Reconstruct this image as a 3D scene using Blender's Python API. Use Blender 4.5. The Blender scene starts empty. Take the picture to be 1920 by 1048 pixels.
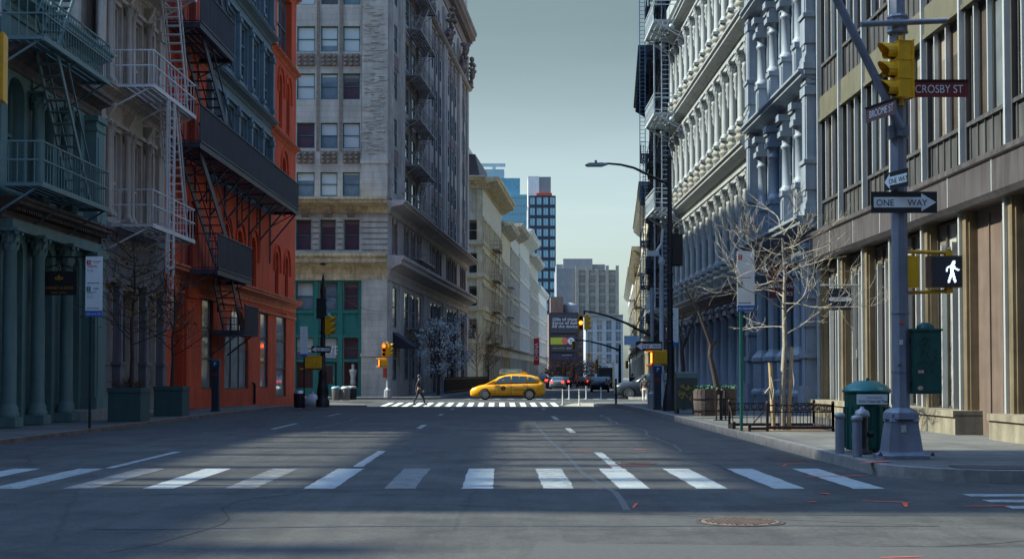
import bpy, bmesh, math, random
from mathutils import Vector, Matrix
R = math.radians
SC = bpy.context.scene
COL = SC.collection
rnd = random.Random(7)

# ------------------------------------------------------------------ camera, sky, sun, exposure
HC = 1.32
cam = bpy.data.cameras.new('camera'); camo = bpy.data.objects.new('camera', cam); COL.objects.link(camo)
camo.location = (0, 0, HC); camo.rotation_euler = (R(90 + 1.8), 0, 0)
cam.sensor_width = 36.0; cam.lens = 36.0 * 2667.0 / 1920.0
cam.shift_y = 94.19 / 1920.0
cam.clip_start = 0.1; cam.clip_end = 6000
SC.camera = camo
SUN_EL = 42.0
SUN_AZ = 1.2          # degrees the sun stands ahead of due left
w = bpy.data.worlds.new('World'); SC.world = w; w.use_nodes = True
nt = w.node_tree; nt.nodes.clear()
wo = nt.nodes.new('ShaderNodeOutputWorld'); bg = nt.nodes.new('ShaderNodeBackground')
sky = nt.nodes.new('ShaderNodeTexSky'); sky.sky_type = 'NISHITA'; sky.sun_disc = False
sky.sun_elevation = R(SUN_EL); sky.sun_rotation = R(-90 + SUN_AZ)
sky.altitude = 0; sky.air_density = 1.0; sky.dust_density = 2.2; sky.ozone_density = 1.6
hs = nt.nodes.new('ShaderNodeHueSaturation'); hs.inputs['Saturation'].default_value = 0.62
tint = nt.nodes.new('ShaderNodeMixRGB'); tint.blend_type = 'MULTIPLY'; tint.inputs[0].default_value = 1
tint.inputs[2].default_value = (0.80, 0.98, 1.0, 1)
nt.links.new(sky.outputs[0], hs.inputs['Color']); nt.links.new(hs.outputs[0], tint.inputs[1])
# the sky itself: hazy and bright at the horizon, a dull band above it, clear blue overhead
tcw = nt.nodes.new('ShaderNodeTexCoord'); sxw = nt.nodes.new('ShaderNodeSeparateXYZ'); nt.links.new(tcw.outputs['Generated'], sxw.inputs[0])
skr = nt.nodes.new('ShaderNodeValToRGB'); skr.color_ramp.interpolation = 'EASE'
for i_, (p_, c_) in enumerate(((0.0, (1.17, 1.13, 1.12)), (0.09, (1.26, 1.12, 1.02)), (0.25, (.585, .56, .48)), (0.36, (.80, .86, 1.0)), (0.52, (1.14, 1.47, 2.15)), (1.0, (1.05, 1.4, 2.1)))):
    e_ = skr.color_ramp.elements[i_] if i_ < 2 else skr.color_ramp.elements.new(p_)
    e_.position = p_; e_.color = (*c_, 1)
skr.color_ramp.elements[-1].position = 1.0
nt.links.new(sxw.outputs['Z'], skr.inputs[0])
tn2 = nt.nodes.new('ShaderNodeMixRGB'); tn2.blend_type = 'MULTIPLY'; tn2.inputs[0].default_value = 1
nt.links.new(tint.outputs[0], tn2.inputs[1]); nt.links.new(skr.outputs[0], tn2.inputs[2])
mpw = nt.nodes.new('ShaderNodeMapping'); mpw.inputs['Scale'].default_value = (2.2, 2.2, 16); nt.links.new(tcw.outputs['Generated'], mpw.inputs[0])
cln = nt.nodes.new('ShaderNodeTexNoise'); cln.inputs['Scale'].default_value = 1.6; cln.inputs['Detail'].default_value = 7; cln.inputs['Roughness'].default_value = 0.55; nt.links.new(mpw.outputs[0], cln.inputs['Vector'])
clr = nt.nodes.new('ShaderNodeValToRGB'); clr.color_ramp.elements[0].position = .45; clr.color_ramp.elements[1].position = .75; clr.color_ramp.elements[0].color = (1, 1, 1, 1); clr.color_ramp.elements[1].color = (1.08, 1.075, 1.07, 1); nt.links.new(cln.outputs['Fac'], clr.inputs[0])
tn3 = nt.nodes.new('ShaderNodeMixRGB'); tn3.blend_type = 'MULTIPLY'; tn3.inputs[0].default_value = 1; nt.links.new(tn2.outputs[0], tn3.inputs[1]); nt.links.new(clr.outputs[0], tn3.inputs[2])
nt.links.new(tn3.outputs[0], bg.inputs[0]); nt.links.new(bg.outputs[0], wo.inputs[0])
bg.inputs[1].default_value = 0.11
sl = bpy.data.lights.new('sun', 'SUN'); slo = bpy.data.objects.new('sun', sl); COL.objects.link(slo)
sl.energy = 5.0; sl.angle = R(0.53); sl.color = (1.0, 0.985, 0.80)
_v = Vector((math.cos(R(SUN_EL)) * math.cos(R(SUN_AZ)), -math.cos(R(SUN_EL)) * math.sin(R(SUN_AZ)), -math.sin(R(SUN_EL))))
slo.rotation_euler = _v.to_track_quat('-Z', 'Y').to_euler(); slo.location = (-40, 40, 60)
SC.view_settings.view_transform = 'Standard'; SC.view_settings.look = 'None'
SC.view_settings.gamma = 1.0; SC.view_settings.exposure = 0.75
SC.view_settings.use_curve_mapping = False
SC.render.engine = 'CYCLES'
SC.cycles.max_bounces = 6; SC.cycles.diffuse_bounces = 4; SC.cycles.glossy_bounces = 3
SC.cycles.caustics_reflective = False; SC.cycles.caustics_refractive = False
SC.cycles.sample_clamp_indirect = 4

# ------------------------------------------------------------------ materials
MATS = {}
def mat(name, col, rough=0.7, metal=0.0, var=0.12, scale=3.0, bump=0.0, streak=0.0, spec=0.5, emit=None, estr=0.0, stain=0.0, bscale=None):
    if name in MATS: return MATS[name]
    m = bpy.data.materials.new(name); m.use_nodes = True; t = m.node_tree; N = t.nodes; Lk = t.links
    p = N['Principled BSDF']; p.inputs['Roughness'].default_value = rough; p.inputs['Metallic'].default_value = metal
    p.inputs['Specular IOR Level'].default_value = spec
    c4 = (*col, 1)
    if var > 0 or streak > 0:
        tc = N.new('ShaderNodeTexCoord'); n = N.new('ShaderNodeTexNoise'); n.inputs['Scale'].default_value = scale
        n.inputs['Detail'].default_value = 5; n.inputs['Roughness'].default_value = 0.65
        Lk.new(tc.outputs['Object'], n.inputs['Vector'])
        r = N.new('ShaderNodeValToRGB'); r.color_ramp.elements[0].position = 0.3; r.color_ramp.elements[1].position = 0.7
        r.color_ramp.elements[0].color = (*[x * (1 - var) for x in col], 1); r.color_ramp.elements[1].color = (*[min(1, x * (1 + var)) for x in col], 1)
        Lk.new(n.outputs['Fac'], r.inputs[0]); out = r.outputs[0]
        if streak > 0:
            mp = N.new('ShaderNodeMapping'); mp.inputs['Scale'].default_value = (2.2, 2.2, 0.22); Lk.new(tc.outputs['Object'], mp.inputs[0])
            n2 = N.new('ShaderNodeTexNoise'); n2.inputs['Scale'].default_value = 2.4; n2.inputs['Detail'].default_value = 6; Lk.new(mp.outputs[0], n2.inputs['Vector'])
            r2 = N.new('ShaderNodeValToRGB'); r2.color_ramp.elements[0].position = 0.36; r2.color_ramp.elements[1].position = 0.62
            r2.color_ramp.elements[0].color = (1 - streak, 1 - streak, 1 - streak, 1); r2.color_ramp.elements[1].color = (1, 1, 1, 1)
            Lk.new(n2.outputs['Fac'], r2.inputs[0])
            mx = N.new('ShaderNodeMixRGB'); mx.blend_type = 'MULTIPLY'; mx.inputs[0].default_value = 1
            Lk.new(out, mx.inputs[1]); Lk.new(r2.outputs[0], mx.inputs[2]); out = mx.outputs[0]
        if stain > 0:
            n4 = N.new('ShaderNodeTexNoise'); n4.inputs['Scale'].default_value = 0.45; n4.inputs['Detail'].default_value = 8; n4.inputs['Roughness'].default_value = 0.7
            Lk.new(tc.outputs['Object'], n4.inputs['Vector'])
            r4 = N.new('ShaderNodeValToRGB'); r4.color_ramp.elements[0].position = 0.38; r4.color_ramp.elements[1].position = 0.6
            r4.color_ramp.elements[0].color = (1 - stain, 1 - stain * 1.05, 1 - stain * 1.1, 1); r4.color_ramp.elements[1].color = (1, 1, 1, 1)
            Lk.new(n4.outputs['Fac'], r4.inputs[0])
            mx4 = N.new('ShaderNodeMixRGB'); mx4.blend_type = 'MULTIPLY'; mx4.inputs[0].default_value = 1
            Lk.new(out, mx4.inputs[1]); Lk.new(r4.outputs[0], mx4.inputs[2]); out = mx4.outputs[0]
        Lk.new(out, p.inputs['Base Color'])
        rr = N.new('ShaderNodeMapRange'); rr.inputs[3].default_value = max(0, rough - 0.08); rr.inputs[4].default_value = min(1, rough + 0.1)
        Lk.new(n.outputs['Fac'], rr.inputs[0]); Lk.new(rr.outputs[0], p.inputs['Roughness'])
        if bump > 0:
            n3 = N.new('ShaderNodeTexNoise'); n3.inputs['Scale'].default_value = bscale or scale * 6; n3.inputs['Detail'].default_value = 6
            Lk.new(tc.outputs['Object'], n3.inputs['Vector'])
            b = N.new('ShaderNodeBump'); b.inputs['Strength'].default_value = bump; b.inputs['Distance'].default_value = 0.02
            Lk.new(n3.outputs['Fac'], b.inputs['Height']); Lk.new(b.outputs[0], p.inputs['Normal'])
    else:
        p.inputs['Base Color'].default_value = c4
    if emit:
        p.inputs['Emission Color'].default_value = (*emit, 1); p.inputs['Emission Strength'].default_value = estr
    MATS[name] = m; return m

def brickmat(name, c1, c2, mortar, sx=1.0, bw=0.22, rh=0.075, msize=0.012, rough=0.85, streak=0.25, stain=0.0, vert=True):
    """courses of brick or stone on vertical faces (object space: along the wall and up)"""
    if name in MATS: return MATS[name]
    m = bpy.data.materials.new(name); m.use_nodes = True; t = m.node_tree; N = t.nodes; Lk = t.links
    p = N['Principled BSDF']; p.inputs['Roughness'].default_value = rough
    tc = N.new('ShaderNodeTexCoord'); s = N.new('ShaderNodeSeparateXYZ'); Lk.new(tc.outputs['Object'], s.inputs[0])
    cb = N.new('ShaderNodeCombineXYZ')
    ad = N.new('ShaderNodeMath'); ad.operation = 'ADD'; Lk.new(s.outputs['X'], ad.inputs[0]); Lk.new(s.outputs['Y'], ad.inputs[1])
    if vert: Lk.new(ad.outputs[0], cb.inputs['X']); Lk.new(s.outputs['Z'], cb.inputs['Y'])
    else: Lk.new(s.outputs['X'], cb.inputs['X']); Lk.new(s.outputs['Y'], cb.inputs['Y'])
    b = N.new('ShaderNodeTexBrick'); b.inputs['Scale'].default_value = sx
    b.inputs['Brick Width'].default_value = bw; b.inputs['Row Height'].default_value = rh; b.inputs['Mortar Size'].default_value = msize
    b.inputs['Color1'].default_value = (*c1, 1); b.inputs['Color2'].default_value = (*c2, 1); b.inputs['Mortar'].default_value = (*mortar, 1)
    if not vert: b.offset = 0.0
    Lk.new(cb.outputs[0], b.inputs['Vector']); out = b.outputs['Color']
    for (sc, st, lo, hi, zs) in ((2.2, streak, 0.35, 0.65, 0.2), (0.5, stain, 0.36, 0.6, 1.0), (14.0, 0.22, 0.3, 0.7, 1.0)):
        if st <= 0: continue
        mp = N.new('ShaderNodeMapping'); mp.inputs['Scale'].default_value = (1, 1, zs); Lk.new(tc.outputs['Object'], mp.inputs[0])
        n2 = N.new('ShaderNodeTexNoise'); n2.inputs['Scale'].default_value = sc; n2.inputs['Detail'].default_value = 7; Lk.new(mp.outputs[0], n2.inputs['Vector'])
        r2 = N.new('ShaderNodeValToRGB'); r2.color_ramp.elements[0].position = lo; r2.color_ramp.elements[1].position = hi
        r2.color_ramp.elements[0].color = (1 - st, 1 - st, 1 - st, 1); r2.color_ramp.elements[1].color = (1, 1, 1, 1)
        Lk.new(n2.outputs['Fac'], r2.inputs[0]); mx = N.new('ShaderNodeMixRGB'); mx.blend_type = 'MULTIPLY'; mx.inputs[0].default_value = 1
        Lk.new(out, mx.inputs[1]); Lk.new(r2.outputs[0], mx.inputs[2]); out = mx.outputs[0]
    Lk.new(out, p.inputs['Base Color'])
    bp = N.new('ShaderNodeBump'); bp.inputs['Strength'].default_value = 0.35; bp.inputs['Distance'].default_value = 0.01; bp.invert = True
    Lk.new(b.outputs['Fac'], bp.inputs['Height']); Lk.new(bp.outputs[0], p.inputs['Normal'])
    MATS[name] = m; return m

def glassmat(name, dark, light, rough=0.06, blind=0.35, seed=0.0, spec=0.7):
    """window glass seen from outside: dark room, some panes with a pulled blind, clear reflection"""
    if name in MATS: return MATS[name]
    m = bpy.data.materials.new(name); m.use_nodes = True; t = m.node_tree; N = t.nodes; Lk = t.links
    p = N['Principled BSDF']; p.inputs['Roughness'].default_value = rough; p.inputs['Specular IOR Level'].default_value = spec
    oi = N.new('ShaderNodeObjectInfo'); tc = N.new('ShaderNodeTexCoord'); s = N.new('ShaderNodeSeparateXYZ'); Lk.new(tc.outputs['Generated'], s.inputs[0])
    # a blind pulled down to a height of its own in every window
    th = N.new('ShaderNodeMapRange'); th.inputs[3].default_value = 1.0 - blind * 1.6; th.inputs[4].default_value = 1.15; Lk.new(oi.outputs['Random'], th.inputs[0])
    gt = N.new('ShaderNodeMath'); gt.operation = 'GREATER_THAN'; Lk.new(s.outputs['Z'], gt.inputs[0]); Lk.new(th.outputs[0], gt.inputs[1])
    n = N.new('ShaderNodeTexNoise'); n.inputs['Scale'].default_value = 1.3; Lk.new(tc.outputs['Object'], n.inputs['Vector'])
    r = N.new('ShaderNodeValToRGB'); r.color_ramp.elements[0].color = (*[x * 0.45 for x in dark], 1); r.color_ramp.elements[1].color = (*[x * 1.5 for x in dark], 1); Lk.new(n.outputs['Fac'], r.inputs[0])
    mx = N.new('ShaderNodeMixRGB'); Lk.new(gt.outputs[0], mx.inputs[0]); Lk.new(r.outputs[0], mx.inputs[1]); mx.inputs[2].default_value = (*light, 1)
    Lk.new(mx.outputs[0], p.inputs['Base Color'])
    n2 = N.new('ShaderNodeTexNoise'); n2.inputs['Scale'].default_value = 0.7; Lk.new(tc.outputs['Object'], n2.inputs['Vector'])
    b = N.new('ShaderNodeBump'); b.inputs['Strength'].default_value = 0.08; b.inputs['Distance'].default_value = 0.05; Lk.new(n2.outputs['Fac'], b.inputs['Height']); Lk.new(b.outputs[0], p.inputs['Normal'])
    MATS[name] = m; return m

def asphaltmat():
    m = bpy.data.materials.new('asphalt'); m.use_nodes = True; t = m.node_tree; N = t.nodes; Lk = t.links
    p = N['Principled BSDF']; p.inputs['Roughness'].default_value = 0.8; p.inputs['Specular IOR Level'].default_value = 0.35
    tc = N.new('ShaderNodeTexCoord')
    def noise(sc, det=6, mapping=None, rough=0.6):
        n = N.new('ShaderNodeTexNoise'); n.inputs['Scale'].default_value = sc; n.inputs['Detail'].default_value = det; n.inputs['Roughness'].default_value = rough
        if mapping:
            mp = N.new('ShaderNodeMapping'); mp.inputs['Scale'].default_value = mapping; Lk.new(tc.outputs['Object'], mp.inputs[0]); Lk.new(mp.outputs[0], n.inputs['Vector'])
        else: Lk.new(tc.outputs['Object'], n.inputs['Vector'])
        return n
    def ramp(src, a, b, ca, cb):
        r = N.new('ShaderNodeValToRGB'); r.color_ramp.elements[0].position = a; r.color_ramp.elements[1].position = b
        r.color_ramp.elements[0].color = (*ca, 1); r.color_ramp.elements[1].color = (*cb, 1); Lk.new(src, r.inputs[0]); return r.outputs[0]
    def mul(a, b):
        mx = N.new('ShaderNodeMixRGB'); mx.blend_type = 'MULTIPLY'; mx.inputs[0].default_value = 1; Lk.new(a, mx.inputs[1]); Lk.new(b, mx.inputs[2]); return mx.outputs[0]
    base = ramp(noise(0.35, 6).outputs['Fac'], 0.3, 0.7, (0.066, 0.068, 0.068), (0.098, 0.098, 0.093))
    base = mul(base, ramp(noise(160, 3, None, 0.8).outputs['Fac'], 0.3, 0.75, (0.5, 0.5, 0.5), (1.45, 1.45, 1.45)))
    base = mul(base, ramp(noise(22, 5, None, 0.75).outputs['Fac'], 0.32, 0.7, (0.62, 0.62, 0.62), (1.28, 1.28, 1.28)))
    base = mul(base, ramp(noise(0.9, 9, None, 0.7).outputs['Fac'], 0.36, 0.56, (0.62, 0.62, 0.64), (1.06, 1.06, 1.05)))
    base = mul(base, ramp(noise(3.0, 6, (1.6, 0.12, 1)).outputs['Fac'], 0.33, 0.6, (0.8, 0.8, 0.82), (1.04, 1.04, 1.04)))   # tyre-worn lanes
    v = N.new('ShaderNodeTexVoronoi'); v.feature = 'DISTANCE_TO_EDGE'; v.inputs['Scale'].default_value = 0.16
    wn = noise(1.2, 4); mxv = N.new('ShaderNodeMixRGB'); mxv.inputs[0].default_value = 0.12; Lk.new(tc.outputs['Object'], mxv.inputs[1]); Lk.new(wn.outputs['Color'], mxv.inputs[2]); Lk.new(mxv.outputs[0], v.inputs['Vector'])
    base = mul(base, ramp(v.outputs['Distance'], 0.0, 0.003, (0.72, 0.72, 0.72), (1, 1, 1)))
    Lk.new(base, p.inputs['Base Color'])
    b = N.new('ShaderNodeBump'); b.inputs['Strength'].default_value = 0.5; b.inputs['Distance'].default_value = 0.008
    Lk.new(noise(120, 3).outputs['Fac'], b.inputs['Height']); Lk.new(b.outputs[0], p.inputs['Normal'])
    MATS['asphalt'] = m; return m

def paintmat(name, col, wear=0.5):
    """road paint, worn through to the asphalt in patches"""
    if name in MATS: return MATS[name]
    m = bpy.data.materials.new(name); m.use_nodes = True; t = m.node_tree; N = t.nodes; Lk = t.links
    p = N['Principled BSDF']; p.inputs['Roughness'].default_value = 0.7
    tc = N.new('ShaderNodeTexCoord')
    n = N.new('ShaderNodeTexNoise'); n.inputs['Scale'].default_value = 5.0; n.inputs['Detail'].default_value = 9; n.inputs['Roughness'].default_value = 0.75; Lk.new(tc.outputs['Object'], n.inputs['Vector'])
    n5 = N.new('ShaderNodeTexNoise'); n5.inputs['Scale'].default_value = 60.0; n5.inputs['Detail'].default_value = 4; Lk.new(tc.outputs['Object'], n5.inputs['Vector'])
    av = N.new('ShaderNodeMixRGB'); av.inputs[0].default_value = 0.38; Lk.new(n.outputs['Fac'], av.inputs[1]); Lk.new(n5.outputs['Fac'], av.inputs[2]); n = av
    r = N.new('ShaderNodeValToRGB'); r.color_ramp.elements[0].position = wear - 0.08; r.color_ramp.elements[1].position = wear + 0.05
    r.color_ramp.elements[0].color = (0.10, 0.10, 0.098, 1); r.color_ramp.elements[1].color = (*col, 1); Lk.new(n.outputs[0], r.inputs[0]); Lk.new(r.outputs[0], p.inputs['Base Color'])
    MATS[name] = m; return m

# ------------------------------------------------------------------ mesh helpers
class MB:
    def __init__(s): s.v = []; s.f = []; s.m = []; s.sm = []; s.cur = 0
    def add(s, vs, fs, smooth=False):
        o = len(s.v); s.v += [tuple(x) for x in vs]
        for f in fs: s.f.append(tuple(i + o for i in f)); s.m.append(s.cur); s.sm.append(smooth)
    def box(s, x0, x1, y0, y1, z0, z1):
        s.add([(x0, y0, z0), (x1, y0, z0), (x1, y1, z0), (x0, y1, z0), (x0, y0, z1), (x1, y0, z1), (x1, y1, z1), (x0, y1, z1)],
              [(0, 3, 2, 1), (4, 5, 6, 7), (0, 1, 5, 4), (1, 2, 6, 5), (2, 3, 7, 6), (3, 0, 4, 7)])
    def quad(s, a, b, c, d): s.add([a, b, c, d], [(0, 1, 2, 3)])
    def tube(s, p0, p1, r0, r1=None, n=8, caps=True, smooth=True):
        r1 = r0 if r1 is None else r1; p0 = Vector(p0); p1 = Vector(p1); d = (p1 - p0)
        if d.length < 1e-6: return
        d.normalize(); a = Vector((0, 0, 1)) if abs(d.z) < 0.9 else Vector((1, 0, 0)); u = d.cross(a).normalized(); w_ = d.cross(u)
        ph = math.pi / 4 if n == 4 else 0
        vs = []
        for (p, r) in ((p0, r0), (p1, r1)):
            for k in range(n):
                t = 2 * math.pi * k / n + ph; vs.append(p + u * (r * math.cos(t)) + w_ * (r * math.sin(t)))
        s.add(vs, [(k, (k + 1) % n, n + (k + 1) % n, n + k) for k in range(n)], smooth and n > 4)
        if caps: s.add(vs[:n], [tuple(range(n))]); s.add(vs[n:], [tuple(reversed(range(n)))])
    def path(s, pts, r0, r1=None, n=7):
        r1 = r0 if r1 is None else r1; k = len(pts) - 1
        for i in range(k):
            a = r0 + (r1 - r0) * i / k; b = r0 + (r1 - r0) * (i + 1) / k
            s.tube(pts[i], pts[i + 1], a, b, n, caps=(i in (0, k - 1)))
    def bar(s, p0, p1, w_, h=None): s.tube(p0, p1, w_ * 0.7071, None, 4, True, False)
    def lathe(s, c, prof, n=14, smooth=True, cap=True, ph=0.0):
        cx, cy, cz = c; vs = []
        for (r, z) in prof:
            for k in range(n):
                t = 2 * math.pi * k / n + ph; vs.append((cx + r * math.cos(t), cy + r * math.sin(t), cz + z))
        fs = []
        for i in range(len(prof) - 1):
            for k in range(n):
                fs.append((i * n + k, i * n + (k + 1) % n, (i + 1) * n + (k + 1) % n, (i + 1) * n + k))
        s.add(vs, fs, smooth)
        if cap:
            m_ = (len(prof) - 1) * n
            s.add(vs[:n], [tuple(reversed(range(n)))]); s.add(vs[m_:], [tuple(range(n))])
    def prism(s, poly, axis, a, b):
        """closed polygon extruded along an axis: axis 'x': poly (y,z); 'y': poly (x,z); 'z': poly (x,y)"""
        def P(u, v, t): return (t, u, v) if axis == 'x' else ((u, t, v) if axis == 'y' else (u, v, t))
        n = len(poly); vs = [P(u, v, a) for u, v in poly] + [P(u, v, b) for u, v in poly]
        s.add(vs, [(k, (k + 1) % n, n + (k + 1) % n, n + k) for k in range(n)] + [tuple(reversed(range(n))), tuple(range(n, 2 * n))])
    def mesh(s, name, mats):
        me = bpy.data.meshes.new(name); me.from_pydata(s.v, [], s.f)
        for m in (mats if isinstance(mats, (list, tuple)) else [mats]): me.materials.append(m)
        me.polygons.foreach_set('material_index', s.m); me.polygons.foreach_set('use_smooth', s.sm)
        bm = bmesh.new(); bm.from_mesh(me); bmesh.ops.recalc_face_normals(bm, faces=bm.faces); bm.to_mesh(me); bm.free()
        me.update(); return me
    def build(s, name, mats, parent=None, loc=(0, 0, 0), rot=(0, 0, 0)):
        o = bpy.data.objects.new(name, s.mesh(name, mats)); COL.objects.link(o)
        o.location = loc; o.rotation_euler = rot
        if parent: o.parent = parent
        return o

def tag(o, label=None, cat=None, group=None, kind=None):
    if label: o['label'] = label
    if cat: o['category'] = cat
    if group: o['group'] = group
    if kind: o['kind'] = kind
    return o
def thing(name, label, cat, loc=(0, 0, 0), rz=0.0, group=None):
    o = bpy.data.objects.new(name, None); COL.objects.link(o); o.location = loc; o.rotation_euler = (0, 0, rz); o.empty_display_size = 0.2
    return tag(o, label, cat, group)
CACHE = {}
def inst(name, key, fn, mats, parent, loc=(0, 0, 0), rot=(0, 0, 0), scale=None):
    if key not in CACHE:
        b = MB(); fn(b); CACHE[key] = b.mesh(name, mats)
    o = bpy.data.objects.new(name, CACHE[key]); COL.objects.link(o); o.parent = parent; o.location = loc; o.rotation_euler = rot
    if scale: o.scale = scale
    return o
def copytree(o, parent=None, depth=0):
    c = o.copy(); COL.objects.link(c)
    if parent: c.parent = parent
    for ch in list(o.children): copytree(ch, c, depth + 1)
    return c
def text(name, body, size, m, parent, loc, rot, ext=0.004, align='CENTER', sx=1.0, font=None):
    cu = bpy.data.curves.new(name, 'FONT'); cu.body = body; cu.size = size; cu.extrude = ext; cu.align_x = align; cu.align_y = 'CENTER'
    cu.materials.append(m); o = bpy.data.objects.new(name, cu); COL.objects.link(o); o.parent = parent; o.location = loc; o.rotation_euler = rot; o.scale = (sx, 1, 1)
    TEXTS.append(o); return o
TEXTS = []

# ------------------------------------------------------------------ the lie of the land
PROF = [(-80, 0), (45, 0), (55, -.03), (62, -.10), (70, -.27), (75, -.37), (80, -.31), (87, -.22), (92, -.30), (97, -.32), (160, -.36), (400, -.8), (900, -2.0), (4000, -8)]
def zg(d):
    for (a, za), (b, zb) in zip(PROF, PROF[1:]):
        if d <= b: return za + (zb - za) * (d - a) / (b - a)
    return PROF[-1][1]
xR = lambda d: 9.0 - .00825 * (d - 28)
xL = lambda d: -11.8 + .012 * (d - 50)
xKR = lambda d: 4.76 - .00825 * (d - 19.2)
xKL = lambda d: -9.67 + .012 * (d - 26.9)
xF = lambda d: -8.5 + .071 * (d - 97)
xG = lambda d: 10.6 + .071 * (d - 97)
F_, CX_, CY_, P_ = 2667., 960., 702. - 2667. * math.tan(R(1.8)), R(1.8)
def at(px, py, d):
    """the point seen at photo pixel (px, py) at distance d down the street"""
    a = (px - CX_) / F_; b = (CY_ - py) / F_
    ry = math.cos(P_) - b * math.sin(P_); rz = math.sin(P_) + b * math.cos(P_); t = d / ry
    return (a * t, d, HC + rz * t)
# ------------------------------------------------------------------ common materials
asphaltmat()
SIDEW = brickmat('sidewalk_concrete', (0.165, 0.166, 0.155), (0.14, 0.143, 0.136), (0.085, 0.085, 0.085), bw=1.5, rh=1.5, msize=0.012, streak=0.25, stain=0.3, vert=False)
KERB = mat('granite_kerb', (0.22, 0.21, 0.20), .8, var=.3, scale=4, bump=.3)
RUSTK = mat('weathered_kerb', (0.17, 0.125, 0.10), .85, var=.45, scale=2.2, bump=.3)
WHITEP = paintmat('worn_white_paint', (0.34, 0.37, 0.365), .475)
FADEDP = paintmat('faded_white_paint', (0.22, 0.23, 0.228), .52)
FRESHP = paintmat('fresh_white_paint', (0.36, 0.39, 0.385), .43)
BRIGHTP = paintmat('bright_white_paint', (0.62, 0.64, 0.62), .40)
ORANGEP = paintmat('orange_spray_paint', (0.80, 0.10, 0.03), .42)
TAR = mat('tar_sealant', (0.05, 0.055, 0.062), .5, var=.2)
IRON = mat('cast_iron', (0.09, 0.075, 0.065), .6, .5, var=.4, scale=8, bump=.3)
STEEL = mat('galvanised_steel', (0.30, 0.31, 0.33), .5, .35, var=.15, scale=3)
POLE = mat('grey_pole_paint', (0.20, 0.22, 0.27), .5, .1, var=.16, scale=2.5, streak=.2, bump=.05)
BLACKM = mat('black_metal', (0.012, 0.014, 0.018), .45, .2, var=.2)
DKBLUE = mat('dark_blue_grey_metal', (0.030, 0.038, 0.058), .5, .2, var=.25, scale=2, streak=.35)
YELLOW = mat('signal_yellow', (0.80, 0.42, 0.012), .42, 0, var=.12, scale=6, streak=.12)
DKLENS = mat('dark_lens', (0.02, 0.02, 0.02), .2)
RUBBER = mat('rubber', (0.015, 0.015, 0.016), .8)
DIRT = mat('soil', (0.12, 0.075, 0.045), .95, var=.5, scale=9, bump=.6)
WHITESIGN = mat('sign_white', (0.74, 0.77, 0.76), .5, var=.05, scale=2)
BLACKSIGN = mat('sign_black', (0.015, 0.015, 0.018), .5, var=.2)
REDSIGN = mat('sign_brown_red', (0.17, 0.022, 0.018), .45, var=.12)
REDP = mat('sign_red', (0.55, 0.03, 0.03), .5, var=.05)
BLUEP = mat('sign_blue', (0.03, 0.13, 0.42), .5, var=.05)
GREENP = mat('sign_green', (0.02, 0.17, 0.12), .5, var=.05)
ALUM = mat('aluminium', (0.5, 0.5, 0.5), .35, .8, var=.1)
REDLAMP = mat('red_lamp', (0.6, 0.02, 0.01), .3, emit=(1.0, 0.06, 0.01), estr=6, var=0)
ORLAMP = mat('orange_hand_lamp', (0.6, 0.1, 0.02), .3, emit=(1.0, 0.16, 0.015), estr=5, var=0)
WHLAMP = mat('white_walk_lamp', (0.8, 0.85, 0.9), .3, emit=(0.75, 0.9, 1.0), estr=1.1, var=0)
TAILL = mat('brake_lamp', (0.5, 0.01, 0.01), .25, emit=(1.0, 0.03, 0.02), estr=3.5, var=0)

# ------------------------------------------------------------------ ground, road, pavements
DST = [a for a, _ in PROF]
def sheet(name, xs, ds, dz, m, kind='structure'):
    b = MB(); nx = len(xs)
    vs = [(x, d, zg(d) + dz) for d in ds for x in xs]
    fs = [(j * nx + i, j * nx + i + 1, (j + 1) * nx + i + 1, (j + 1) * nx + i) for j in range(len(ds) - 1) for i in range(nx - 1)]
    b.add(vs, fs); return tag(b.build(name, m), kind=kind)
sheet('ground', [-3000, -400, 0, 400, 3000], DST, -0.08, mat('city_ground', (0.12, 0.12, 0.12), .9, scale=.2))
sheet('road', [-90, 0, 90], DST[:-1], 0.0, MATS['asphalt'])

def slab(name, poly, h, m, drop=0.35, label=None):
    """flat paving or paint of any plan outline, laid over the land's fall, h above it"""
    bm = bmesh.new(); vs = [bm.verts.new((x, d, 0)) for x, d in poly]; bm.faces.new(vs)
    for d0 in DST:
        bmesh.ops.bisect_plane(bm, geom=bm.verts[:] + bm.edges[:] + bm.faces[:], plane_co=(0, d0, 0), plane_no=(0, 1, 0))
    if drop > 0:
        ex = bmesh.ops.extrude_face_region(bm, geom=bm.faces[:])
        top = [g for g in ex['geom'] if isinstance(g, bmesh.types.BMVert)]; ts = set(top)
        for v in bm.verts:
            v.co.z = zg(v.co.y) + (h if v in ts else h - drop)
    else:
        for v in bm.verts: v.co.z = zg(v.co.y) + h
    bmesh.ops.recalc_face_normals(bm, faces=bm.faces)
    if drop <= 0:
        for f in bm.faces:
            if f.normal.z < 0: f.normal_flip()
    me = bpy.data.meshes.new(name); bm.to_mesh(me); bm.free(); me.materials.append(m)
    o = bpy.data.objects.new(name, me); COL.objects.link(o); tag(o, kind='structure'); return o
def arc(cx, cy, r, a0, a1, n=9): return [(cx + r * math.cos(R(a0 + (a1 - a0) * k / n)), cy + r * math.sin(R(a0 + (a1 - a0) * k / n))) for k in range(n + 1)]
def offset(path, w_):
    out = []
    for i, (x, y) in enumerate(path):
        a = path[max(0, i - 1)]; b = path[min(len(path) - 1, i + 1)]; dx, dy = b[0] - a[0], b[1] - a[1]; l = math.hypot(dx, dy)
        out.append((x - dy / l * w_, y + dx / l * w_))
    return out
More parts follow.
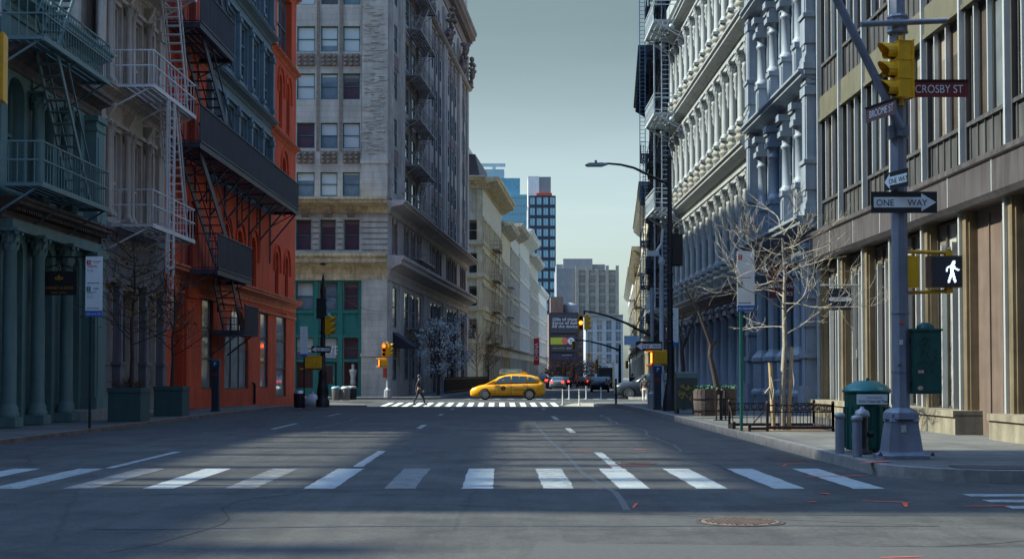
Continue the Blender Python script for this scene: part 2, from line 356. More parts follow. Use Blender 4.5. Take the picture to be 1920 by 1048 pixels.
def pavement(path, inner, kerbm=KERB, inside=1, h=.15):
    k2 = offset(path, 0.16 * inside)
    slab('kerb', path + k2[::-1], h + .004, kerbm)
    slab('pavement', offset(path, 0.15 * inside) + inner, h, SIDEW)
# right: round the near corner, along the street, round the far corner
pr = [(60, 17.3), (20, 17.3), (6.4, 17.3)] + arc(6.36, 18.9, 1.6, -90, -180)[1:] + [(xKR(d), d) for d in (24, 30, 38, 46, 54, 62, 68)] + arc(8.4, 75.3, 4.1, 180, 90)[0:] + [(20, 79.4), (60, 79.4)]
pavement(pr, [(60, 50)], inside=-1)
# left: the same, with the corner built out into the street
pl = [(-60, 9.6), (-13, 9.6)] + arc(-13, 12.9, 3.15, -90, 0)[0:] + [(xKL(d), d) for d in (16, 22, 28, 34, 40, 47, 54, 60, 65)] + [(-8.8, 69), (-8.0, 72), (-7.6, 74.2), (-7.9, 76.5), (-9.2, 78.6), (-11.5, 79.3), (-60, 79.3)]
HL = .08
pavement(pl, [(-60, 50)], RUSTK, inside=1, h=HL)
pf = [(-60, 92), (-7.5, 92)] + arc(-7.6, 94.8, 2.8, -90, 0)[1:] + [(xF(d) + 3.8, d) for d in (100, 130, 149)] + [(xF(152) + 1, 152.5), (-60, 152.5)]
pavement(pf, [(-60, 120)], inside=1)
pf2 = [(-40, 162)] + [(xF(164) + 1, 162)] + [(xF(d) + 3.8, d) for d in (165, 200, 260, 330)] + [(-40, 331)]
pavement(pf2, [(-40, 200)], inside=1)
pg = [(60, 92.5), (10.5, 92.5)] + arc(10.4, 95.7, 3.2, -90, -180)[1:] + [(xG(d) - 3.4, d) for d in (100, 130, 170, 220, 300, 360)] + [(80, 360)]
pavement(pg, [(80, 200)], inside=-1)
slab('kerb_ramp', [(5.55, 17.62), (6.75, 17.55), (6.7, 18.25), (5.6, 18.35)], 0.158, mat('tactile_plate', (0.035, 0.038, 0.05), .6, var=.2, scale=30), drop=0)
slab('kerb_ramp', [(5.3, 73.0), (7.4, 73.6), (7.2, 74.3), (5.1, 73.7)], 0.158, mat('tan_tactile', (0.55, 0.36, 0.14), .7), drop=0)
slab('painted_kerb_extension', [(2.7, 75.9), (4.6, 75.2), (7.4, 79.5), (9, 80.6), (3.8, 80.9), (3.3, 79.6)], 0.004, mat('beige_road_coating', (0.33, 0.31, 0.24), .85, var=.2), drop=0)

# ------------------------------------------------------------------ painted markings
def bar_mark(x, d0, d1, wd=.4, m=WHITEP, name='crosswalk_bar', k=-.008, h=.004, jag=0.0):
    n = max(1, int((d1 - d0) / .22)) if jag else 1; J = lambda: rnd.uniform(-jag, jag)
    lft = [(x + k * (d1 - d0) * t / n + J(), d0 + (d1 - d0) * t / n + J()) for t in range(n + 1)]; rgt = [(x + wd + k * (d1 - d0) * t / n + J(), d0 + (d1 - d0) * t / n + J()) for t in range(n + 1)]
    slab(name, lft + rgt[::-1], h, m, drop=0)
for i, (x, m_) in enumerate([(-6.95, FRESHP), (-6.05, WHITEP), (-5.2, FADEDP), (-4.27, FRESHP), (-3.33, FADEDP), (-2.41, FRESHP), (-1.48, FADEDP), (-.58, FRESHP), (.36, WHITEP), (1.24, FRESHP), (2.14, FRESHP), (3.03, FRESHP), (3.95, FRESHP)]):
    bar_mark(x, 16.5, 20.0, .36, m_, jag=.010)
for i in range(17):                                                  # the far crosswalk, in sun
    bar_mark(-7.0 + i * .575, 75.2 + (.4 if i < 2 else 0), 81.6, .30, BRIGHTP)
for (x, a, b, wd) in ((-2.28, 20.4, 24.6, .14), (-2.35, 34.9, 37.4, .14), (-2.4, 46, 48, .13), (1.42, 20.0, 24.2, .14), (1.32, 32.3, 35.2, .14), (1.25, 41.5, 45, .14), (-5.75, 20.1, 24.4, .13), (-5.85, 34.4, 38.4, .13), (-5.9, 45.2, 48.6, .13), (-2.4, 55, 57.5, .13), (1.2, 55, 58, .13)):
    bar_mark(x, a, b, wd, WHITEP, 'lane_line', jag=.01)
for k in range(3): bar_mark(4.97 - k * .02, 15.45 - k * .70, 15.75 - k * .70, 9, WHITEP, 'crosswalk_bar', 0)
slab('stop_line', [(-4.4, 82.6), (8.4, 82.6), (8.6, 82.9), (-4.4, 82.9)], .004, WHITEP, drop=0)
slab('stop_line', [(-2.0, 92.8), (9.5, 92.8), (9.6, 93.3), (-2.0, 93.3)], .004, WHITEP, drop=0)
for k in range(12): bar_mark(-3.2 + k * .95, 94.2, 97.2, .42, WHITEP, k=.071)
for (px, py, l, ang, wd) in ((1190, 947, .55, 80, .03), (1665, 940, .55, -22, .045), (1695, 945, .6, 75, .045), (1545, 925, .12, 0, .08), (1180, 873, .7, 2, .05), (1470, 872, .5, 70, .03), (1490, 868, .4, 10, .04), (1640, 888, .7, 40, .10), (1095, 845, .3, 20, .05), (1200, 842, .25, 0, .05), (1570, 892, .9, 12, .06), (1850, 948, .5, 4, .04), (1520, 940, .14, 30, .04), (1690, 1043, .35, 12, .02)):
    d = HC * F_ / (py - 702); x = (px - 960) / F_ * d; c, s = math.cos(R(ang)) * l / 2, math.sin(R(ang)) * l / 2; nx, ny = -s / l * wd, c / l * wd
    up = .004
    slab('orange_spray_mark', [(x - c - nx, d - s - ny), (x + c * .6 - nx, d + s * .6 - ny * 1.6), (x + c, d + s), (x + c * .7 + nx * 1.5, d + s * .7 + ny), (x - c + nx * .4, d - s + ny * .8)], (.165 if (d > 17.6 and x > 4.7) else .007), ORANGEP, drop=0)
tarp = [(1.12, 13.9), (1.15, 15), (1.16, 16), (.95, 19), (.9, 23), (.72, 30), (.6, 40)]
slab('tar_seam', offset(tarp, .035) + offset(tarp, -.035)[::-1], .0025, TAR, drop=0)
slab('tar_seam', [(1.0, 13.5), (8, 13.2), (8, 13.25), (1.0, 13.54)], .0025, TAR, drop=0)
slab('asphalt_patch', [(.1, 10.2), (6.0, 9.6), (6.0, 10.7), (.2, 11.2)], .002, mat('patched_asphalt', (0.065, 0.066, 0.066), .85, var=.25, scale=20), drop=0)
slab('drain_grate', [(4.05, 21.6), (4.62, 21.6), (4.58, 23.2), (4.02, 23.2)], .004, mat('grate_iron', (0.03, 0.03, 0.03), .6, .4), drop=0)
def manhole(px, py, r, label):
    d = HC * F_ / (py - 702); x = (px - 960) / F_ * d
    o = thing('manhole_cover', label, 'manhole cover', (x, d, zg(d)))
    b = MB(); b.lathe((0, 0, 0), [(r + .05, .002), (r + .05, .006), (r + .012, .006), (r + .012, .003)], 36, False, False); b.build('frame', IRON, o)
    c = MB(); c.lathe((0, 0, 0), [(r, .001), (r, .008), (.001, .008)], 36, False, True)
    n = 9
    for i in range(-n, n + 1):
        for j in range(-n, n + 1):
            x_, y_ = i * r / n * .95, j * r / n * .95
            if math.hypot(x_, y_) < r * .9 and (i + j) % 2 == 0: c.box(x_ - r * .037, x_ + r * .037, y_ - r * .037, y_ + r * .037, .008, .016)
    c.build('lid', mat('worn_lid', (0.22, 0.17, 0.135), .55, .5, var=.35, scale=14), o)
manhole(1386, 977, .35, 'round iron manhole cover in the sunlit foreground asphalt')
manhole(1192, 868, .27, 'small manhole cover ringed with orange paint just beyond the crosswalk')
manhole(480, 797, .33, 'dark manhole cover in the left lane near the planters')

rg = random.Random(77)
def crack(x, d, ang, L, wd=.012, m=TAR, h=.0022, wig=.35):
    pts = [(x, d)]; a = ang
    while L > 0:
        st = rg.uniform(.25, .7); a += rg.uniform(-wig, wig); pts.append((pts[-1][0] + math.cos(a) * st, pts[-1][1] + math.sin(a) * st)); L -= st; a += (ang - a) * .4
    slab('tar_seam' if m is TAR else 'road_crack', offset(pts, wd) + offset(pts, -wd)[::-1], h, m, drop=0)
CRK = mat('open_crack', (0.022, 0.022, 0.022), .9, var=0)
for (x, d, a, L, wd) in ((-3.0, 10.6, 1.3, 9, .012), (2.6, 11, .25, 4, .01), (-.2, 21, 1.5, 14, .012), (3.3, 18.5, 1.62, 18, .014), (-7.2, 21, 1.5, 16, .016), (-4.6, 15.4, .1, 6, .012), (-1.2, 14.6, -.05, 5, .01), (.6, 26.5, .08, 5, .014), (-6, 30, .05, 6, .016)): crack(x, d, a, L, wd * .8, CRK)
for (x, d, a, L, wd) in ((-5.9, 24, 1.52, 20, .03), (-3.6, 12.2, .05, 7, .02), (2.9, 24.5, 1.6, 22, .03)): crack(x, d, a, L, wd, TAR, .003, .12)
PT = [mat('dark_patch_asphalt', (0.048, 0.05, 0.052), .85, var=.3, scale=14), mat('pale_patch_asphalt', (0.058, 0.059, 0.058), .85, var=.25, scale=14)]
for i, (x, d, w_, l) in enumerate(((-1.9, 26, 1.5, 5.0), (2.3, 29, 1.7, 4.0), (-8.3, 30, 1.2, 8.0), (-4.8, 41, 1.6, 9), (1.7, 46, 1.4, 6), (-9.0, 40, 1.0, 5))):
    slab('asphalt_patch', [(x + rg.uniform(-.06, .06), d), (x + w_, d + rg.uniform(-.2, .2)), (x + w_ + rg.uniform(-.05, .05), d + l), (x + rg.uniform(-.05, .05), d + l + rg.uniform(-.2, .2))], .0015 + .0001 * i, PT[i % 2], drop=0)
# ------------------------------------------------------------------ facade helpers: x along the wall as seen from the street, y into the building, z up
def wall(mb, x0, x1, z0, z1, holes=(), y=0.0, dep=0.28):
    """a wall face with real openings and reveals; a hole is (x0,x1,z0,z1[,rise of its arch])"""
    xs = sorted({x0, x1} | {h[0] for h in holes} | {h[1] for h in holes}); zs = sorted({z0, z1} | {h[2] for h in holes} | {h[3] for h in holes})
    xs = [x for x in xs if x0 - 1e-6 <= x <= x1 + 1e-6]; zs = [z for z in zs if z0 - 1e-6 <= z <= z1 + 1e-6]
    for i in range(len(xs) - 1):
        run = None
        for j in range(len(zs) - 1):
            cx, cz = (xs[i] + xs[i + 1]) / 2, (zs[j] + zs[j + 1]) / 2
            inside = any(h[0] < cx < h[1] and h[2] < cz < h[3] for h in holes)
            if not inside and run is None: run = zs[j]
            if (inside or j == len(zs) - 2) and run is not None:
                top = zs[j] if inside else zs[j + 1]
                mb.quad((xs[i], y, run), (xs[i + 1], y, run), (xs[i + 1], y, top), (xs[i], y, top)); run = None
    for h in holes:
        a, b, c, d = h[:4]; rise = h[4] if len(h) > 4 else 0
        if rise > 0:
            n = 10; m_ = (a + b) / 2; hw = (b - a) / 2
            arcp = [(m_ - hw * math.cos(math.pi * k / n), d - rise + rise * math.sin(math.pi * k / n)) for k in range(n + 1)]
            for k in range(n):
                (u0, w0), (u1, w1) = arcp[k], arcp[k + 1]
                mb.quad((u0, y, w0), (u1, y, w1), (u1, y, d), (u0, y, d))
            outl = [(a, c)] + arcp + [(b, c)]
        else: outl = [(a, c), (a, d), (b, d), (b, c)]
        for k in range(len(outl)):
            (u0, w0), (u1, w1) = outl[k], outl[(k + 1) % len(outl)]
            if abs(u0 - u1) + abs(w0 - w1) < 1e-6: continue
            mb.quad((u0, y, w0), (u1, y, w1), (u1, y + dep, w1), (u0, y + dep, w0))
def body(mb, x0, x1, y0, y1, z0, z1): mb.box(x0, x1, y0, y1, z0, z1)
def cornice(mb, x0, x1, z0, z1, out, dent=0.0, y=0.0, ends=True, brk=0.0):
    h = z1 - z0
    prof = [(0, 0), (-.10, 0), (-.10, .22), (-.16, .30), (-.16, .45), (-.5, .58), (-.86, .66), (-.86, .80), (-1.0, .88), (-1.0, 1.0), (0, 1.0)]
    poly = [(y + .02 if p == 0 else y + p * out, z0 + q * h) for p, q in prof]
    e = out if ends else 0
    mb.prism(poly, 'x', x0 - e * .0, x1 + e * .0)
    if dent > 0:
        k = x0 + dent
        while k < x1 - dent:
            mb.box(k, k + dent * .5, y - out * .62, y - out * .15, z0 + h * .40, z0 + h * .57); k += dent
    if brk > 0:
        k = x0 + brk / 2
        while k < x1:
            mb.prism([(y - out * .9, z0 + h * .64), (y - out * .9, z0 + h * .5), (y - out * .35, z0 + h * .1), (y - .05, z0 - h * .05), (y - .05, z0 + h * .64)], 'x', k - .07, k + .07); k += brk
def window(root, x, z, w_, h, y, frame, glass, cols=1, rows=2, fw=.07, name='window', arch=False, split=.5):
    """sash window standing in its opening; the glass is a child of the frame"""
    key = ('w', round(w_, 2), round(h, 2), cols, rows, fw, frame.name, arch, split)
    def fr(b):
        b.box(-w_ / 2, -w_ / 2 + fw, 0, .10, 0, h); b.box(w_ / 2 - fw, w_ / 2, 0, .10, 0, h)
        b.box(-w_ / 2 + fw, w_ / 2 - fw, 0, .10, 0, fw); b.box(-w_ / 2 + fw, w_ / 2 - fw, 0, .10, h - fw, h)
        for k in range(1, cols): u = -w_ / 2 + w_ * k / cols; b.box(u - fw * .42, u + fw * .42, .01, .09, fw, h - fw)
        for k in range(1, rows): v = h * (split if rows == 2 else k / rows); b.box(-w_ / 2 + fw, w_ / 2 - fw, -.012, .085, v - fw * .4, v + fw * .4)
    o = inst(name, key, fr, frame, root, (x, y, z))
    inst('pane', ('p', round(w_, 2), round(h, 2), glass.name), lambda b: b.box(-w_ / 2 + .01, w_ / 2 - .01, .05, .058, .01, h - .01), glass, o)
    return o
def column_mb(b, h, r, cap=.55, style='corinth', base=.25, flute=False):
    """round column: square plinth, torus base, tapered shaft, leafy capital"""
    b.box(-r * 1.45, r * 1.45, -r * 1.45, r * 1.45, 0, base * .45)
    b.lathe((0, 0, 0), [(r * 1.35, base * .45), (r * 1.42, base * .6), (r * 1.2, base * .72), (r * 1.28, base * .85), (r * 1.02, base), (r, base + .05), (r * .97, h * .4), (r * .86, h - cap), (r * 1.0, h - cap + .03), (r * .9, h - cap + .07), (r * .95, h - cap * .55), (r * 1.15, h - cap * .25), (r * 1.35, h - cap * .14)], 14)
    b.box(-r * 1.45, r * 1.45, -r * 1.45, r * 1.45, h - cap * .14, h)
    if style == 'corinth':
        for ring, (zz, rr, n) in enumerate(((h - cap * .72, r * 1.0, 8), (h - cap * .42, r * 1.12, 8))):
            for k in range(n):
                t = 2 * math.pi * (k + ring * .5) / n; c, s = math.cos(t), math.sin(t); wv = cap * .14
                b.add([(c * rr - s * wv, s * rr + c * wv, zz - cap * .2), (c * rr + s * wv, s * rr - c * wv, zz - cap * .2), (c * rr * 1.22 + s * wv * .7, s * rr * 1.22 - c * wv * .7, zz + cap * .12), (c * rr * 1.42, s * rr * 1.42, zz + cap * .16), (c * rr * 1.22 - s * wv * .7, s * rr * 1.22 + c * wv * .7, zz + cap * .12), (c * rr * 1.2, s * rr * 1.2, zz + cap * .0)],
                      [(0, 1, 2, 4), (2, 3, 4), (3, 5, 4), (2, 5, 3)])
        for sx in (-1, 1):
            for sy in (-1, 1): b.lathe((sx * r * 1.12, sy * r * 1.12, h - cap * .33), [(.02, 0), (r * .3, cap * .06), (r * .32, cap * .14), (.02, cap * .2)], 6)
def pilaster_mb(b, h, hw, out, blocks=()):
    """flat pier with a stepped base and capital, raised blocks at the heights given"""
    b.box(-hw * .85, hw * .85, -out, .02, 0, h)
    for z0, z1, e in [(0, .35, .06), (.35, .42, .035), (h - .42, h - .34, .035), (h - .16, h, .07)] + list(blocks):
        b.box(-hw * .85 - e, hw * .85 + e, -out - e, .02, z0, z1)
    b.box(-hw * .55, hw * .55, -out - .03, -out + .01, .6, h - .6)
def fire_escape(root, m, plats, x0, x1, out, z_list, rail_h=1.0, panel=False, stairs=(), brackets=2.2, sh=.10, rail_step=.16, thick=.07, name='fire_escape', deco=False, top=None):
    """slatted platforms on brackets with railings; each stair a sub-part"""
    fe = None
    for i, z in enumerate(z_list):
        a, b_ = (x0, x1) if not isinstance(x0, (list, tuple)) else (x0[i], x1[i])
        b = MB(); y0 = -.06
        k = 0
        for k in range(6):
            yy = y0 - out * (k + .5) / 6; b.box(a, b_, yy - out / 15, yy + out / 15, z - thick * .3, z)
        b.box(a, b_, -out - .05, -out, z - thick * 1.6, z + .01); b.box(a, a + .05, -out, -.03, z - thick * 1.3, z - .005); b.box(b_ - .05, b_, -out, -.03, z - thick * 1.3, z - .005)
        n = max(2, int((b_ - a) / brackets) + 1)
        for j in range(n):
            u = a + .08 + (b_ - a - .16) * j / (n - 1)
            b.bar((u, -out + .06, z - .08), (u, -.04, z - .75), .045); b.bar((u, -out, z - .06), (u, 0, z - .06), .045); b.box(u - .025, u + .025, -.05, .0, z - 1.25, z - .05)
            if deco:
                for q in range(5):
                    t0 = q / 5 * math.pi / 2; t1 = (q + 1) / 5 * math.pi / 2
                    b.bar((u, -.06 - out * .9 * (1 - math.cos(t0)) , z - .1 - .95 * math.cos(t0) * .9), (u, -.06 - out * .9 * (1 - math.cos(t1)), z - .1 - .95 * math.cos(t1) * .9), .06)
                b.lathe((u, -out * .45, z - .34), [(.02, -.16), (.15, -.08), (.17, 0), (.12, .1), (.03, .16)], 8)
        pl = b.build('platform' if fe else name, m, fe or root)
        if fe is None: fe = pl
        r = MB()
        if panel:
            k = a
            while k < b_: r.box(k, k + .035, -out - .06, -out - .03, z, z + rail_h); k += .095
            k = .06
            while k < out: r.box(a, a + .025, -k - .02, -k, z, z + rail_h); r.box(b_ - .025, b_, -k - .02, -k, z, z + rail_h); k += .12
            for zz in (.04, rail_h): r.box(a, a + .04, -out, -.03, z + zz, z + zz + .04); r.box(b_ - .04, b_, -out, -.03, z + zz, z + zz + .04)
            r.box(a, b_, -out - .085, -out - .02, z + .02, z + .07)
            r.box(a, b_, -out - .09, -out - .02, z + rail_h, z + rail_h + .05)
        else:
            for zz in (rail_h, rail_h * .55 if not deco else rail_h * .8):
                r.bar((a, -out - .02, z + zz), (b_, -out - .02, z + zz), .035); r.bar((a + .02, -out, z + zz), (a + .02, -.05, z + zz), .035); r.bar((b_ - .02, -out, z + zz), (b_ - .02, -.05, z + zz), .035)
            k = a
            while k < b_ + .01: r.bar((k, -out - .02, z), (k, -out - .02, z + rail_h), .018); k += rail_step
            k = 0
            while k < out: r.bar((a + .02, -k, z), (a + .02, -k, z + rail_h), .018); r.bar((b_ - .02, -k, z), (b_ - .02, -k, z + rail_h), .018); k += rail_step
            if deco:
                k = a + .1
                while k < b_ - .3: r.bar((k, -out - .02, z + .05), (k + .4, -out - .02, z + rail_h * .8), .03); r.bar((k + .4, -out - .02, z + .05), (k, -out - .02, z + rail_h * .8), .03); k += .4
        r.build('railing', m, fe)
    for (xa, za, xb, zb, yc, wd, hand) in stairs:
        s = MB(); n = max(6, int(abs(zb - za) / .24))
        for sy in (-wd / 2, wd / 2):
            s.prism([(xa, za - sh), (xa, za + sh), (xb, zb + sh), (xb, zb - sh)], 'y', yc + sy - .02, yc + sy + .02)
            if hand: s.bar((xa, yc + sy, za + .85), (xb, yc + sy, zb + .85), .04)
        for k in range(n + 1):
            t = k / n; xx = xa + (xb - xa) * t; zz = za + (zb - za) * t; s.box(xx - .10, xx + .10, yc - wd / 2, yc + wd / 2, zz - .015, zz + .015)
        s.build('stair', m, fe)
    return fe
GAP = [0]
def shop(root, x0, x1, z0, z1, frame, glass, y=.45, sill=.55, transom=.75, cols=2, base=None):
    """shop window: panelled base, glass, transom bar"""
    b = MB(); b.box(x0, x1, y - .05, y + .12, z0, z0 + sill); b.box(x0 + .1, x1 - .1, y - .08, y - .04, z0 + .1, z0 + sill - .1); b.build('stall_riser', base or frame, root)
    window(root, (x0 + x1) / 2, z0 + sill, x1 - x0, z1 - z0 - sill, y, frame, glass, cols, 2, .08, 'shop_window', split=transom)
def door(root, x, z, w_, h, y, m, glass, knobm=None, lit=True):
    b = MB(); b.box(-w_ / 2, w_ / 2, 0, .07, 0, h); b.box(-w_ / 2 + .12, w_ / 2 - .12, -.015, .01, .12, h * .3)
    d = b.build('door', m, root, (x, y, z))
    g = MB(); g.box(-w_ / 2 + .16, w_ / 2 - .16, -.02, -.012, h * .36, h - .18); g.build('pane', glass, d)
    k = MB(); k.tube((w_ / 2 - .09, -.06, h * .42), (w_ / 2 - .09, -.06, h * .58), .014); k.tube((w_ / 2 - .09, -.06, h * .44), (w_ / 2 - .09, 0, h * .44), .01); k.build('handle', ALUM, d)

# ================================================================== RIGHT SIDE
ANG_R = math.atan2(-1, .00825)
G_DARK = glassmat('dark_shop_glass', (0.035, 0.035, 0.04), (0.16, 0.15, 0.13), blind=.12)
G_BRONZE = glassmat('bronze_shop_glass', (0.085, 0.068, 0.055), (0.16, 0.13, 0.10), blind=.25)
G_GREY = glassmat('curtained_glass', (0.14, 0.16, 0.17), (0.22, 0.24, 0.25), blind=.3)
G_SKY = glassmat('sky_glass', (0.05, 0.10, 0.14), (0.28, 0.30, 0.29), blind=.45, rough=.04)
G_BLUE = glassmat('blue_dark_glass', (0.02, 0.05, 0.085), (0.10, 0.12, 0.13), blind=.2)
G_PURP = glassmat('dim_glass', (0.045, 0.04, 0.055), (0.13, 0.12, 0.13), blind=.3)

G_TAN = glassmat('tan_curtain_glass', (0.22, 0.19, 0.16), (0.30, 0.27, 0.23), blind=.3)
G_TAN2 = glassmat('brown_curtain_glass', (0.15, 0.115, 0.09), (0.22, 0.19, 0.16), blind=.3)
G_PALE = glassmat('pale_curtain_glass', (0.36, 0.35, 0.32), (0.42, 0.41, 0.38), blind=.3)
# --- the modern metal-fronted block with shining fins
def modern():
    d1 = 40.86; r = thing('office_block', 'modern metal fronted block with bright vertical fins and olive bands at the near right corner', 'building', (xR(d1), d1, 0), ANG_R)
    panel = mat('brushed_panel', (0.20, 0.20, 0.195), .38, .6, var=.12, scale=1.2, streak=.4)
    fascia = mat('fascia_metal', (0.25, 0.23, 0.235), .36, .7, var=.12, scale=.8, streak=.35)
    fin = mat('polished_fin', (0.50, 0.53, 0.53), .3, .3, var=.04)
    dkpan = mat('dark_bronze_pilaster', (0.085, 0.08, 0.072), .5, .2, var=.15, scale=1.5, streak=.3)
    olive = mat('olive_stone_band', (0.125, 0.118, 0.078), .6, .1, var=.12, scale=2, streak=.2)
    bronze = mat('bronze_column', (0.27, 0.215, 0.135), .4, .35, var=.2, scale=1.5, streak=.3)
    dark = mat('bronze_dark_panel', (0.095, 0.065, 0.05), .5, .2, var=.15, streak=.2)
    plinth = mat('limestone_plinth', (0.27, 0.24, 0.175), .75, var=.18, scale=3, streak=.25, stain=.25, bump=.15)
    S = lambda d: d1 - d
    L = d1 - 21.3
    b = MB(); body(b, 0, L, 1.3, 18, -.5, 17.0); b.box(0, L, .5, 1.4, 4.4, 17.0); b.build('core', dark, r)
    pitch = 2.52; xs = [.16 + pitch * k for k in range(8)]
    f = MB(); f.prism([(-.42, 5.34), (-.42, 5.24), (-.36, 5.22), (-.36, 4.62), (-.28, 4.52), (.6, 4.52), (.6, 5.34)], 'x', 0, L); f.build('fascia', fascia, r)
    for x in xs: inst('fascia_seam', 'fseam', lambda b_: b_.box(-.02, .02, -.372, -.35, 4.62, 5.2), fin, r, (x, 0, 0))
    for x in xs:
        for nm, z0, z1 in (('fin', 5.36, 17.0),):
            c = MB(); c.box(x - .045, x + .045, -.125, -.02, z0, z1); c.build('fin', fin, r); c = MB(); c.box(x - .12, x + .12, -.02, .45, z0, z1); c.build('pilaster', dkpan, r)
        c = MB(); c.box(x - .045, x + .045, -.16, .02, .62, 4.52); c.build('shop_fin', fin, r)
        c = MB(); c.box(x + .06, x + .27, -.10, .45, .6, 4.52); c.box(x + .27, x + .31, -.04, .45, .6, 4.52); c.build('bronze_column', bronze, r)
    for fl, (z0, z1, z2, z3) in enumerate(((5.34, 6.22, 8.6, 9.26), (9.26, 10.14, 12.5, 13.16), (13.16, 14.0, 16.4, 17.0))):
        bd = MB(); bd.box(0, L, -.05, .5, z2, z3); bd.box(0, L, -.09, .5, z2 - .05, z2 + .04); bd.build('band', olive, r)
        for i in range(7):
            a, c_ = xs[i] + .16, xs[i + 1] - .16
            p = MB(); p.box(a, c_, .03, .5, z0, z1)
            k = a + .12
            while k < c_ - .1: p.box(k, k + .03, .0, .05, z0, z1); k += .42
            p.box(a, c_, -.03, .3, z1 - .03, z1 + .05); p.build('spandrel_panel', panel, r)
            e = [a, a + (c_ - a) * .2, a + (c_ - a) * .55, c_]
            for q in range(3):
                window(r, (e[q] + e[q + 1]) / 2, z1 + .05, e[q + 1] - e[q], z2 - z1 - .1, .08, dkpan, (G_PURP, G_TAN, G_BRONZE, G_GREY)[(q + i + fl) % 4], 1, 1, .05)
                if q: inst('inner_fin', ('ifin', round(z2 - z1, 2)), lambda b_, h=z2 - z1: b_.box(-.025, .025, -.02, .07, .06, h), fin, r, (e[q], 0, z1))
    for i in range(7):
        a, c_ = xs[i] + .31, xs[i + 1] - .05
        if i == 5:                                                     # the recessed dark entrance
            e = MB(); e.box(a - .02, c_ + .04, .12, 1.2, .12, 4.52); [e.box(q, q + .03, .09, .14, .2, 4.4) for q in (a + .7, a + 1.4)]; e.build('entrance_panel', mat('brown_entrance_panel', (0.17, 0.125, 0.10), .5, .1, var=.12, streak=.2), r); continue
        e = [a, a + (c_ - a) * .3, a + (c_ - a) * .62, c_]
        for q in range(3):
            window(r, (e[q] + e[q + 1]) / 2, .62, e[q + 1] - e[q], 3.86, .10, dkpan, (G_TAN, G_PALE, G_BRONZE, G_TAN2)[(q + i * 3) % 4], 1, 2, .05, 'shop_window', split=.86)
            if q: inst('inner_fin', 'ifs', lambda b_: b_.box(-.03, .03, -.02, .09, .02, 3.4), fin, r, (e[q], 0, .62))
    p = MB()
    for (a, c_) in ((0, xs[5] + .5), (xs[6] - .1, L)):
        p.box(a, c_, -.42, 1.0, -.3, .54); p.box(a, c_, -.46, 1.0, .50, .62)
    p.build('plinth', plinth, r)
    rf = MB(); rf.box(-.05, L + .05, -.2, 18, 17.0, 17.5); rf.build('parapet', panel, r)
modern()

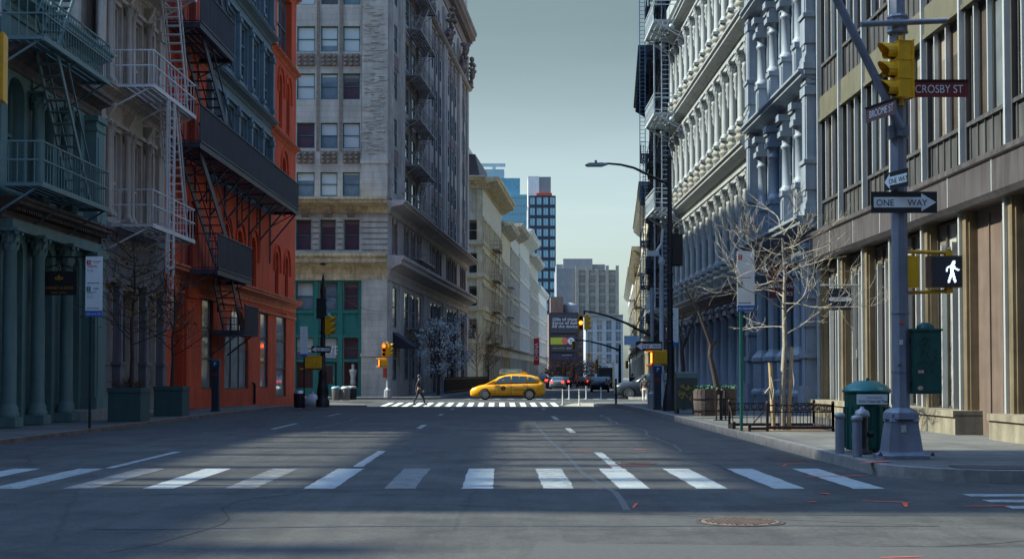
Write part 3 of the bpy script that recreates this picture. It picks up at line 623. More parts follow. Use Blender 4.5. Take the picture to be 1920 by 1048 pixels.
# --- cast-iron fronts on the right
BLUEIRON = mat('blue_grey_iron', (0.225, 0.265, 0.31), .55, 0, var=.10, scale=2.5, streak=.22, bump=.06)
WHITEIRON = mat('white_grey_iron', (0.33, 0.35, 0.345), .6, 0, var=.12, scale=2.5, streak=.28, bump=.08)
IRONDIRT = mat('dirty_cream_iron', (0.245, 0.24, 0.205), .7, 0, var=.28, scale=5, bump=.2)
BROWNCORN = mat('brown_grey_cornice', (0.27, 0.25, 0.245), .7, 0, var=.2, scale=2, streak=.35)
def hardware_block():
    d1 = 50.9; W = 50.9 - 40.88; r = thing('cast_iron_building', 'narrow blue grey cast iron front with square pedestals, beside the hardware sign', 'building', (xR(d1), d1, 0), ANG_R)
    b = MB(); body(b, 0, W, .5, 18, -.5, 19.0)
    xs = [1.75, 3.85, 5.95, 7.95]
    ed = [0.0] + xs + [W]
    levels = [(5.9, 9.55, 10.15), (10.15, 13.7, 14.3), (14.3, 17.9, 18.6)]
    cor = []
    for z0, z1, zc in levels:
        hs_ = []
        for i in range(5):
            a = ed[i] + (.62 if i == 0 else .32); c = ed[i + 1] - (.62 if i == 4 else .32); hs_.append((a, c, z0 + 1.0, z1 - .45))
            window(r, (a + c) / 2, z0 + 1.0, c - a, z1 - z0 - 1.45, .08, BLUEIRON, G_GREY, 1, 2, .09)
        wall(b, 0, W, z0, zc, hs_)
        cc = MB(); cornice(cc, 0, W, z1 + .02, zc, .62); cc.box(.02, W - .02, -.07, .02, z1 - .34, z1 - .12); cc.box(.02, W - .02, -.12, .02, z1 - .05, z1 + .02); cc.build('cornice', BLUEIRON, r)
        for x in xs:
            def col(b_, h=z1 - z0):
                b_.box(-.24, .24, -.30, .02, 0, 1.15); b_.box(-.29, .29, -.35, .02, 0, .12); b_.box(-.29, .29, -.35, .02, 1.05, 1.2); b_.box(-.17, .17, -.33, .0, .3, .9)
                b_.lathe((0, -.13, 1.2), [(.25, 0), (.25, .08), (.19, .14), (.17, .2), (.155, h - 2.3), (.2, h - 2.26), (.2, h - 2.2), (.16, h - 2.15), (.17, h - 2.0), (.27, h - 1.9)], 12)
                b_.box(-.27, .27, -.4, .02, h - .72, h - .55); b_.box(-.2, .2, -.32, .02, h - .55, h - .1); b_.box(-.25, .25, -.45, .02, h - .22, h - .02)
            inst('column', ('g1c', round(z1 - z0, 2)), col, BLUEIRON, r, (x, 0, z0))
        for x in (.31, W - .31):
            inst('pilaster', ('g1p', round(zc - z0, 2)), lambda b_, h=zc - z0: (pilaster_mb(b_, h, .34, .38, [(.75, 1.5, .05), (1.5, 1.62, .1), (.0, .18, .1), (h - .75, h - .5, .06)])), BLUEIRON, r, (x, 0, z0))
    # ground floor
    hs_ = []
    for i in range(5):
        a = ed[i] + (.65 if i == 0 else .34); c = ed[i + 1] - (.65 if i == 4 else .34); hs_.append((a, c, .2, 4.5))
        if i == 1: door(r, (a + c) / 2, .2, min(1.2, c - a), 2.9, .5, BLUEIRON, G_DARK)
        else: shop(r, a, c, .2, 4.5, BLUEIRON, G_DARK, y=.42, sill=.75)
    wall(b, 0, W, -.5, 5.9, hs_, dep=.6)
    b.build('wall', BLUEIRON, r)
    cc = MB(); cornice(cc, 0, W, 5.2, 5.9, .7); cc.box(.02, W - .02, -.08, .02, 4.65, 4.85); cc.build('cornice', BLUEIRON, r)
    for x in xs:
        def colg(b_):
            b_.box(-.36, .36, -.42, .02, 0, .5); b_.lathe((0, -.16, 0), [(.42, .5), (.42, .6), (.34, .7), (.34, 1.55), (.40, 1.62), (.40, 1.75), (.25, 1.9), (.20, 2.0), (.19, 4.1), (.25, 4.15), (.25, 4.25), (.2, 4.3), (.36, 4.55)], 8, False, True, math.pi / 8)
            b_.box(-.33, .33, -.46, .02, 4.55, 4.7)
        inst('column', 'g1g', colg, BLUEIRON, r, (x, 0, .15))
    for x in (.33, W - .33): inst('pilaster', 'g1gp', lambda b_: pilaster_mb(b_, 5.0, .42, .42, [(.0, .9, .1), (1.7, 1.85, .08), (2.6, 2.75, .05), (3.4, 3.5, .05)]), BLUEIRON, r, (x, 0, .1))
hardware_block()

def white_block():
    d1 = 75.0; W = 75.0 - 50.92; r = thing('cast_iron_building', 'long white grey cast iron building with rows of leafy columns and white iron balconies', 'building', (xR(d1), d1, 0), ANG_R)
    n = 12; pad = .45; pitch = (W - 2 * pad) / n
    xs = [pad + pitch * k for k in range(n + 1)]
    b = MB(); body(b, 0, W, .7, 20, -.7, 20.0)
    b.box(-.0, .2, .0, .8, -.7, 20); 
    for z0, z1, zc in ((4.75, 8.75, 9.72), (9.72, 13.5, 14.5), (14.5, 18.2, 19.2)):
        hs_ = [(xs[i] + .27, xs[i + 1] - .27, z0 + .75, z1 - .3, .55) for i in range(n)]
        wall(b, 0, W, z0, zc, hs_, dep=.5)
        for i in range(n): window(r, (xs[i] + xs[i + 1]) / 2, z0 + .75, pitch - .5, z1 - z0 - 1.05, .12, WHITEIRON, G_GREY, 1, 2, .08)
        cc = MB(); cornice(cc, 0, W, z1 + .32, zc, .62, y=0); cc.box(0, W, -.16, .02, z1 - .02, z1 + .2); cc.box(0, W, -.22, .02, z1 + .2, z1 + .33); cc.build('cornice', WHITEIRON if z1 > 9 else IRONDIRT, r) if False else cc.build('cornice', WHITEIRON, r)
        for x in xs: inst('column_base', 'g2base', lambda b_: b_.lathe((0, -.14, 0), [(.22, .0), (.22, .42), (.27, .48), (.27, .56), (.19, .62), (.23, .68), (.28, .78), (.23, .86), (.19, .90), (.22, .95), (.16, 1.0)], 10), IRONDIRT, r, (x, 0, z0))
        def keyst(km, z1=0.0):
            x = 0
            for s in (-1, 1):
                xx = s * (pitch / 2 - .42)
                km.lathe((xx, -.08, z1 - 1.55), [(.02, 0), (.07, .15), (.05, .3), (.11, .5), (.08, .62), (.13, .75), (.09, .9), (.12, 1.0), (.02, 1.05)], 7)
            km.prism([(-.16, z1 - .02), (-.2, z1 - .2), (-.05, z1 - .5), (.0, z1 - .5), (.0, z1 - .02)], 'x', x - .1, x + .1)
        for i in range(n): inst('keystone', 'g2key', keyst, WHITEIRON, r, ((xs[i] + xs[i + 1]) / 2, 0, z1))
        for x in xs: inst('column', ('g2c', round(z1 - z0, 2)), lambda b_, h=z1 - z0 - .98: column_mb(b_, h, .155, .58), WHITEIRON, r, (x, -.14, z0 + .98))
    hs_ = [(xs[i] + .3, xs[i + 1] - .3, .1, 3.7) for i in range(n)]
    wall(b, 0, W, -.7, 4.75, hs_, dep=.8); b.build('wall', WHITEIRON, r)
    for i in range(n): shop(r, xs[i] + .3, xs[i + 1] - .3, .1, 3.7, BLUEIRON, G_DARK, y=.62, sill=.6, cols=1)
    cc = MB(); cornice(cc, 0, W, 4.0, 4.72, .75); cc.box(0, W, -.35, .02, 3.66, 3.9); cc.box(0, W, -.4, .02, 3.9, 4.0); cc.build('cornice', BROWNCORN, r)
    for x in xs: inst('shop_column', 'g2g', lambda b_: column_mb(b_, 4.1, .27, .55, base=.5), BLUEIRON, r, (x, -.12, -.42 + (.35 if x > 10 else .1)))
    for x in (pad / 2, W - pad / 2 + .03): inst('pilaster', 'g2p', lambda b_: pilaster_mb(b_, 4.3, .26, .3), BLUEIRON, r, (x, 0, -.4))
    wire = mat('white_iron_lace', (0.42, 0.47, 0.49), .5, .1, var=.15)
    fire_escape(r, wire, 4, .25, 4.6, 1.55, (4.62, 9.62, 14.35, 19.0), .95, deco=True, brackets=2.1, rail_step=.4)
    ld = MB()
    for y in (-.55, -.95):
        ld.bar((2.4, y, 4.6), (2.4, y, 19.5), .05)
    for k in range(60): ld.bar((2.4, -.55, 4.7 + k * .245), (2.4, -.95, 4.7 + k * .245), .03)
    ld.bar((1.2, -1.2, 4.6), (1.2, -1.2, 19.5), .07)
    ld.build('ladder', wire, r)
    rf = MB(); rf.box(0, W, -.4, 20, 20.0, 20.6); rf.build('parapet', WHITEIRON, r)
white_block()

# ================================================================== LEFT SIDE
ANG_L = math.atan2(1, .012)
GREENIRON = mat('sea_green_iron', (0.13, 0.23, 0.225), .55, 0, var=.12, scale=2.5, streak=.22, bump=.06)
BROWNIRON = mat('brown_stone_trim', (0.13, 0.105, 0.105), .7, 0, var=.25, scale=3, streak=.3)
LEAFCAP = mat('dark_leaf_capital', (0.045, 0.05, 0.06), .6, var=.3)
def green_block():
    d0 = 33.25; W = 40.62 - d0; r = thing('cast_iron_building', 'sea green cast iron building with arched windows and a green fire escape', 'building', (xL(d0), d0, 0), ANG_L)
    b = MB(); body(b, 0, W, .55, 18, -.3, 10.1)
    xs = [-.15, 1.95, 4.12, 6.4]; 
    ed = [0, 1.95, 4.12, 6.35]
    for z0, z1, zc in ((5.45, 8.55, 9.2),):
        hs_ = []
        for i in range(3):
            a, c = ed[i] + .42, ed[i + 1] - .42; hs_.append((a, c, z0 + .35, z1 - .05, .45))
            window(r, (a + c) / 2, z0 + .35, c - a, z1 - z0 - .4, .3, GREENIRON, G_DARK, 1, 2, .1)
        wall(b, 0, W, z0, 10.1, hs_, dep=.45)
        for x in (1.95, 4.12):
            o = inst('column', 'grc', lambda b_: column_mb(b_, 2.75, .17, .45, base=.3), GREENIRON, r, (x, -.2, z0 + .12))
        for x in (6.68,): inst('pilaster', 'grp', lambda b_: pilaster_mb(b_, 3.0, .46, .32), GREENIRON, r, (x, 0, z0 + .1))
        cc = MB(); cornice(cc, 0, W, 8.62, 9.2, .5); cc.build('cornice', BROWNIRON, r)
    hs_ = []
    for i in range(3):
        a, c = ed[i] + .42, ed[i + 1] - .42; hs_.append((a, c, .2, 4.6, .3))
        if i == 1: door(r, (a + c) / 2, .2, 1.2, 2.9, .4, GREENIRON, G_DARK)
        else: shop(r, a, c, .2, 3.2, GREENIRON, G_DARK if i else G_PURP, y=.4, sill=.8, cols=1)
        window(r, (a + c) / 2, 3.25, c - a, 1.3, .4, GREENIRON, G_DARK, 1, 1, .09, 'transom_window')
    wall(b, 0, W, -.3, 5.45, hs_, dep=.55); b.build('wall', GREENIRON, r)
    for x in (0.02, 1.95, 4.12): inst('column', 'grg', lambda b_: column_mb(b_, 4.65, .175, .55, base=.5), GREENIRON, r, (x, -.24, .1))
    inst('pilaster', 'grgp', lambda b_: pilaster_mb(b_, 4.6, .55, .38, [(0, .6, .08)]), GREENIRON, r, (6.62, 0, .1))
    cc = MB(); cornice(cc, 0, W, 5.0, 5.5, .55, dent=.16); cc.build('cornice', BROWNIRON, r)
    cc = MB(); cc.box(0, W, -.3, .02, 4.72, 4.98); cc.build('frieze', GREENIRON, r)
    st = MB(); st.box(4.4, W, -.55, .3, -.2, .36); st.build('step', mat('stone_step', (0.25, 0.23, 0.21), .8, var=.2), r)
    ca = MB(); cornice(ca, 0, W, 9.9, 10.5, .5); ca.build('parapet', GREENIRON, r)
    fire_escape(r, mat('green_iron_rail', (0.12, 0.20, 0.20), .5, .1), 2, -.6, 4.6, 1.15, (5.75, 9.15), .95, stairs=((3.6, 5.8, .9, 9.1, -.75, .5, True), (.9, 9.2, 3.6, 12.6, -.75, .5, True)), rail_step=.2)
green_block()

def sun_slot_blocks():
    c = mat('grey_cladding', (0.22, 0.22, 0.22), .8, var=.2, streak=.3)
    d0 = 13.9; W = 33.2 - d0; r = thing('brick_building', 'low plain building next to the sea green one, left of the view', 'building', (xL(d0), d0, 0), ANG_L)
    b = MB(); b.box(0, W, 0, 16, -.3, 6.0); b.build('wall', c, r)  # unseen block, kept low so the banded sun clears it
    r = thing('office_block', 'slotted block added behind the left row, outside the view, to band the sunlight', 'building', (-45, d0 + .7, 0), R(90))
    W = 42 - d0; rg = random.Random(6); b = MB(); b.box(0, W, 0, .6, -.5, 36.0); b.box(0, W, 0, .6, 38.8, 40.3); b.box(0, W, 0, .6, 43.4, 45.0); b.box(0, W - 19.5, 0, .6, 45.0, 52); b.build('wall', c, r)  # unseen block added so its slots throw light bands on the road
    for z0, z1 in ((36.0, 38.8), (40.3, 43.4)):
        s = MB(); k = 3.4
        while k < W: s.box(k, k + .03, .2, .24, z0, z1); k += .105
        k = 4.0
        while k < W: w_ = rg.uniform(.12, .6); s.box(k, k + w_, .2, .45, z0, z1); k += w_ + rg.uniform(.5, 2.3)
        s.box(0, 3.0, 0, .5, z0, z1); s.build('slat_screen', c, r)
sun_slot_blocks()

def cream_block():
    d0 = 40.66; W = 47.75 - d0; r = thing('cast_iron_building', 'cream building with paired thin columns and a white fire escape, between green and orange fronts', 'building', (xL(d0), d0, 0), ANG_L)
    CR = mat('cream_paint', (0.56, 0.47, 0.40), .65, 0, var=.12, scale=2.5, streak=.3, stain=.15, bump=.06)
    GRY = mat('grey_purple_paint', (0.16, 0.155, 0.18), .6, 0, var=.12, streak=.2)
    b = MB(); body(b, 0, W, .5, 18, -.3, 24.2); b.box(W - 2.2, W, .5, 18, 24.2, 29.5)
    win = [(1.05, 2.35), (3.35, 4.65), (5.2, 6.1)]
    for z0, z1 in ((5.85, 9.75), (9.75, 13.6), (13.6, 17.4)):
        hs_ = [(a, c, z0 + .12, z1 - 1.15) for a, c in win]
        wall(b, 0, W, z0, z1, hs_, dep=.4)
        for a, c in win: window(r, (a + c) / 2, z0 + .12, c - a, z1 - z0 - 1.27, .12, CR, G_BLUE, 1, 2, .09, split=.42)
        for x in (.62, .86, 2.6, 3.08, 4.95): inst('column', 'crc', lambda b_: column_mb(b_, 2.75, .105, .36, base=.2), CR, r, (x, -.14, z0 + .1))
        cc = MB(); cornice(cc, 0, W, z1 - .35, z1, .4, brk=0); cc.box(0, W, -.1, .02, z1 - 1.0, z1 - .88)
        for x in (.74, 2.84, 4.95): cc.prism([(-.32, z1 - .5), (-.3, z1 - .62), (-.08, z1 - 1.0), (.0, z1 - 1.0), (.0, z1 - .5)], 'x', x - .11, x + .11)
        cc.build('cornice', CR, r)
        q = MB(); q.box(W - .75, W - .02, -.14, .02, z0, z1 - .4); q.box(W - .8, W, -.2, .02, z1 - 1.2, z1 - .9)
        q.box(.02, .4, -.12, .02, z0, z1 - .4); q.build('quoin_pier', CR, r)
    hs_ = [(.5, 1.6, .15, 4.2), (2.1, 4.4, .15, 3.9), (5.0, 6.5, .15, 3.9)]
    wall(b, 0, W, -.3, 5.85, hs_, dep=.5); b.build('wall', CR, r)
    ln = MB(); ln.box(.02, W - .02, -.14, .02, 4.05, 5.5); ln.box(.0, W, -.2, .02, 5.5, 5.75); ln.build('shop_lintel', GRY, r)
    shop(r, .5, 1.6, .15, 4.0, GRY, G_DARK, y=.4, cols=1); shop(r, 2.1, 4.4, .15, 3.9, GRY, G_DARK, y=.4, cols=3); shop(r, 5.0, 6.5, .15, 3.9, GRY, G_DARK, y=.4, cols=1)
    for x in (.25, 1.85, 4.7, 6.8): inst('pilaster', 'crg', lambda b_: pilaster_mb(b_, 4.0, .22, .2, [(0, 1.5, .05), (1.5, 1.6, .09)]), GRY, r, (x, 0, .1))
    fire_escape(r, mat('white_iron_rail', (0.66, 0.62, 0.60), .55, .1, var=.15), 3, .75, 6.0, 1.38, (5.72, 9.82, 13.7), 1.0, stairs=((5.6, 5.75, 3.9, 9.85, -1.0, .5, True), (5.6, 9.9, 3.9, 13.7, -1.0, .5, True)), rail_step=.42)
    ld = MB()
    for x in (2.6, 3.1): ld.bar((x, -1.42, 2.7), (x, -1.42, 9.7), .045)
    for k in range(24): ld.bar((2.6, -1.42, 2.8 + k * .29), (3.1, -1.42, 2.8 + k * .29), .025)
    for x in (2.4, 3.3): ld.bar((x, -1.40, 4.4), (x, -1.40, 9.8), .05)
    ld.bar((2.4, -1.4, 4.6), (3.3, -1.4, 4.6), .05)
    ld.build('drop_ladder', MATS['white_iron_rail'], r)
cream_block()

def orange_block():
    d0 = 47.8; W = 75.3 - d0; r = thing('brick_building', 'orange painted brick corner building with dark iron balconies and round arches', 'building', (xL(d0), d0, 0), ANG_L)
    OR = brickmat('orange_painted_brick', (0.90, 0.125, 0.036), (0.82, 0.105, 0.033), (0.68, 0.09, 0.034), bw=.21, rh=.072, msize=.008, streak=.24, stain=.16)
    RED = mat('deep_red_recess', (0.24, 0.02, 0.02), .7, 0, var=.15, scale=2)
    TR = mat('faded_orange_trim', (0.66, 0.17, 0.08), .75, 0, var=.25, scale=4, streak=.35, bump=.1)
    BL = mat('slate_blue_iron', (0.135, 0.20, 0.245), .55, 0, var=.12, scale=2, streak=.28)
    b = MB(); body(b, 0, W, .55, 22, -.7, 25.4)
    S = lambda d: d - d0
    # storefront holes
    A = [(S(49.2), S(50.9), .05, 3.9), (S(53.9), S(55.8), .75, 4.3), (S(57.9), S(62.9), .7, 4.15, 2.2), (S(65.6), S(67.6), .7, 4.2), (S(69.8), S(72.6), .2, 4.4)]
    wall(b, 0, W, -.7, 5.15, A, dep=.5)
    # arched level
    ar = [(S(c) - hw, S(c) + hw, 5.2, top, hw) for c, hw, top in ((48.9, .55, 7.35), (51.9, .55, 7.35), (58.2, .6, 7.5), (60.9, .6, 7.5), (63.9, .6, 7.5), (69.8, .5, 7.35), (72.6, .5, 7.35))]
    wall(b, 0, W, 5.15, 8.9, ar, dep=.4)
    # upper: orange end piers, blue iron bay between
    bx0, bx1 = S(54.4), S(67.9)
    for z0, z1 in ((8.9, 13.2), (13.2, 17.2), (17.2, 21.2)):
        pa = [(S(c) - hw, S(c) + hw, z0 + .5, z1 - .9, hw) for c, hw in ((49.0, .55), (52.0, .55))]
        wall(b, 0, bx0, z0, z1, pa, dep=.4)
        pb = [(S(c) - hw, S(c) + hw, z0 + .4, z1 - .9, hw) for c, hw in (((70.6, .5), (72.8, .5)) if z0 > 9 else ((71.7, .62),))]
        if z0 > 16: pb = [(S(69.6), S(73.8), z0 + .3, z1 - .5)]
        wall(b, bx1, W, z0, z1, pb, dep=.4)
        for h in pa: window(r, (h[0] + h[1]) / 2, h[2], h[1] - h[0], h[3] - h[2], .3, RED, RED, 1, 2, .05)
        for h in pb: window(r, (h[0] + h[1]) / 2, h[2], h[1] - h[0], h[3] - h[2], .3, RED if z0 < 16 else BL, RED if z0 < 16 else G_BLUE, 1 if z0 < 16 else 3, 2, .06)
        n = 5; pt = (bx1 - bx0) / n; hb = []
        for i in range(n):
            a, c = bx0 + i * pt + .34, bx0 + (i + 1) * pt - .34; hb.append((a, c, z0 + .75, z1 - .75))
            window(r, (a + c) / 2, z0 + .75, c - a, z1 - z0 - 1.5, .1, BL, G_BLUE if i % 2 else G_PURP, 1, 3, .1)
        bw = MB(); wall(bw, bx0, bx1, z0, z1, hb, y=-.02, dep=.4)
        for i in range(n + 1):
            x = min(max(bx0 + i * pt, bx0 + .2), bx1 - .2); bw.box(x - .16, x + .16, -.2, -.01, z0 + .1, z1 - .55); bw.box(x - .21, x + .21, -.26, -.01, z1 - 1.0, z1 - .8); bw.box(x - .21, x + .21, -.26, -.01, z0 + .6, z0 + .75)
        cornice(bw, bx0, bx1, z1 - .12, z1 + .18, .42, y=-.02); bw.box(bx0, bx1, -.16, -.01, z1 - .62, z1 - .5)
        bw.build('iron_bay', BL, r)
        for a, c in ((0, bx0 - .02), (bx1 + .02, W)): tb = MB(); cornice(tb, a, c, z1 - .22, z1 + .02, .3); tb.build('string_course', TR, r)
    b.build('wall', OR, r)
    for h in ar + [(S(71.7) - .62, S(71.7) + .62, 9.3, 12.3, .62)] + [(S(c) - .5, S(c) + .5, 13.6, 16.3, .5) for c in (70.6, 72.8)]:        # raised brick hoods over the arches
        cx = (h[0] + h[1]) / 2; hw = (h[1] - h[0]) / 2; zc = h[3] - h[4]; hd = MB()
        for k in range(10):
            t0, t1 = math.pi * k / 10, math.pi * (k + 1) / 10; r0, r1 = hw + .32, hw + .42
            P = lambda rr, t, yy: (cx - rr * math.cos(t), yy, zc + rr * math.sin(t))
            hd.add([P(r0, t0, -.09), P(r1, t0, -.09), P(r1, t1, -.09), P(r0, t1, -.09), P(r0, t0, .01), P(r1, t0, .01), P(r1, t1, .01), P(r0, t1, .01)], [(0, 1, 2, 3), (0, 4, 5, 1), (2, 6, 7, 3), (1, 5, 6, 2), (0, 3, 7, 4)])
        for s in (-1, 1): hd.box(cx + s * (hw + .37) - .06, cx + s * (hw + .37) + .06, -.1, .01, zc - .5, zc)
        hd.build('arch_hood', OR, r)
    for h in ar: window(r, (h[0] + h[1]) / 2, h[2], h[1] - h[0], h[3] - h[2], .12, RED, RED, 1, 2, .05, 'shuttered_window')
    cc = MB(); cornice(cc, 0, W, 4.55, 5.15, .42); cc.box(.01, W - .01, -.08, .02, 4.2, 4.32); cc.build('cornice', TR, r)
    for (x0, x1) in ((S(48.0), S(49.1)), (S(51.0), S(52.4))):
        q = MB(); q.box(x0, x1, -.12, .02, .1, 4.5); q.box(x0 - .06, x1 + .06, -.2, .02, 4.1, 4.5); q.box(x0 - .04, x1 + .04, -.16, .02, .1, .9); q.build('pilaster', OR, r)
    e = MB(); e.box(A[0][0], A[0][1], .38, .5, .05, 3.9); e.box(A[0][0] + .25, A[0][1] - .25, .34, .4, .15, 2.6); e.build('door', RED, r)
    fm = mat('dark_window_frame', (0.03, 0.03, 0.035), .5)
    GR = glassmat('painted_reflection_glass', (0.27, 0.29, 0.30), (0.5, 0.46, 0.34), blind=.2, rough=.05)  # pale base colour stands in for bright street reflections
    for h, cl in ((A[1], 1), (A[3], 1), (A[4], 1)): window(r, (h[0] + h[1]) / 2, h[2], h[1] - h[0], h[3] - h[2], .06, fm, GR, cl, 3, .07, 'shop_window')
    h = A[2]; window(r, (h[0] + h[1]) / 2, h[2], h[1] - h[0], h[3] - h[2], .08, fm, GR, 3, 1, .08, 'arched_shop_window')
    dk = mat('dark_balcony_iron', (0.055, 0.064, 0.092), .5, .15, var=.25, scale=2, streak=.3)
    fe = fire_escape(r, dk, 3, [S(50.4), S(47.6), S(47.5)], [S(56.6), S(68.0), S(53.0)], 1.3, (5.05, 9.12, 13.15), 1.25, panel=True, brackets=3.2, thick=.12, sh=.19,
                     stairs=((S(55.4), 5.05, S(48.6), 9.1, -.72, .7, True), (S(55.2), 9.15, S(49.0), 13.1, -.72, .7, True), (S(54.0), 13.2, S(49.5), 17.3, -.72, .7, True), (S(56.2), 3.05, S(54.2), 5.0, -.7, .7, True)))
    lp = MB(); x0, x1 = S(55.4), S(58.2)
    lp.box(x0, x1, -1.3, -.1, 2.85, 3.05); [lp.box(q, q + .035, -1.34, -1.31, 2.9, 4.0) for q in [x0 + .095 * t for t in range(int((x1 - x0) / .095))]]; [lp.box(x1 - .03, x1, -1.3 + .12 * t, -1.28 + .12 * t, 2.9, 4.0) for t in range(10)]; lp.box(x0, x1, -1.36, -1.29, 4.0, 4.05); lp.bar((x0, -1.2, 3), (x0, -.05, 2.1), .06); lp.bar((x1, -1.2, 3), (x1, -.05, 2.1), .06); lp.build('platform', dk, fe)
    br = MB(); bx = S(52.5)
    while bx < S(68):
        br.bar((bx, -1.25, 8.98), (bx, -.04, 7.5), .07); br.box(bx - .04, bx + .04, -.06, .0, 6.6, 9.0); bx += 2.55
    br.build('bracket', dk, fe)
    dp = MB(); dp.tube((S(63.8), -.1, .0), (S(63.8), -.1, .9), .06); dp.tube((S(63.8), -.1, .9), (S(63.8), .1, 1.0), .05); dp.build('drain_pipe', BLACKM, r)
    rf = MB(); rf.box(0, W, -.3, 22, 25.4, 25.9); rf.build('parapet', TR, r)
orange_block()
# ================================================================== across the avenue
def turned(root, ang, fn):
    """parts made by fn in the frame of another face of the same building, turned by ang about the corner"""
    before = set(root.children); fn(); c, s = math.cos(ang), math.sin(ang)
    for o in root.children:
        if o in before: continue
        x, y, z = o.location; o.location = (c * x - s * y, s * x + c * y, z); o.rotation_euler.z += ang
ANG_F = math.atan2(1, .071)
def tall_block():
    r = thing('office_tower', 'tall ornate beige stone office building with green shopfront on the far corner', 'building', (-8.5, 97, 0), ANG_F)
    ST = brickmat('beige_stone', (0.60, 0.575, 0.51), (0.55, 0.53, 0.47), (0.40, 0.38, 0.34), bw=1.3, rh=.42, msize=.012, streak=.25, stain=.28)
    ST2 = mat('carved_stone', (0.20, 0.165, 0.135), .85, var=.4, scale=6, bump=.5, bscale=9)
    YS = mat('yellow_stone', (0.64, 0.53, 0.33), .8, var=.22, scale=1.8, streak=.3, stain=.3, bump=.1)
    SS = mat('grey_side_stone', (0.56, 0.49, 0.455), .8, var=.14, scale=1.2, streak=.28, stain=.2, bump=.08)
    DT = mat('brown_terracotta', (0.27, 0.20, 0.185), .85, var=.3, scale=3, streak=.3, bump=.3)
    GR = mat('teal_shop_paint', (0.012, 0.165, 0.145), .5, var=.12, scale=2, streak=.18)
    TEALF = mat('teal_window_frame', (0.02, 0.13, 0.14), .5, var=.1)
    gl = glassmat('office_glass', (0.13, 0.22, 0.28), (0.46, 0.56, 0.58), blind=.8, rough=.05)
    gld = glassmat('office_glass_dim', (0.06, 0.06, 0.085), (0.16, 0.16, 0.18), blind=.4)
    L = 53.0; H = 44.0; fz = [13.3 + 3.35 * k for k in range(7)]
    b = MB(); body(b, .6, L, .6, 30, -.8, H); b.build('core', SS, r)
    # ---- the long side along the street: s runs away from us
    piers = [(0, 1.6), (4.6, 7.0), (17.6, 22.2), (30.6, 34.0), (43.0, 46.0), (51.2, L)]
    bays = [(1.6, 4.6, 1), (7.0, 17.6, 3), (22.2, 30.6, 3), (34.0, 43.0, 3), (46.0, 51.2, 2)]
    wl = MB(); holes = []
    for (a, c, n) in bays:
        pt = (c - a) / n
        for k in range(n):
            x0, x1 = a + k * pt + pt * .16, a + (k + 1) * pt - pt * .16
            for z in fz[:-1]: holes.append((x0, x1, z + .75, z + 2.75))
            holes.append((x0, x1, 9.85, 11.9)); holes.append((x0, x1, .9, 4.0)); holes.append((x0, x1, 4.6, 7.5))
            for z in fz[:-1]: window(r, (x0 + x1) / 2, z + .75, x1 - x0, 2.0, .02, TEALF, gld if (k + int(z)) % 3 else gl, 1, 2, .1)
            window(r, (x0 + x1) / 2, 4.6, x1 - x0, 2.9, .02, TEALF, gld, 1, 2, .12)
            window(r, (x0 + x1) / 2, .9, x1 - x0, 3.1, .02, TEALF, gld, 1, 2, .14)
    wall(wl, 0, L, -.8, 7.75, [h for h in holes if h[3] < 7.8], dep=.5)
    wall(wl, 0, L, 7.75, 13.3, [h for h in holes if 9 < h[2] < 10], dep=.5)
    wall(wl, 0, L, 13.3, H, [h for h in holes if h[2] > 13], dep=.5)
    for (a, c) in piers:
        w2 = c - a
        if w2 > 3: segs = [(a + .3, a + w2 * .45), (a + w2 * .55, c - .3)]
        else: segs = [(a + .2, c - .2)]
        for (p, q) in segs:
            wl.box(p, q, -.18, .02, 13.4, 34.6); wl.box(p, q, -.14, .02, -.6, 7.7); wl.box(p + .3, q - .3, -.24, -.16, 14.4, 33.5)
    wl.build('side_wall', SS, r)
    dk = MB()
    for (a, c, n) in bays:                                              # carved spandrels between floors
        for i, z in enumerate(fz[:-1]):
            dk.box(a + .2, c - .2, -.06, .02, z - .45, z + .55) if i % 2 else None
        for k in range(1, n):
            x = a + (c - a) * k / n; dk.lathe((x, -.02, 13.4), [(.12, 0), (.16, 19.6), (.1, 20)], 8); dk.lathe((x, -.02, -.2), [(.22, 0), (.18, 7.4)], 8)
        for k in range(n):
            x = a + (c - a) * (k + .5) / n
            for j in range(3): dk.box(x - 1.2 + j * .85, x - .9 + j * .85, -.10, .02, 9.7, 12.2) if j != 1 else None
    dk.build('carved_spandrel', DT, r)
    for (a, c) in piers:                                               # leafy capitals high on the piers
        for x in ([(a + c) / 2] if c - a < 3 else [a + (c - a) * .28, a + (c - a) * .72]):
            cap = MB()
            for (z0, zz) in ((31.6, 34.6),):
                for q in range(26):
                    a1 = rnd.uniform(-.9, .9); z_ = rnd.uniform(z0, zz); o_ = .25 + .5 * (z_ - z0) / 3; s_ = rnd.uniform(.16, .34)
                    cap.lathe((x + a1, -.25 - o_ * rnd.uniform(.4, 1), z_), [(.02, -s_), (s_ * .9, -s_ * .2), (s_, s_ * .3), (.02, s_ * .8)], 6)
            cap.build('leafy_capital', DT, r)
    for (z0, z1, o_, m_) in ((7.75, 9.45, 1.1, SS), (12.35, 13.25, 1.25, SS), (35.3, 37.5, 1.0, DT), (31.0, 31.5, .5, SS), (43.0, 44.2, 1.4, DT)):
        cc = MB(); cornice(cc, -.0, L + .4, z0, z1, o_, dent=.6 if z0 > 30 else 0, brk=2.0 if z0 > 40 else 0); cc.build('cornice', m_, r)
    wire = mat('old_stone_grey_iron', (0.26, 0.235, 0.235), .6, .1)
    fire_escape(r, wire, 0, 7.6, 16.8, 1.15, (4.75, 9.9, 13.5, 16.8, 20.2, 23.5, 26.9, 30.2), .95, rail_step=.45, brackets=3.0,
                stairs=tuple((9, z, 14.5, z + 3.3, -.7, .5, False) for z in (13.5, 16.8, 20.2, 23.5, 26.9)))
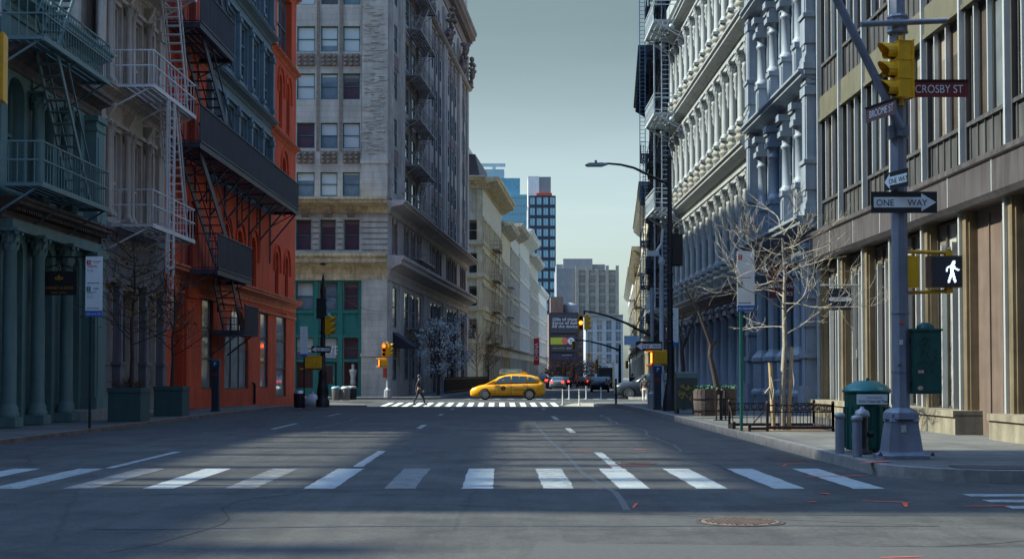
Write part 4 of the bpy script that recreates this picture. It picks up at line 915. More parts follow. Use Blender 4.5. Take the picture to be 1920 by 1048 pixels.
    aw = MB(); aw.prism([(0, 4.3), (-1.5, 3.3), (-1.5, 3.15), (0, 3.2)], 'x', 1.5, 4.8); aw.build('awning', mat('navy_awning', (0.012, 0.014, 0.03), .8), r)
    # ---- the front across the avenue
    def front():
        WF = 26.0; X = lambda px: (px - 725) * 97 / F_
        fcol = [(X(553), X(587)), (X(598), X(630)), (X(640), X(672))]
        rep = []
        for k in range(4): rep += [(a - k * 6.0, c - k * 6.0) for a, c in fcol]
        hol = []; rows = [(13.5, 15.15), (16.8, 18.55), (20.15, 21.95), (23.45, 25.2), (26.7, 28.4), (30, 31.6)]
        for a, c in rep:
            for i, (z0, z1) in enumerate(rows):
                hol.append((a, c, z0, z1))
                if a > -13: window(r, (a + c) / 2, z0, c - a, z1 - z0, .14, TEALF, gl if (i * 3 + int(a * 7)) % 5 else gld, 1, 2, .07)
        low = []
        for k in range(3):
            for px0, px1 in ((552, 581), (598, 627), (643, 672)):
                a, c = X(px0) - k * 6.3, X(px1) - k * 6.3; low.append((a, c, 9.8, 11.9))
                if a > -13: window(r, (a + c) / 2, 9.8, c - a, 2.1, .3, TEALF, gld, 1, 2, .08)
        fw = MB(); wall(fw, -WF, 0, 9.4, 13.3, low, dep=.5); wall(fw, -WF, 0, 13.3, H, hol, dep=.4)
        fw.box(X(677), -.0, -.35, .02, 13.4, 35); fw.box(X(677), 0, -.30, .6, -.8, 7.75)
        fw.box(X(677) - .1, 0.05, -.42, .0, 15.7, 16.0); fw.box(X(677), 0.0, -.36, -.02, -.8, 2.6); fw.box(X(677) - .06, .05, -.42, 0, 2.55, 2.75)
        fw.build('front_wall', ST, r)
        # rusticated courses beside the low windows
        for a, c in ((X(676), 0), (X(629), X(641)), (X(583), X(596))):
            rus = MB(); [rus.box(a, c, -.09, .0, 9.85 + k * .38, 10.15 + k * .38) for k in range(6)]; rus.build('rusticated_course', ST, r)
        orn = MB()
        for a, c in rep:
            for z in (15.75, 22.45, 29.0):
                orn.box(a, c, -.05, .02, z, z + .85)
                for q in range(9):
                    orn.lathe((a + (c - a) * (q % 3 + .5) / 3, -.07, z + .14 + .28 * (q // 3)), [(.12, -.1), (.15, 0), (.04, .1)], 6)
            for z in (12.05,): orn.prism([(-.3, z + .4), (-.3, z + .25), (-.05, z), (0, z), (0, z + .4)], 'x', (a + c) / 2 - .25, (a + c) / 2 + .25)
            orn.box(c + .12, c + .32, -.08, .02, 16.6, 34)
        q_ = MB()
        for k in range(170):                                           # weathered, flaking stone on the corner pier
            x = rnd.uniform(X(682), X(718)); z = 16.3 + 12 * rnd.random() ** 1.2; w_ = rnd.uniform(.05, .3); q_.box(x - w_, x + w_, -.37 - rnd.uniform(0, .05), -.34, z, z + rnd.uniform(.03, .14))
        tag(q_.build('flaking_stone', mat('flaked_stone', (0.37, 0.355, 0.32), .9, var=.3, scale=6), r), kind='stuff')
        orn.build('carved_panel', ST2, r)
        for (z0, z1, o_, m_) in ((7.75, 9.55, .95, YS), (12.35, 13.3, 1.1, YS), (35.3, 37.5, 1.0, DT)):
            cc = MB(); cornice(cc, -WF, 0, z0, z1, o_); cc.build('cornice', m_, r)
        sf = MB()                                                      # teal two-storey shopfront
        x0, x1 = -WF, X(677)
        sf.box(x0, x1, .12, .5, 3.95, 5.65); sf.box(x0, x1, .02, .2, 3.85, 4.05); sf.box(x0, x1, .02, .2, 5.5, 5.7); sf.box(x0, x1, .02, .2, 7.62, 7.76); sf.box(x0, x1, .1, .5, -.3, .35)
        for k in range(3):
            for px in (549, 591, 636, 675): sf.box(X(px) - .16 - k * 6, X(px) + .16 - k * 6, .0, .5, -.3, 7.7)
        sf.box(x0, x1, .04, .2, 2.2, 2.35); sf.build('teal_shopfront', GR, r)
        for k in range(2):
            for i, (p0, p1) in enumerate(((553, 586), (597, 630), (642, 671))):
                a, c = X(p0) - k * 6, X(p1) - k * 6
                window(r, (a + c) / 2, 5.7, c - a, 1.95, .3, GR, gl if i < 2 else gld, 1, 2, .08)
                window(r, (a + c) / 2, .35, c - a, 1.85, .3, GR, G_DARK, 1, 1, .07, 'shop_window')
                window(r, (a + c) / 2, 2.35, c - a, 1.5, .3, GR, gl if i != 2 else gld, 1, 2, .06, 'sign_window')
        door(r, X(611), -.1, 1.1, 2.2, .2, GR, G_DARK)
        text('lettering', 'LIVE!', .82, mat('white_letter', (0.75, 0.77, 0.76), .5, var=0), r, (X(618), .2, 2.95), (R(90), 0, 0), sx=.9)
        ps = MB(); hm = mat('poster_figure', (0.55, 0.55, 0.52), .6, var=.2)      # the white clad dummy and poster in the shop window
        px_ = X(660); ps.lathe((px_, .28, .6), [(.12, 0), (.2, .1), (.17, .5), (.24, .85), (.3, 1.0), (.12, 1.12), (.07, 1.16), (.11, 1.22), (.12, 1.36), (.05, 1.44)], 10)
        ps.build('display_dummy', hm, r)
    turned(r, -ANG_F, front)
tall_block()

def block(name, label, d0, d1, H, floor, bay, wm, tm, glass, side='left', front=10.0, cor=.9, z0=4.8, esc=None, extra=None, arched=False, fx=None):
    """a facade further down the street, with its end wall where that can be seen"""
    if side == 'left': r = thing(name, label, 'building', (xF(d0) if fx is None else fx, d0, 0), ANG_F); L = (d1 - d0)
    else: r = thing(name, label, 'building', (xG(d1), d1, 0), math.atan2(-1, -.071)); L = (d1 - d0)
    b = MB(); body(b, .3, L - .0, .5, 22, -1.2, H); n = max(2, int(L / bay)); pt = L / n; hs_ = []
    nf = int((H - 1.2 - z0) / floor)
    for f in range(nf):
        for k in range(n):
            a, c, za, zb = k * pt + pt * .24, (k + 1) * pt - pt * .24, z0 + f * floor + .8, z0 + f * floor + floor - .75
            hs_.append((a, c, za, zb) + ((.4,) if arched else ())); window(r, (a + c) / 2, za, c - a, zb - za, .03, tm, glass, 1, 2, .09)
    wall(b, 0, L, z0, H, hs_, dep=.45)
    g = [(k * pt + .3, (k + 1) * pt - .3, -.4, z0 - 1.0) for k in range(n)]; wall(b, 0, L, -1.2, z0, g, dep=.5)
    for h in g[:6]: window(r, (h[0] + h[1]) / 2, -.4, h[1] - h[0], z0 - .6, .4, tm, G_DARK, 1, 2, .1, 'shop_window', split=.7)
    t = MB()
    for f in range(nf):
        zz = z0 + f * floor; cornice(t, 0, L, zz - .15, zz + .35, .28 if f else .6)
        for k in range(n + 1): t.box(max(0, k * pt - .22), min(L, k * pt + .22), -.09, .01, zz + .35, zz + floor - .35); t.box(max(0, k * pt - .3), min(L, k * pt + .3), -.16, .01, zz + floor - .75, zz + floor - .35)
        for h in hs_[f * n:(f + 1) * n]: t.box(h[0] - .15, h[1] + .15, -.16, .01, h[3] + .03, h[3] + .28)
    cornice(t, -.2, L + .2, H - .9, H + .5, cor * 1.25, dent=.8, brk=1.6); t.build('trim', tm, r)
    if front and side == 'left':
        def fr():
            fw = MB(); hh = []
            m_ = max(1, int(front / 2.1)); p2 = front / m_
            for f in range(nf):
                for k in range(min(m_, 3)):
                    c = -(k + .5) * p2; za = z0 + f * floor + .7; hh.append((c - .55, c + .55, za, za + floor - 1.5)); window(r, c, za, 1.1, floor - 1.5, .25, tm, glass, 1, 2, .08)
            wall(fw, -front, 0, -1.2, H, hh, dep=.4); fw.build('end_wall', wm, r)
            ft = MB()
            for f in range(nf): cornice(ft, -front, 0.0, z0 + f * floor - .15, z0 + f * floor + .3, .35)
            cornice(ft, -front, .3, H - .9, H + .5, cor, dent=.8); ft.box(-.7, -.05, -.12, .01, -1, H - 1); ft.build('end_trim', tm, r)
        turned(r, -ANG_F, fr)
    b.build('wall', wm, r)
    if esc: fire_escape(r, esc, 0, L * .35, L * .35 + 5.5, 1.15, [z0 + f * floor + .5 for f in range(nf)], 1.0, rail_step=.5, brackets=2.7, stairs=tuple((L * .35 + .8, z0 + f * floor + .5, L * .35 + 4.6, z0 + (f + 1) * floor + .5, -.7, .5, True) for f in range(nf - 1)))
    if extra: extra(r, L)
    return r
CREAM2 = mat('cream_stone', (0.50, 0.48, 0.41), .75, var=.15, scale=1.2, streak=.25, stain=.15)
OCHRE = mat('ochre_stone', (0.54, 0.475, 0.33), .75, var=.2, scale=1.2, streak=.25, stain=.15)
PALE = mat('pale_stone', (0.56, 0.56, 0.52), .75, var=.12, scale=1.0, streak=.2)
WHITEB = mat('white_paint_wall', (0.72, 0.73, 0.72), .7, var=.06, streak=.12)
BRWN = brickmat('dark_brown_brick', (0.105, 0.055, 0.05), (0.085, 0.05, 0.05), (0.10, 0.09, 0.09), bw=.24, rh=.08, streak=.25)
NAVYIRON = mat('navy_iron', (0.025, 0.035, 0.06), .5, .2)
SKYIRON = mat('pale_blue_iron', (0.12, 0.28, 0.42), .5, .2)
SLATE = mat('slate_roof', (0.05, 0.05, 0.07), .6, var=.2)
def mansard(r, L):
    m_ = MB(); m_.prism([(.2, 24.2), (.9, 27.4), (9, 27.4), (9, 24.2)], 'x', -.2, 15); m_.build('mansard_roof', SLATE, r)
    p = MB(); p.box(-1.5, 3, 1.5, 9, 27.4, 28.0); p.build('roof_cap', PALE, r)
block('loft_building', 'cream stone loft building with dark mansard roof beyond the beige tower', 168, 196, 24.2, 3.9, 2.6, CREAM2, OCHRE, G_DARK, front=9, cor=1.6, arched=True, extra=mansard, esc=mat('ochre_iron', (0.20, 0.15, 0.08), .6))
block('loft_building', 'narrow ochre loft building with iron balconies, next down the street from the mansard one', 197, 213, 22.0, 4.3, 2.7, OCHRE, CREAM2, G_DARK, front=3, cor=1.2, esc=mat('pale_iron', (0.4, 0.4, 0.38), .6))
block('loft_building', 'pale loft building with boldly stepped cornices, third from the avenue on the left', 214, 233, 23.6, 4.0, 2.5, PALE, CREAM2, G_DARK, front=3, cor=1.5, arched=True)
block('loft_building', 'white stone loft building with the red banner hanging on it', 234, 262, 24.8, 4.2, 3.0, PALE, WHITEB, G_GREY, front=3, cor=1.7)
block('loft_building', 'cream loft building between the red banner and the white gable', 263, 292, 23.2, 3.9, 2.6, CREAM2, PALE, G_DARK, front=3, cor=1.2, arched=True)
block('brick_building', 'low white walled building with a gable, left of the billboards', 294, 330, 19.2, 4.0, 3.6, WHITEB, WHITEB, G_GREY, front=4, cor=.5)
def ladder_(r, L):
    s = MB()
    for y in (-1.25, -1.65): s.bar((L - 9, y, 3), (L - 9, y, 42), .06)
    for k in range(130): s.bar((L - 9, -1.25, 3.2 + k * .3), (L - 9, -1.65, 3.2 + k * .3), .03)
    s.build('ladder', SKYIRON, r)
block('brick_building', 'dark brown brick building with blue fire escape on the far right corner', 97.3, 114, 37, 3.8, 2.7, BRWN, NAVYIRON, G_BLUE, side='right', cor=.5, esc=NAVYIRON, extra=ladder_)
block('brick_building', 'dark brick building under a heavy black overhanging cornice', 114.2, 140, 27.4, 3.9, 2.6, BRWN, NAVYIRON, G_BLUE, side='right', cor=1.3, esc=NAVYIRON)
block('loft_building', 'ochre stone loft building with iron balconies on the right beyond the dark brick', 141, 185, 20.0, 3.9, 2.7, OCHRE, CREAM2, G_DARK, side='right', cor=.9, esc=mat('brown_iron', (0.12, 0.09, 0.06), .6))
block('loft_building', 'sunlit cream loft building with grey water tank, farther along on the right', 186, 245, 17.6, 3.8, 2.9, CREAM2, OCHRE, G_DARK, side='right', cor=1.0, esc=MATS['pale_iron'])
block('loft_building', 'last pale facade at the right end of the street', 246, 340, 19.5, 4.1, 3.4, PALE, CREAM2, G_GREY, side='right', cor=.9)

def facing(name, label, px0, px1, ytop, d, wm, dep=14, nx=4, nz=5, wz=2.0, ww=1.6, zlow=4, frame=None, glass=G_GREY, cols=2, cor=.4, ybot=None, zgap=None):
    """a building closing the view, its front across the street"""
    a = at(px0, ytop, d); c = at(px1, ytop, d); W = c[0] - a[0]; H = a[2]
    r = thing(name, label, 'building', (a[0], d, 0), 0)
    b = MB(); body(b, .0, W, .5, dep, -3, H); hs_ = []; pt = W / nx; fz_ = (H - 1.0 - zlow) / nz
    for f in range(nz):
        for k in range(nx):
            x = (k + .5) * pt; z = zlow + f * fz_ + (fz_ - wz) / 2; hs_.append((x - ww / 2, x + ww / 2, z, z + wz)); window(r, x, z, ww, wz, .22, frame or wm, glass, cols, 2, .12)
    wall(b, 0, W, -3, H, hs_, dep=.5); b.build('wall', wm, r)
    if cor: cc = MB(); cornice(cc, 0, W, H - .5, H + .3, cor); cc.build('parapet', wm, r)
    return r, W, H
BEIGE = mat('beige_concrete', (0.36, 0.33, 0.285), .8, var=.12, scale=.6, streak=.2)
GREYB = mat('grey_render', (0.235, 0.25, 0.265), .8, var=.1, scale=.5, streak=.15)
r, W, H = facing('apartment_building', 'beige gridded mid-rise closing the street behind the billboards', 1082, 1157, 508, 430, BEIGE, dep=25, nx=4, nz=9, wz=2.2, ww=2.1, glass=G_GREY)
for k in range(5):
    q = MB(); q.box(k * W / 4 - .5, k * W / 4 + .5, -.5, .3, -2, H + (1.6 if k in (0, 3, 4) else .6)); q.build('pier', BEIGE, r)
q = MB(); q.box(-6.2, -.01, .6, 22, -3, H + .8); q.box(-4, 5, 6, 18, H + .8, H + 4.2); q.box(-6, 9, 8, 20, H, H + 2.6); q.build('blank_side_wing', GREYB, r)
facing('apartment_building', 'pale grey old building with two rows of windows behind the mast arms', 1098, 1168, 592, 385, mat('pale_blue_grey_stone', (0.40, 0.44, 0.47), .8, var=.1, scale=.6, streak=.15), dep=14, nx=4, nz=4, wz=2.6, ww=1.5, cor=.9)
q_r = MB(); 
r = thing('brick_building', 'brick building carrying the big dark billboards', 'building', (at(1029, 590, 345)[0], 345, 0), 0)
W = at(1094, 590, 345)[0] - at(1029, 590, 345)[0]; H = at(1029, 588, 345)[2]
b = MB(); b.box(0, W, 0, 16, -3, H); b.box(.5, 3.6, 2, 12, H, H + 4.2); b.build('wall', brickmat('old_red_brick', (0.22, 0.12, 0.09), (0.18, 0.10, 0.085), (0.2, 0.18, 0.16), bw=.3, rh=.1), r)
for k in range(8): q = MB(); q.box(W - 1.1, W - .3, -.12, .02, 1 + k * 1.9, 2.2 + k * 1.9); q.build('window', G_BLUE, r)
rt = MB(); rt.lathe((5.6, 8, H), [(1.9, 0), (1.9, 2.4), (1.7, 2.6), (.1, 3.1)], 16); rt.build('roof_tank', GREYB, r)
def billboard(px0, px1, y0, y1, d, label, fn, m):
    a = at(px0, y1, d); c = at(px1, y0, d); r = thing('billboard', label, 'billboard', (a[0], d, a[2]), 0); W, H = c[0] - a[0], c[2] - a[2]
    b = MB(); b.box(0, W, -.05, .25, 0, H); b.build('board', m, r)
    f = MB(); f.box(-.08, W + .08, -.14, .2, -.1, -.002); f.box(-.08, W + .08, -.14, .2, H + .002, H + .1); f.box(-.1, -.002, -.14, .2, -.1, H + .1); f.box(W + .002, W + .1, -.14, .2, -.1, H + .1); f.build('frame', BLACKM, r)
    fn(r, W, H); return r
BBD = mat('billboard_dark', (0.035, 0.035, 0.05), .6, var=.05)
LT = mat('billboard_lettering', (0.62, 0.63, 0.66), .6, var=0)
def bb1(r, W, H):
    for i, s in enumerate(('100s of channels.', 'Zeros of dollars.', 'All the devices.')): text('lettering', s, H * .215, LT, r, (W * .09, -.07, H * (.68 - .18 * i)), (R(90), 0, 0), align='LEFT', sx=1.12)
def bb2(r, W, H):
    b = MB(); b.box(.15, W * .56, -.085, -.05, H * .42, H * .82); b.build('yellow_band', mat('bb_yellow', (0.42, 0.43, 0.03), .6, var=0), r)
    for (cx, rr, yy, m_, n_) in ((.56, .2, -.095, mat('bb_coral', (0.62, 0.12, 0.10), .6, var=0), 'coral_disc'), (.78, .2, -.105, LT, 'pale_disc')):
        b = MB(); cc = (W * cx, H * .62); R_ = H * rr; b.prism([(cc[0] + R_ * math.cos(2 * math.pi * k / 24), cc[1] + R_ * math.sin(2 * math.pi * k / 24)) for k in range(24)], 'y', yy, -.05); b.build(n_, m_, r)
    text('lettering', 't', H * .4, BBD, r, (W * .78, -.12, H * .63), (R(90), 0, 0)); text('lettering', 'stream, it\'s free', H * .11, mat('bb_yellow_letter', (0.5, 0.45, 0.1), .6, var=0), r, (W * .1, -.07, H * .2), (R(90), 0, 0), align='LEFT'); text('lettering', 'pluto tv', H * .13, LT, r, (W * .62, -.07, H * .2), (R(90), 0, 0), align='LEFT')
def bb3(r, W, H): text('lettering', 'supermarket now', H * .2, LT, r, (W * .44, -.07, H * .72), (R(90), 0, 0), align='LEFT')
billboard(1030, 1083, 587, 624, 344.5, 'upper dark billboard reading 100s of channels on the brick building', bb1, BBD)
billboard(1031, 1082, 627, 659, 344.5, 'middle billboard with yellow band and coral disc', bb2, BBD)
billboard(1031, 1082, 662, 675, 344.5, 'lowest narrow dark billboard under the yellow banded one', bb3, mat('billboard_navy', (0.02, 0.025, 0.06), .6, var=.05))
def glass_tower():
    gl = glassmat('tower_glass', (0.085, 0.30, 0.42), (0.14, 0.36, 0.45), blind=.1, rough=.12); d = 620
    a = at(934, 365, d); c = at(988, 365, d); W = c[0] - a[0]
    r = thing('glass_tower', 'blue glass tower in steps with roof crane, far beyond the cream lofts', 'building', (a[0], d, 0))
    b = MB(); b.box(0, W, 0, 25, -5, at(0, 365, d)[2]); b.build('glass_wall', gl, r)
    x1 = at(975, 335, d)[0] - a[0]; b = MB(); b.box(1, x1, 2, 24, at(0, 365, d)[2], at(0, 333, d)[2]); b.build('upper_glass', gl, r)
    x0 = at(899, 310, d)[0] - a[0]; x2 = at(945, 310, d)[0] - a[0]; b = MB(); b.box(x0, x2, 14, 30, -5, at(0, 309, d)[2]); b.build('mechanical_floor', mat('pale_cladding', (0.30, 0.40, 0.44), .6, var=.1, scale=.1), r)
    f = MB(); zt = at(0, 365, d)[2]
    for k in range(11): f.box(k * W / 10 - .06, k * W / 10 + .06, -.12, .0, -5, zt)
    z = 3
    while z < zt: f.box(0, W, -.14, 0, z - .12, z + .12); z += 3.6
    f.build('mullion', mat('tower_mullion', (0.12, 0.28, 0.36), .5, var=0), r)
    s = MB(); z = at(0, 300, d)[2]; s.box(x0, x2 + .5, 20, 21.5, z, z + 1.4); s.box((x0 + x2) / 2, (x0 + x2) / 2 + 1.5, 20, 21.5, z - 4, z); s.build('roof_crane', MATS['pale_cladding'], r)
glass_tower()
def grid_tower():
    d = 520; a = at(992, 367, d); c = at(1042, 367, d); W = c[0] - a[0]; H = a[2]
    r = thing('apartment_tower', 'dark framed tower with a grid of square blue windows', 'building', (a[0], d, 0)); DF = mat('dark_tower_frame', (0.022, 0.03, 0.055), .6, var=.1)
    b = MB(); b.box(0, W, .5, 18, -5, H); nx, n = 4, 17; pw, ph = W / nx, (H - 1) / n; hs_ = []
    gl = glassmat('square_blue_glass', (0.20, 0.44, 0.55), (0.28, 0.48, 0.56), blind=.2, rough=.1)
    for j in range(n):
        for i in range(nx):
            x, z = (i + .5) * pw, 1 + (j + .5) * ph; hs_.append((x - pw * .39, x + pw * .39, z - ph * .37, z + ph * .37))
            if j > 4: window(r, x, z - ph * .37, pw * .78, ph * .74, .15, DF, gl, 2, 1, .09)
    wall(b, 0, W, -5, H, hs_, dep=.4); b.build('frame_wall', DF, r)
    x0, x1 = at(990, 340, d)[0] - a[0], at(1033, 340, d)[0] - a[0]; xm = at(1011, 340, d)[0] - a[0]
    t = MB(); t.box(x0, xm, 1, 16, H - 6, at(0, 330, d)[2]); t.build('white_bulkhead', WHITEB, r)
    t = MB(); t.box(xm, x1, 1.2, 16, H + .6, at(0, 331, d)[2]); t.build('grey_bulkhead', GREYB, r)
    t = MB(); t.box(xm - 1, x1 + .4, .2, 1.1, H + .01, H + 1.0); t.build('red_parapet', mat('red_parapet', (0.5, 0.08, 0.03), .7), r)
    t = MB(); t.box(x0 - .2, -.01, .6, 17, -5, H - 4); t.build('white_side', WHITEB, r)
grid_tower()

r = thing('shade_block', 'plain high block added far to the left outside the view, to shade the near left road', 'building', (-64, -6, 0)); b = MB(); b.box(0, 4, 0, 24, -.5, 51.8); b.box(3, 4, 17.6, 18.4, 51.8, 53.3); b.build('wall', BEIGE, r)  # unseen block added only to throw shade on the near left road

for (nm, lb, x0, x1, y0, y1, H) in (('brick_building', 'plain building behind the viewpoint on the left side of the street', -34, -12, -70, 1.5, 30), ('brick_building', 'plain building behind the viewpoint on the right side of the street', 9.5, 34, -70, 3.5, 32), ('office_block', 'tall plain building closing the street far behind the viewpoint', -40, 40, -120, -100, 48)):
    r = thing(nm, lb, 'building', (x0, y0, 0)); b = MB(); b.box(0, x1 - x0, 0, y1 - y0, -.5, H); b.build('wall', mat('plain_brown_wall', (0.16, 0.13, 0.115), .8, var=.2, scale=.5, streak=.2), r)
# ================================================================== street furniture
def ground(px, py, h=0.15):
    """where the ray through a photo pixel meets the pavement (h above the road)"""
    lo, hi = 6.0, 400.0
    for _ in range(60):
        m_ = (lo + hi) / 2; p = at(px, py, m_)
        if p[2] > zg(m_) + h: lo = m_
        else: hi = m_
    x, d, z = at(px, py, lo); return (x, d, zg(d) + h)
def ht(py, d): return at(960, py, d)[2]
def signal_head(label, loc, rz, s=1.0, lit=None, group=None, name='traffic_light', n=3):
    """yellow three-lamp head; faces its own -y"""
    r = thing(name, label, 'traffic light', loc, rz, group); hh = .26 * s
    b = MB(); b.box(-.14 * s, .14 * s, .0, .2 * s, 0, hh * n); b.box(-.155 * s, .155 * s, .2 * s, .225 * s, -.02 * s, hh * n + .02 * s)
    for k in range(n + 1): b.box(-.148 * s, .148 * s, -.008 * s, .2 * s, hh * k - .006 * s, hh * k + .006 * s)
    b.tube((0, .1 * s, hh * n), (0, .1 * s, hh * n + .1 * s), .035 * s); b.tube((0, .1 * s, -.1 * s), (0, .1 * s, 0), .035 * s); b.build('housing', YELLOW, r)
    for k in range(n):
        z = hh * (k + .5); v = MB(); R_ = .115 * s; N = 14
        for a in range(N - 3):
            t0 = R(-50 + 280 * a / (N - 3)); t1 = R(-50 + 280 * (a + 1) / (N - 3)); L0 = -.24 * s
            for rr in (R_, R_ * .93): v.quad((rr * math.cos(t0), 0, z + rr * math.sin(t0)), (rr * math.cos(t1), 0, z + rr * math.sin(t1)), (rr * math.cos(t1), L0 * (.55 + .45 * max(0, math.sin(t1))), z + rr * math.sin(t1)), (rr * math.cos(t0), L0 * (.55 + .45 * max(0, math.sin(t0))), z + rr * math.sin(t0)))
        v.build('visor', YELLOW, r)
        l = MB(); l.prism([(R_ * .92 * math.cos(2 * math.pi * q / 16), z + R_ * .92 * math.sin(2 * math.pi * q / 16)) for q in range(16)], 'y', -.012 * s, .0)
        l.build('lens', REDLAMP if (lit == 'red' and k == n - 1) else (ORLAMP if (lit == 'amber' and k == 1) else DKLENS), r)
    return r
def flat_sign(name, label, cat, loc, rz, w_, h, m, fn=None, th=.006, frame=None, group=None):
    r = thing(name, label, cat, loc, rz, group); b = MB(); b.box(-w_ / 2, w_ / 2, -th / 2, th / 2, -h / 2, h / 2); b.build('plate', m, r)
    if fn: fn(r, w_, h)
    return r
def tx(r, s, size, m, x, z, y=-.006, align='CENTER', sx=1.0): return text('lettering', s, size, m, r, (x, y, z), (R(90), 0, 0), .001, align, sx)
LETW = mat('sign_letter_white', (0.70, 0.70, 0.68), .5, var=0); LETB = mat('sign_letter_black', (0.02, 0.02, 0.025), .5, var=0)
LETR = mat('sign_letter_red', (0.5, 0.03, 0.03), .5, var=0); LETG = mat('sign_letter_green', (0.02, 0.20, 0.14), .5, var=0); LETGY = mat('sign_letter_grey', (0.30, 0.32, 0.33), .5, var=0)
def one_way(r, w_, h, left=False, word=True):
    k = -1 if left else 1
    a = MB(); a.prism([(k * x * w_, z * h) for x, z in ((-.46, -.24), (.26, -.24), (.26, -.42), (.485, 0), (.26, .42), (.26, .24), (-.46, .24))], 'y', -.0065, -.003); a.build('arrow', WHITESIGN, r)
    if word: tx(r, 'ONE', h * .42, LETB, (-.29 if not left else -.12) * w_, -.01, -.0085, sx=.95); tx(r, 'WAY', h * .42, LETB, (.2 if not left else .3) * w_, -.01, -.0085, sx=.95)

# --- the big signal pole at the near right corner
pb = ground(1690, 859); PD = pb[1]
r = thing('signal_pole', 'grey octagonal signal pole with flared base at the near right corner', 'pole', pb)
b = MB(); b.lathe((0, 0, 0), [(.125, .60), (.118, 1.2), (.105, 5), (.095, 9.2)], 8, False, True, math.pi / 8)
for z in (1.2, 2.02): b.lathe((0, 0, z), [(.128, 0), (.128, .02)], 8, False, True, math.pi / 8)
b.build('shaft', POLE, r)
b = MB(); b.lathe((0, 0, 0), [(.44, 0), (.44, .05), (.37, .07), (.34, .1), (.27, .5), (.28, .52), (.25, .57), (.25, .62), (.13, .66)], 4, False, True, math.pi / 4)
b.lathe((0, 0, .55), [(.25, 0), (.24, .09), (.2, .13), (.13, .16)], 8, False, True, math.pi / 8); b.build('base', POLE, r)
for (z, a_, w_, h_, cc) in ((1.62, -100, .05, .07, (0.5, 0.48, 0.42)), (1.48, -80, .04, .05, (0.12, 0.2, 0.4)), (1.9, -95, .06, .05, (0.45, 0.1, 0.08)), (.42, -96, .07, .1, (0.4, 0.4, 0.36)), (1.3, -110, .045, .03, (0.05, 0.05, 0.05))):
    rr_ = .122 if z > .7 else .215; b = MB(); b.box(-w_ / 2, w_ / 2, -.003, .003, -h_ / 2, h_ / 2); b.build('sticker', mat('sticker_%d' % int(z * 100), cc, .6, var=.4, scale=25), r, (rr_ * math.cos(R(a_)), rr_ * math.sin(R(a_)), z), (0, R(rnd.uniform(-8, 8)), R(a_ + 90)))
for q in range(4): b = MB(); b.lathe((.36 * (1, -1, -1, 1)[q], .36 * (1, 1, -1, -1)[q] * .75, .05), [(.03, 0), (.03, .03), (.012, .03), (.012, .05)], 6, False); b.build('bolt', IRON, r)
b = MB(); z0 = ht(245, PD) - pb[2]; b.tube((0, -.13, z0), (-1.35, -.35, z0 + 2.62), .062, .055, 10); b.tube((-1.35, -.35, z0 + 2.62), (-5.5, -.4, z0 + 3.3), .055, .05, 10); b.build('mast_arm', POLE, r)
b = MB(); z1 = ht(47, PD) - pb[2]; b.tube((-.55, -.14, z1 - .03), (.66, -.12, z1 + .03), .042, None, 10); b.lathe((0, 0, z1 - .13), [(.14, 0), (.155, .02), (.14, .05), (.14, .2), (.155, .23), (.14, .26)], 8, False)
zc = z0 - .05; b.lathe((0, 0, zc - .06), [(.13, 0), (.135, .02), (.135, .12), (.13, .14)], 8, False); b.box(-.06, .1, -.17, -.1, zc - .05, zc + .09); b.box(-.16, -.1, -.12, .02, zc - .08, zc + .1); b.build('clamp', POLE, r)
pz = lambda py: ht(py, PD)
X_ = lambda px: (px - 960) / F_ * PD
signal_head('yellow traffic light seen from the side on the big grey pole', (X_(1676), PD - .15, pz(188)), R(-78), 1.0)
def street(w1): 
    def f(r_, w_, h):
        tx(r_, w1, h * .72, LETW, 0.02, -.004, -.006, sx=.82); b_ = MB(); b_.box(-w_ / 2, w_ / 2, -.02, .02, h / 2, h / 2 + .02); b_.build('mounting_bar', BLACKM, r_)
    return f
flat_sign('street_sign', 'brown red CROSBY ST street name sign on the big signal pole', 'street sign', (X_(1756), PD - .16, pz(172)), 0, .86, .225, REDSIGN, street('CROSBY ST'))
flat_sign('street_sign', 'angled BROOME ST street name sign left of the big signal pole', 'street sign', (X_(1648), PD - .2, pz(214)), R(-74), .80, .2, mat('sign_brown_grey', (0.14, 0.07, 0.075), .5), street('BROOME ST'))
flat_sign('one_way_sign', 'black and white ONE WAY sign with arrow pointing right on the big pole', 'road sign', (X_(1692), PD - .15, pz(382)), 0, .92, .30, BLACKSIGN, one_way)
flat_sign('one_way_sign', 'steeply turned ONE WAY sign just above the flat one on the big pole', 'road sign', (X_(1674), PD - .25, pz(342)), R(-74), .62, .25, BLACKSIGN, lambda r_, w_, h: one_way(r_, w_, h, True))
r = thing('pedestrian_signal', 'lit white walking figure signal in yellow brackets on the big signal pole', 'pedestrian signal', (X_(1771), PD - .02, pz(510)))
b = MB(); b.box(-.225, .225, -.10, .14, -.22, .22); b.build('housing', mat('brown_housing', (0.16, 0.09, 0.05), .5, var=.2), r)
b = MB(); b.box(-.20, .20, -.112, -.10, -.198, .198); b.build('screen', mat('dark_screen', (0.045, 0.045, 0.055), .35, var=.1, scale=30), r)
b = MB()
def dots(poly_fn):
    k = .012
    for i in range(-16, 17):
        for j in range(-16, 17):
            x, z = i * k, j * k * 1.0
            if poly_fn(x, z): b.box(.08 + x - .0045, .08 + x + .0045, -.118, -.112, z - .0045, z + .0045)
def seg(x, z, a, c, w_):
    ax, az = a; cx, cz = c; t = max(0, min(1, ((x - ax) * (cx - ax) + (z - az) * (cz - az)) / ((cx - ax) ** 2 + (cz - az) ** 2))); return math.hypot(x - ax - t * (cx - ax), z - az - t * (cz - az)) < w_
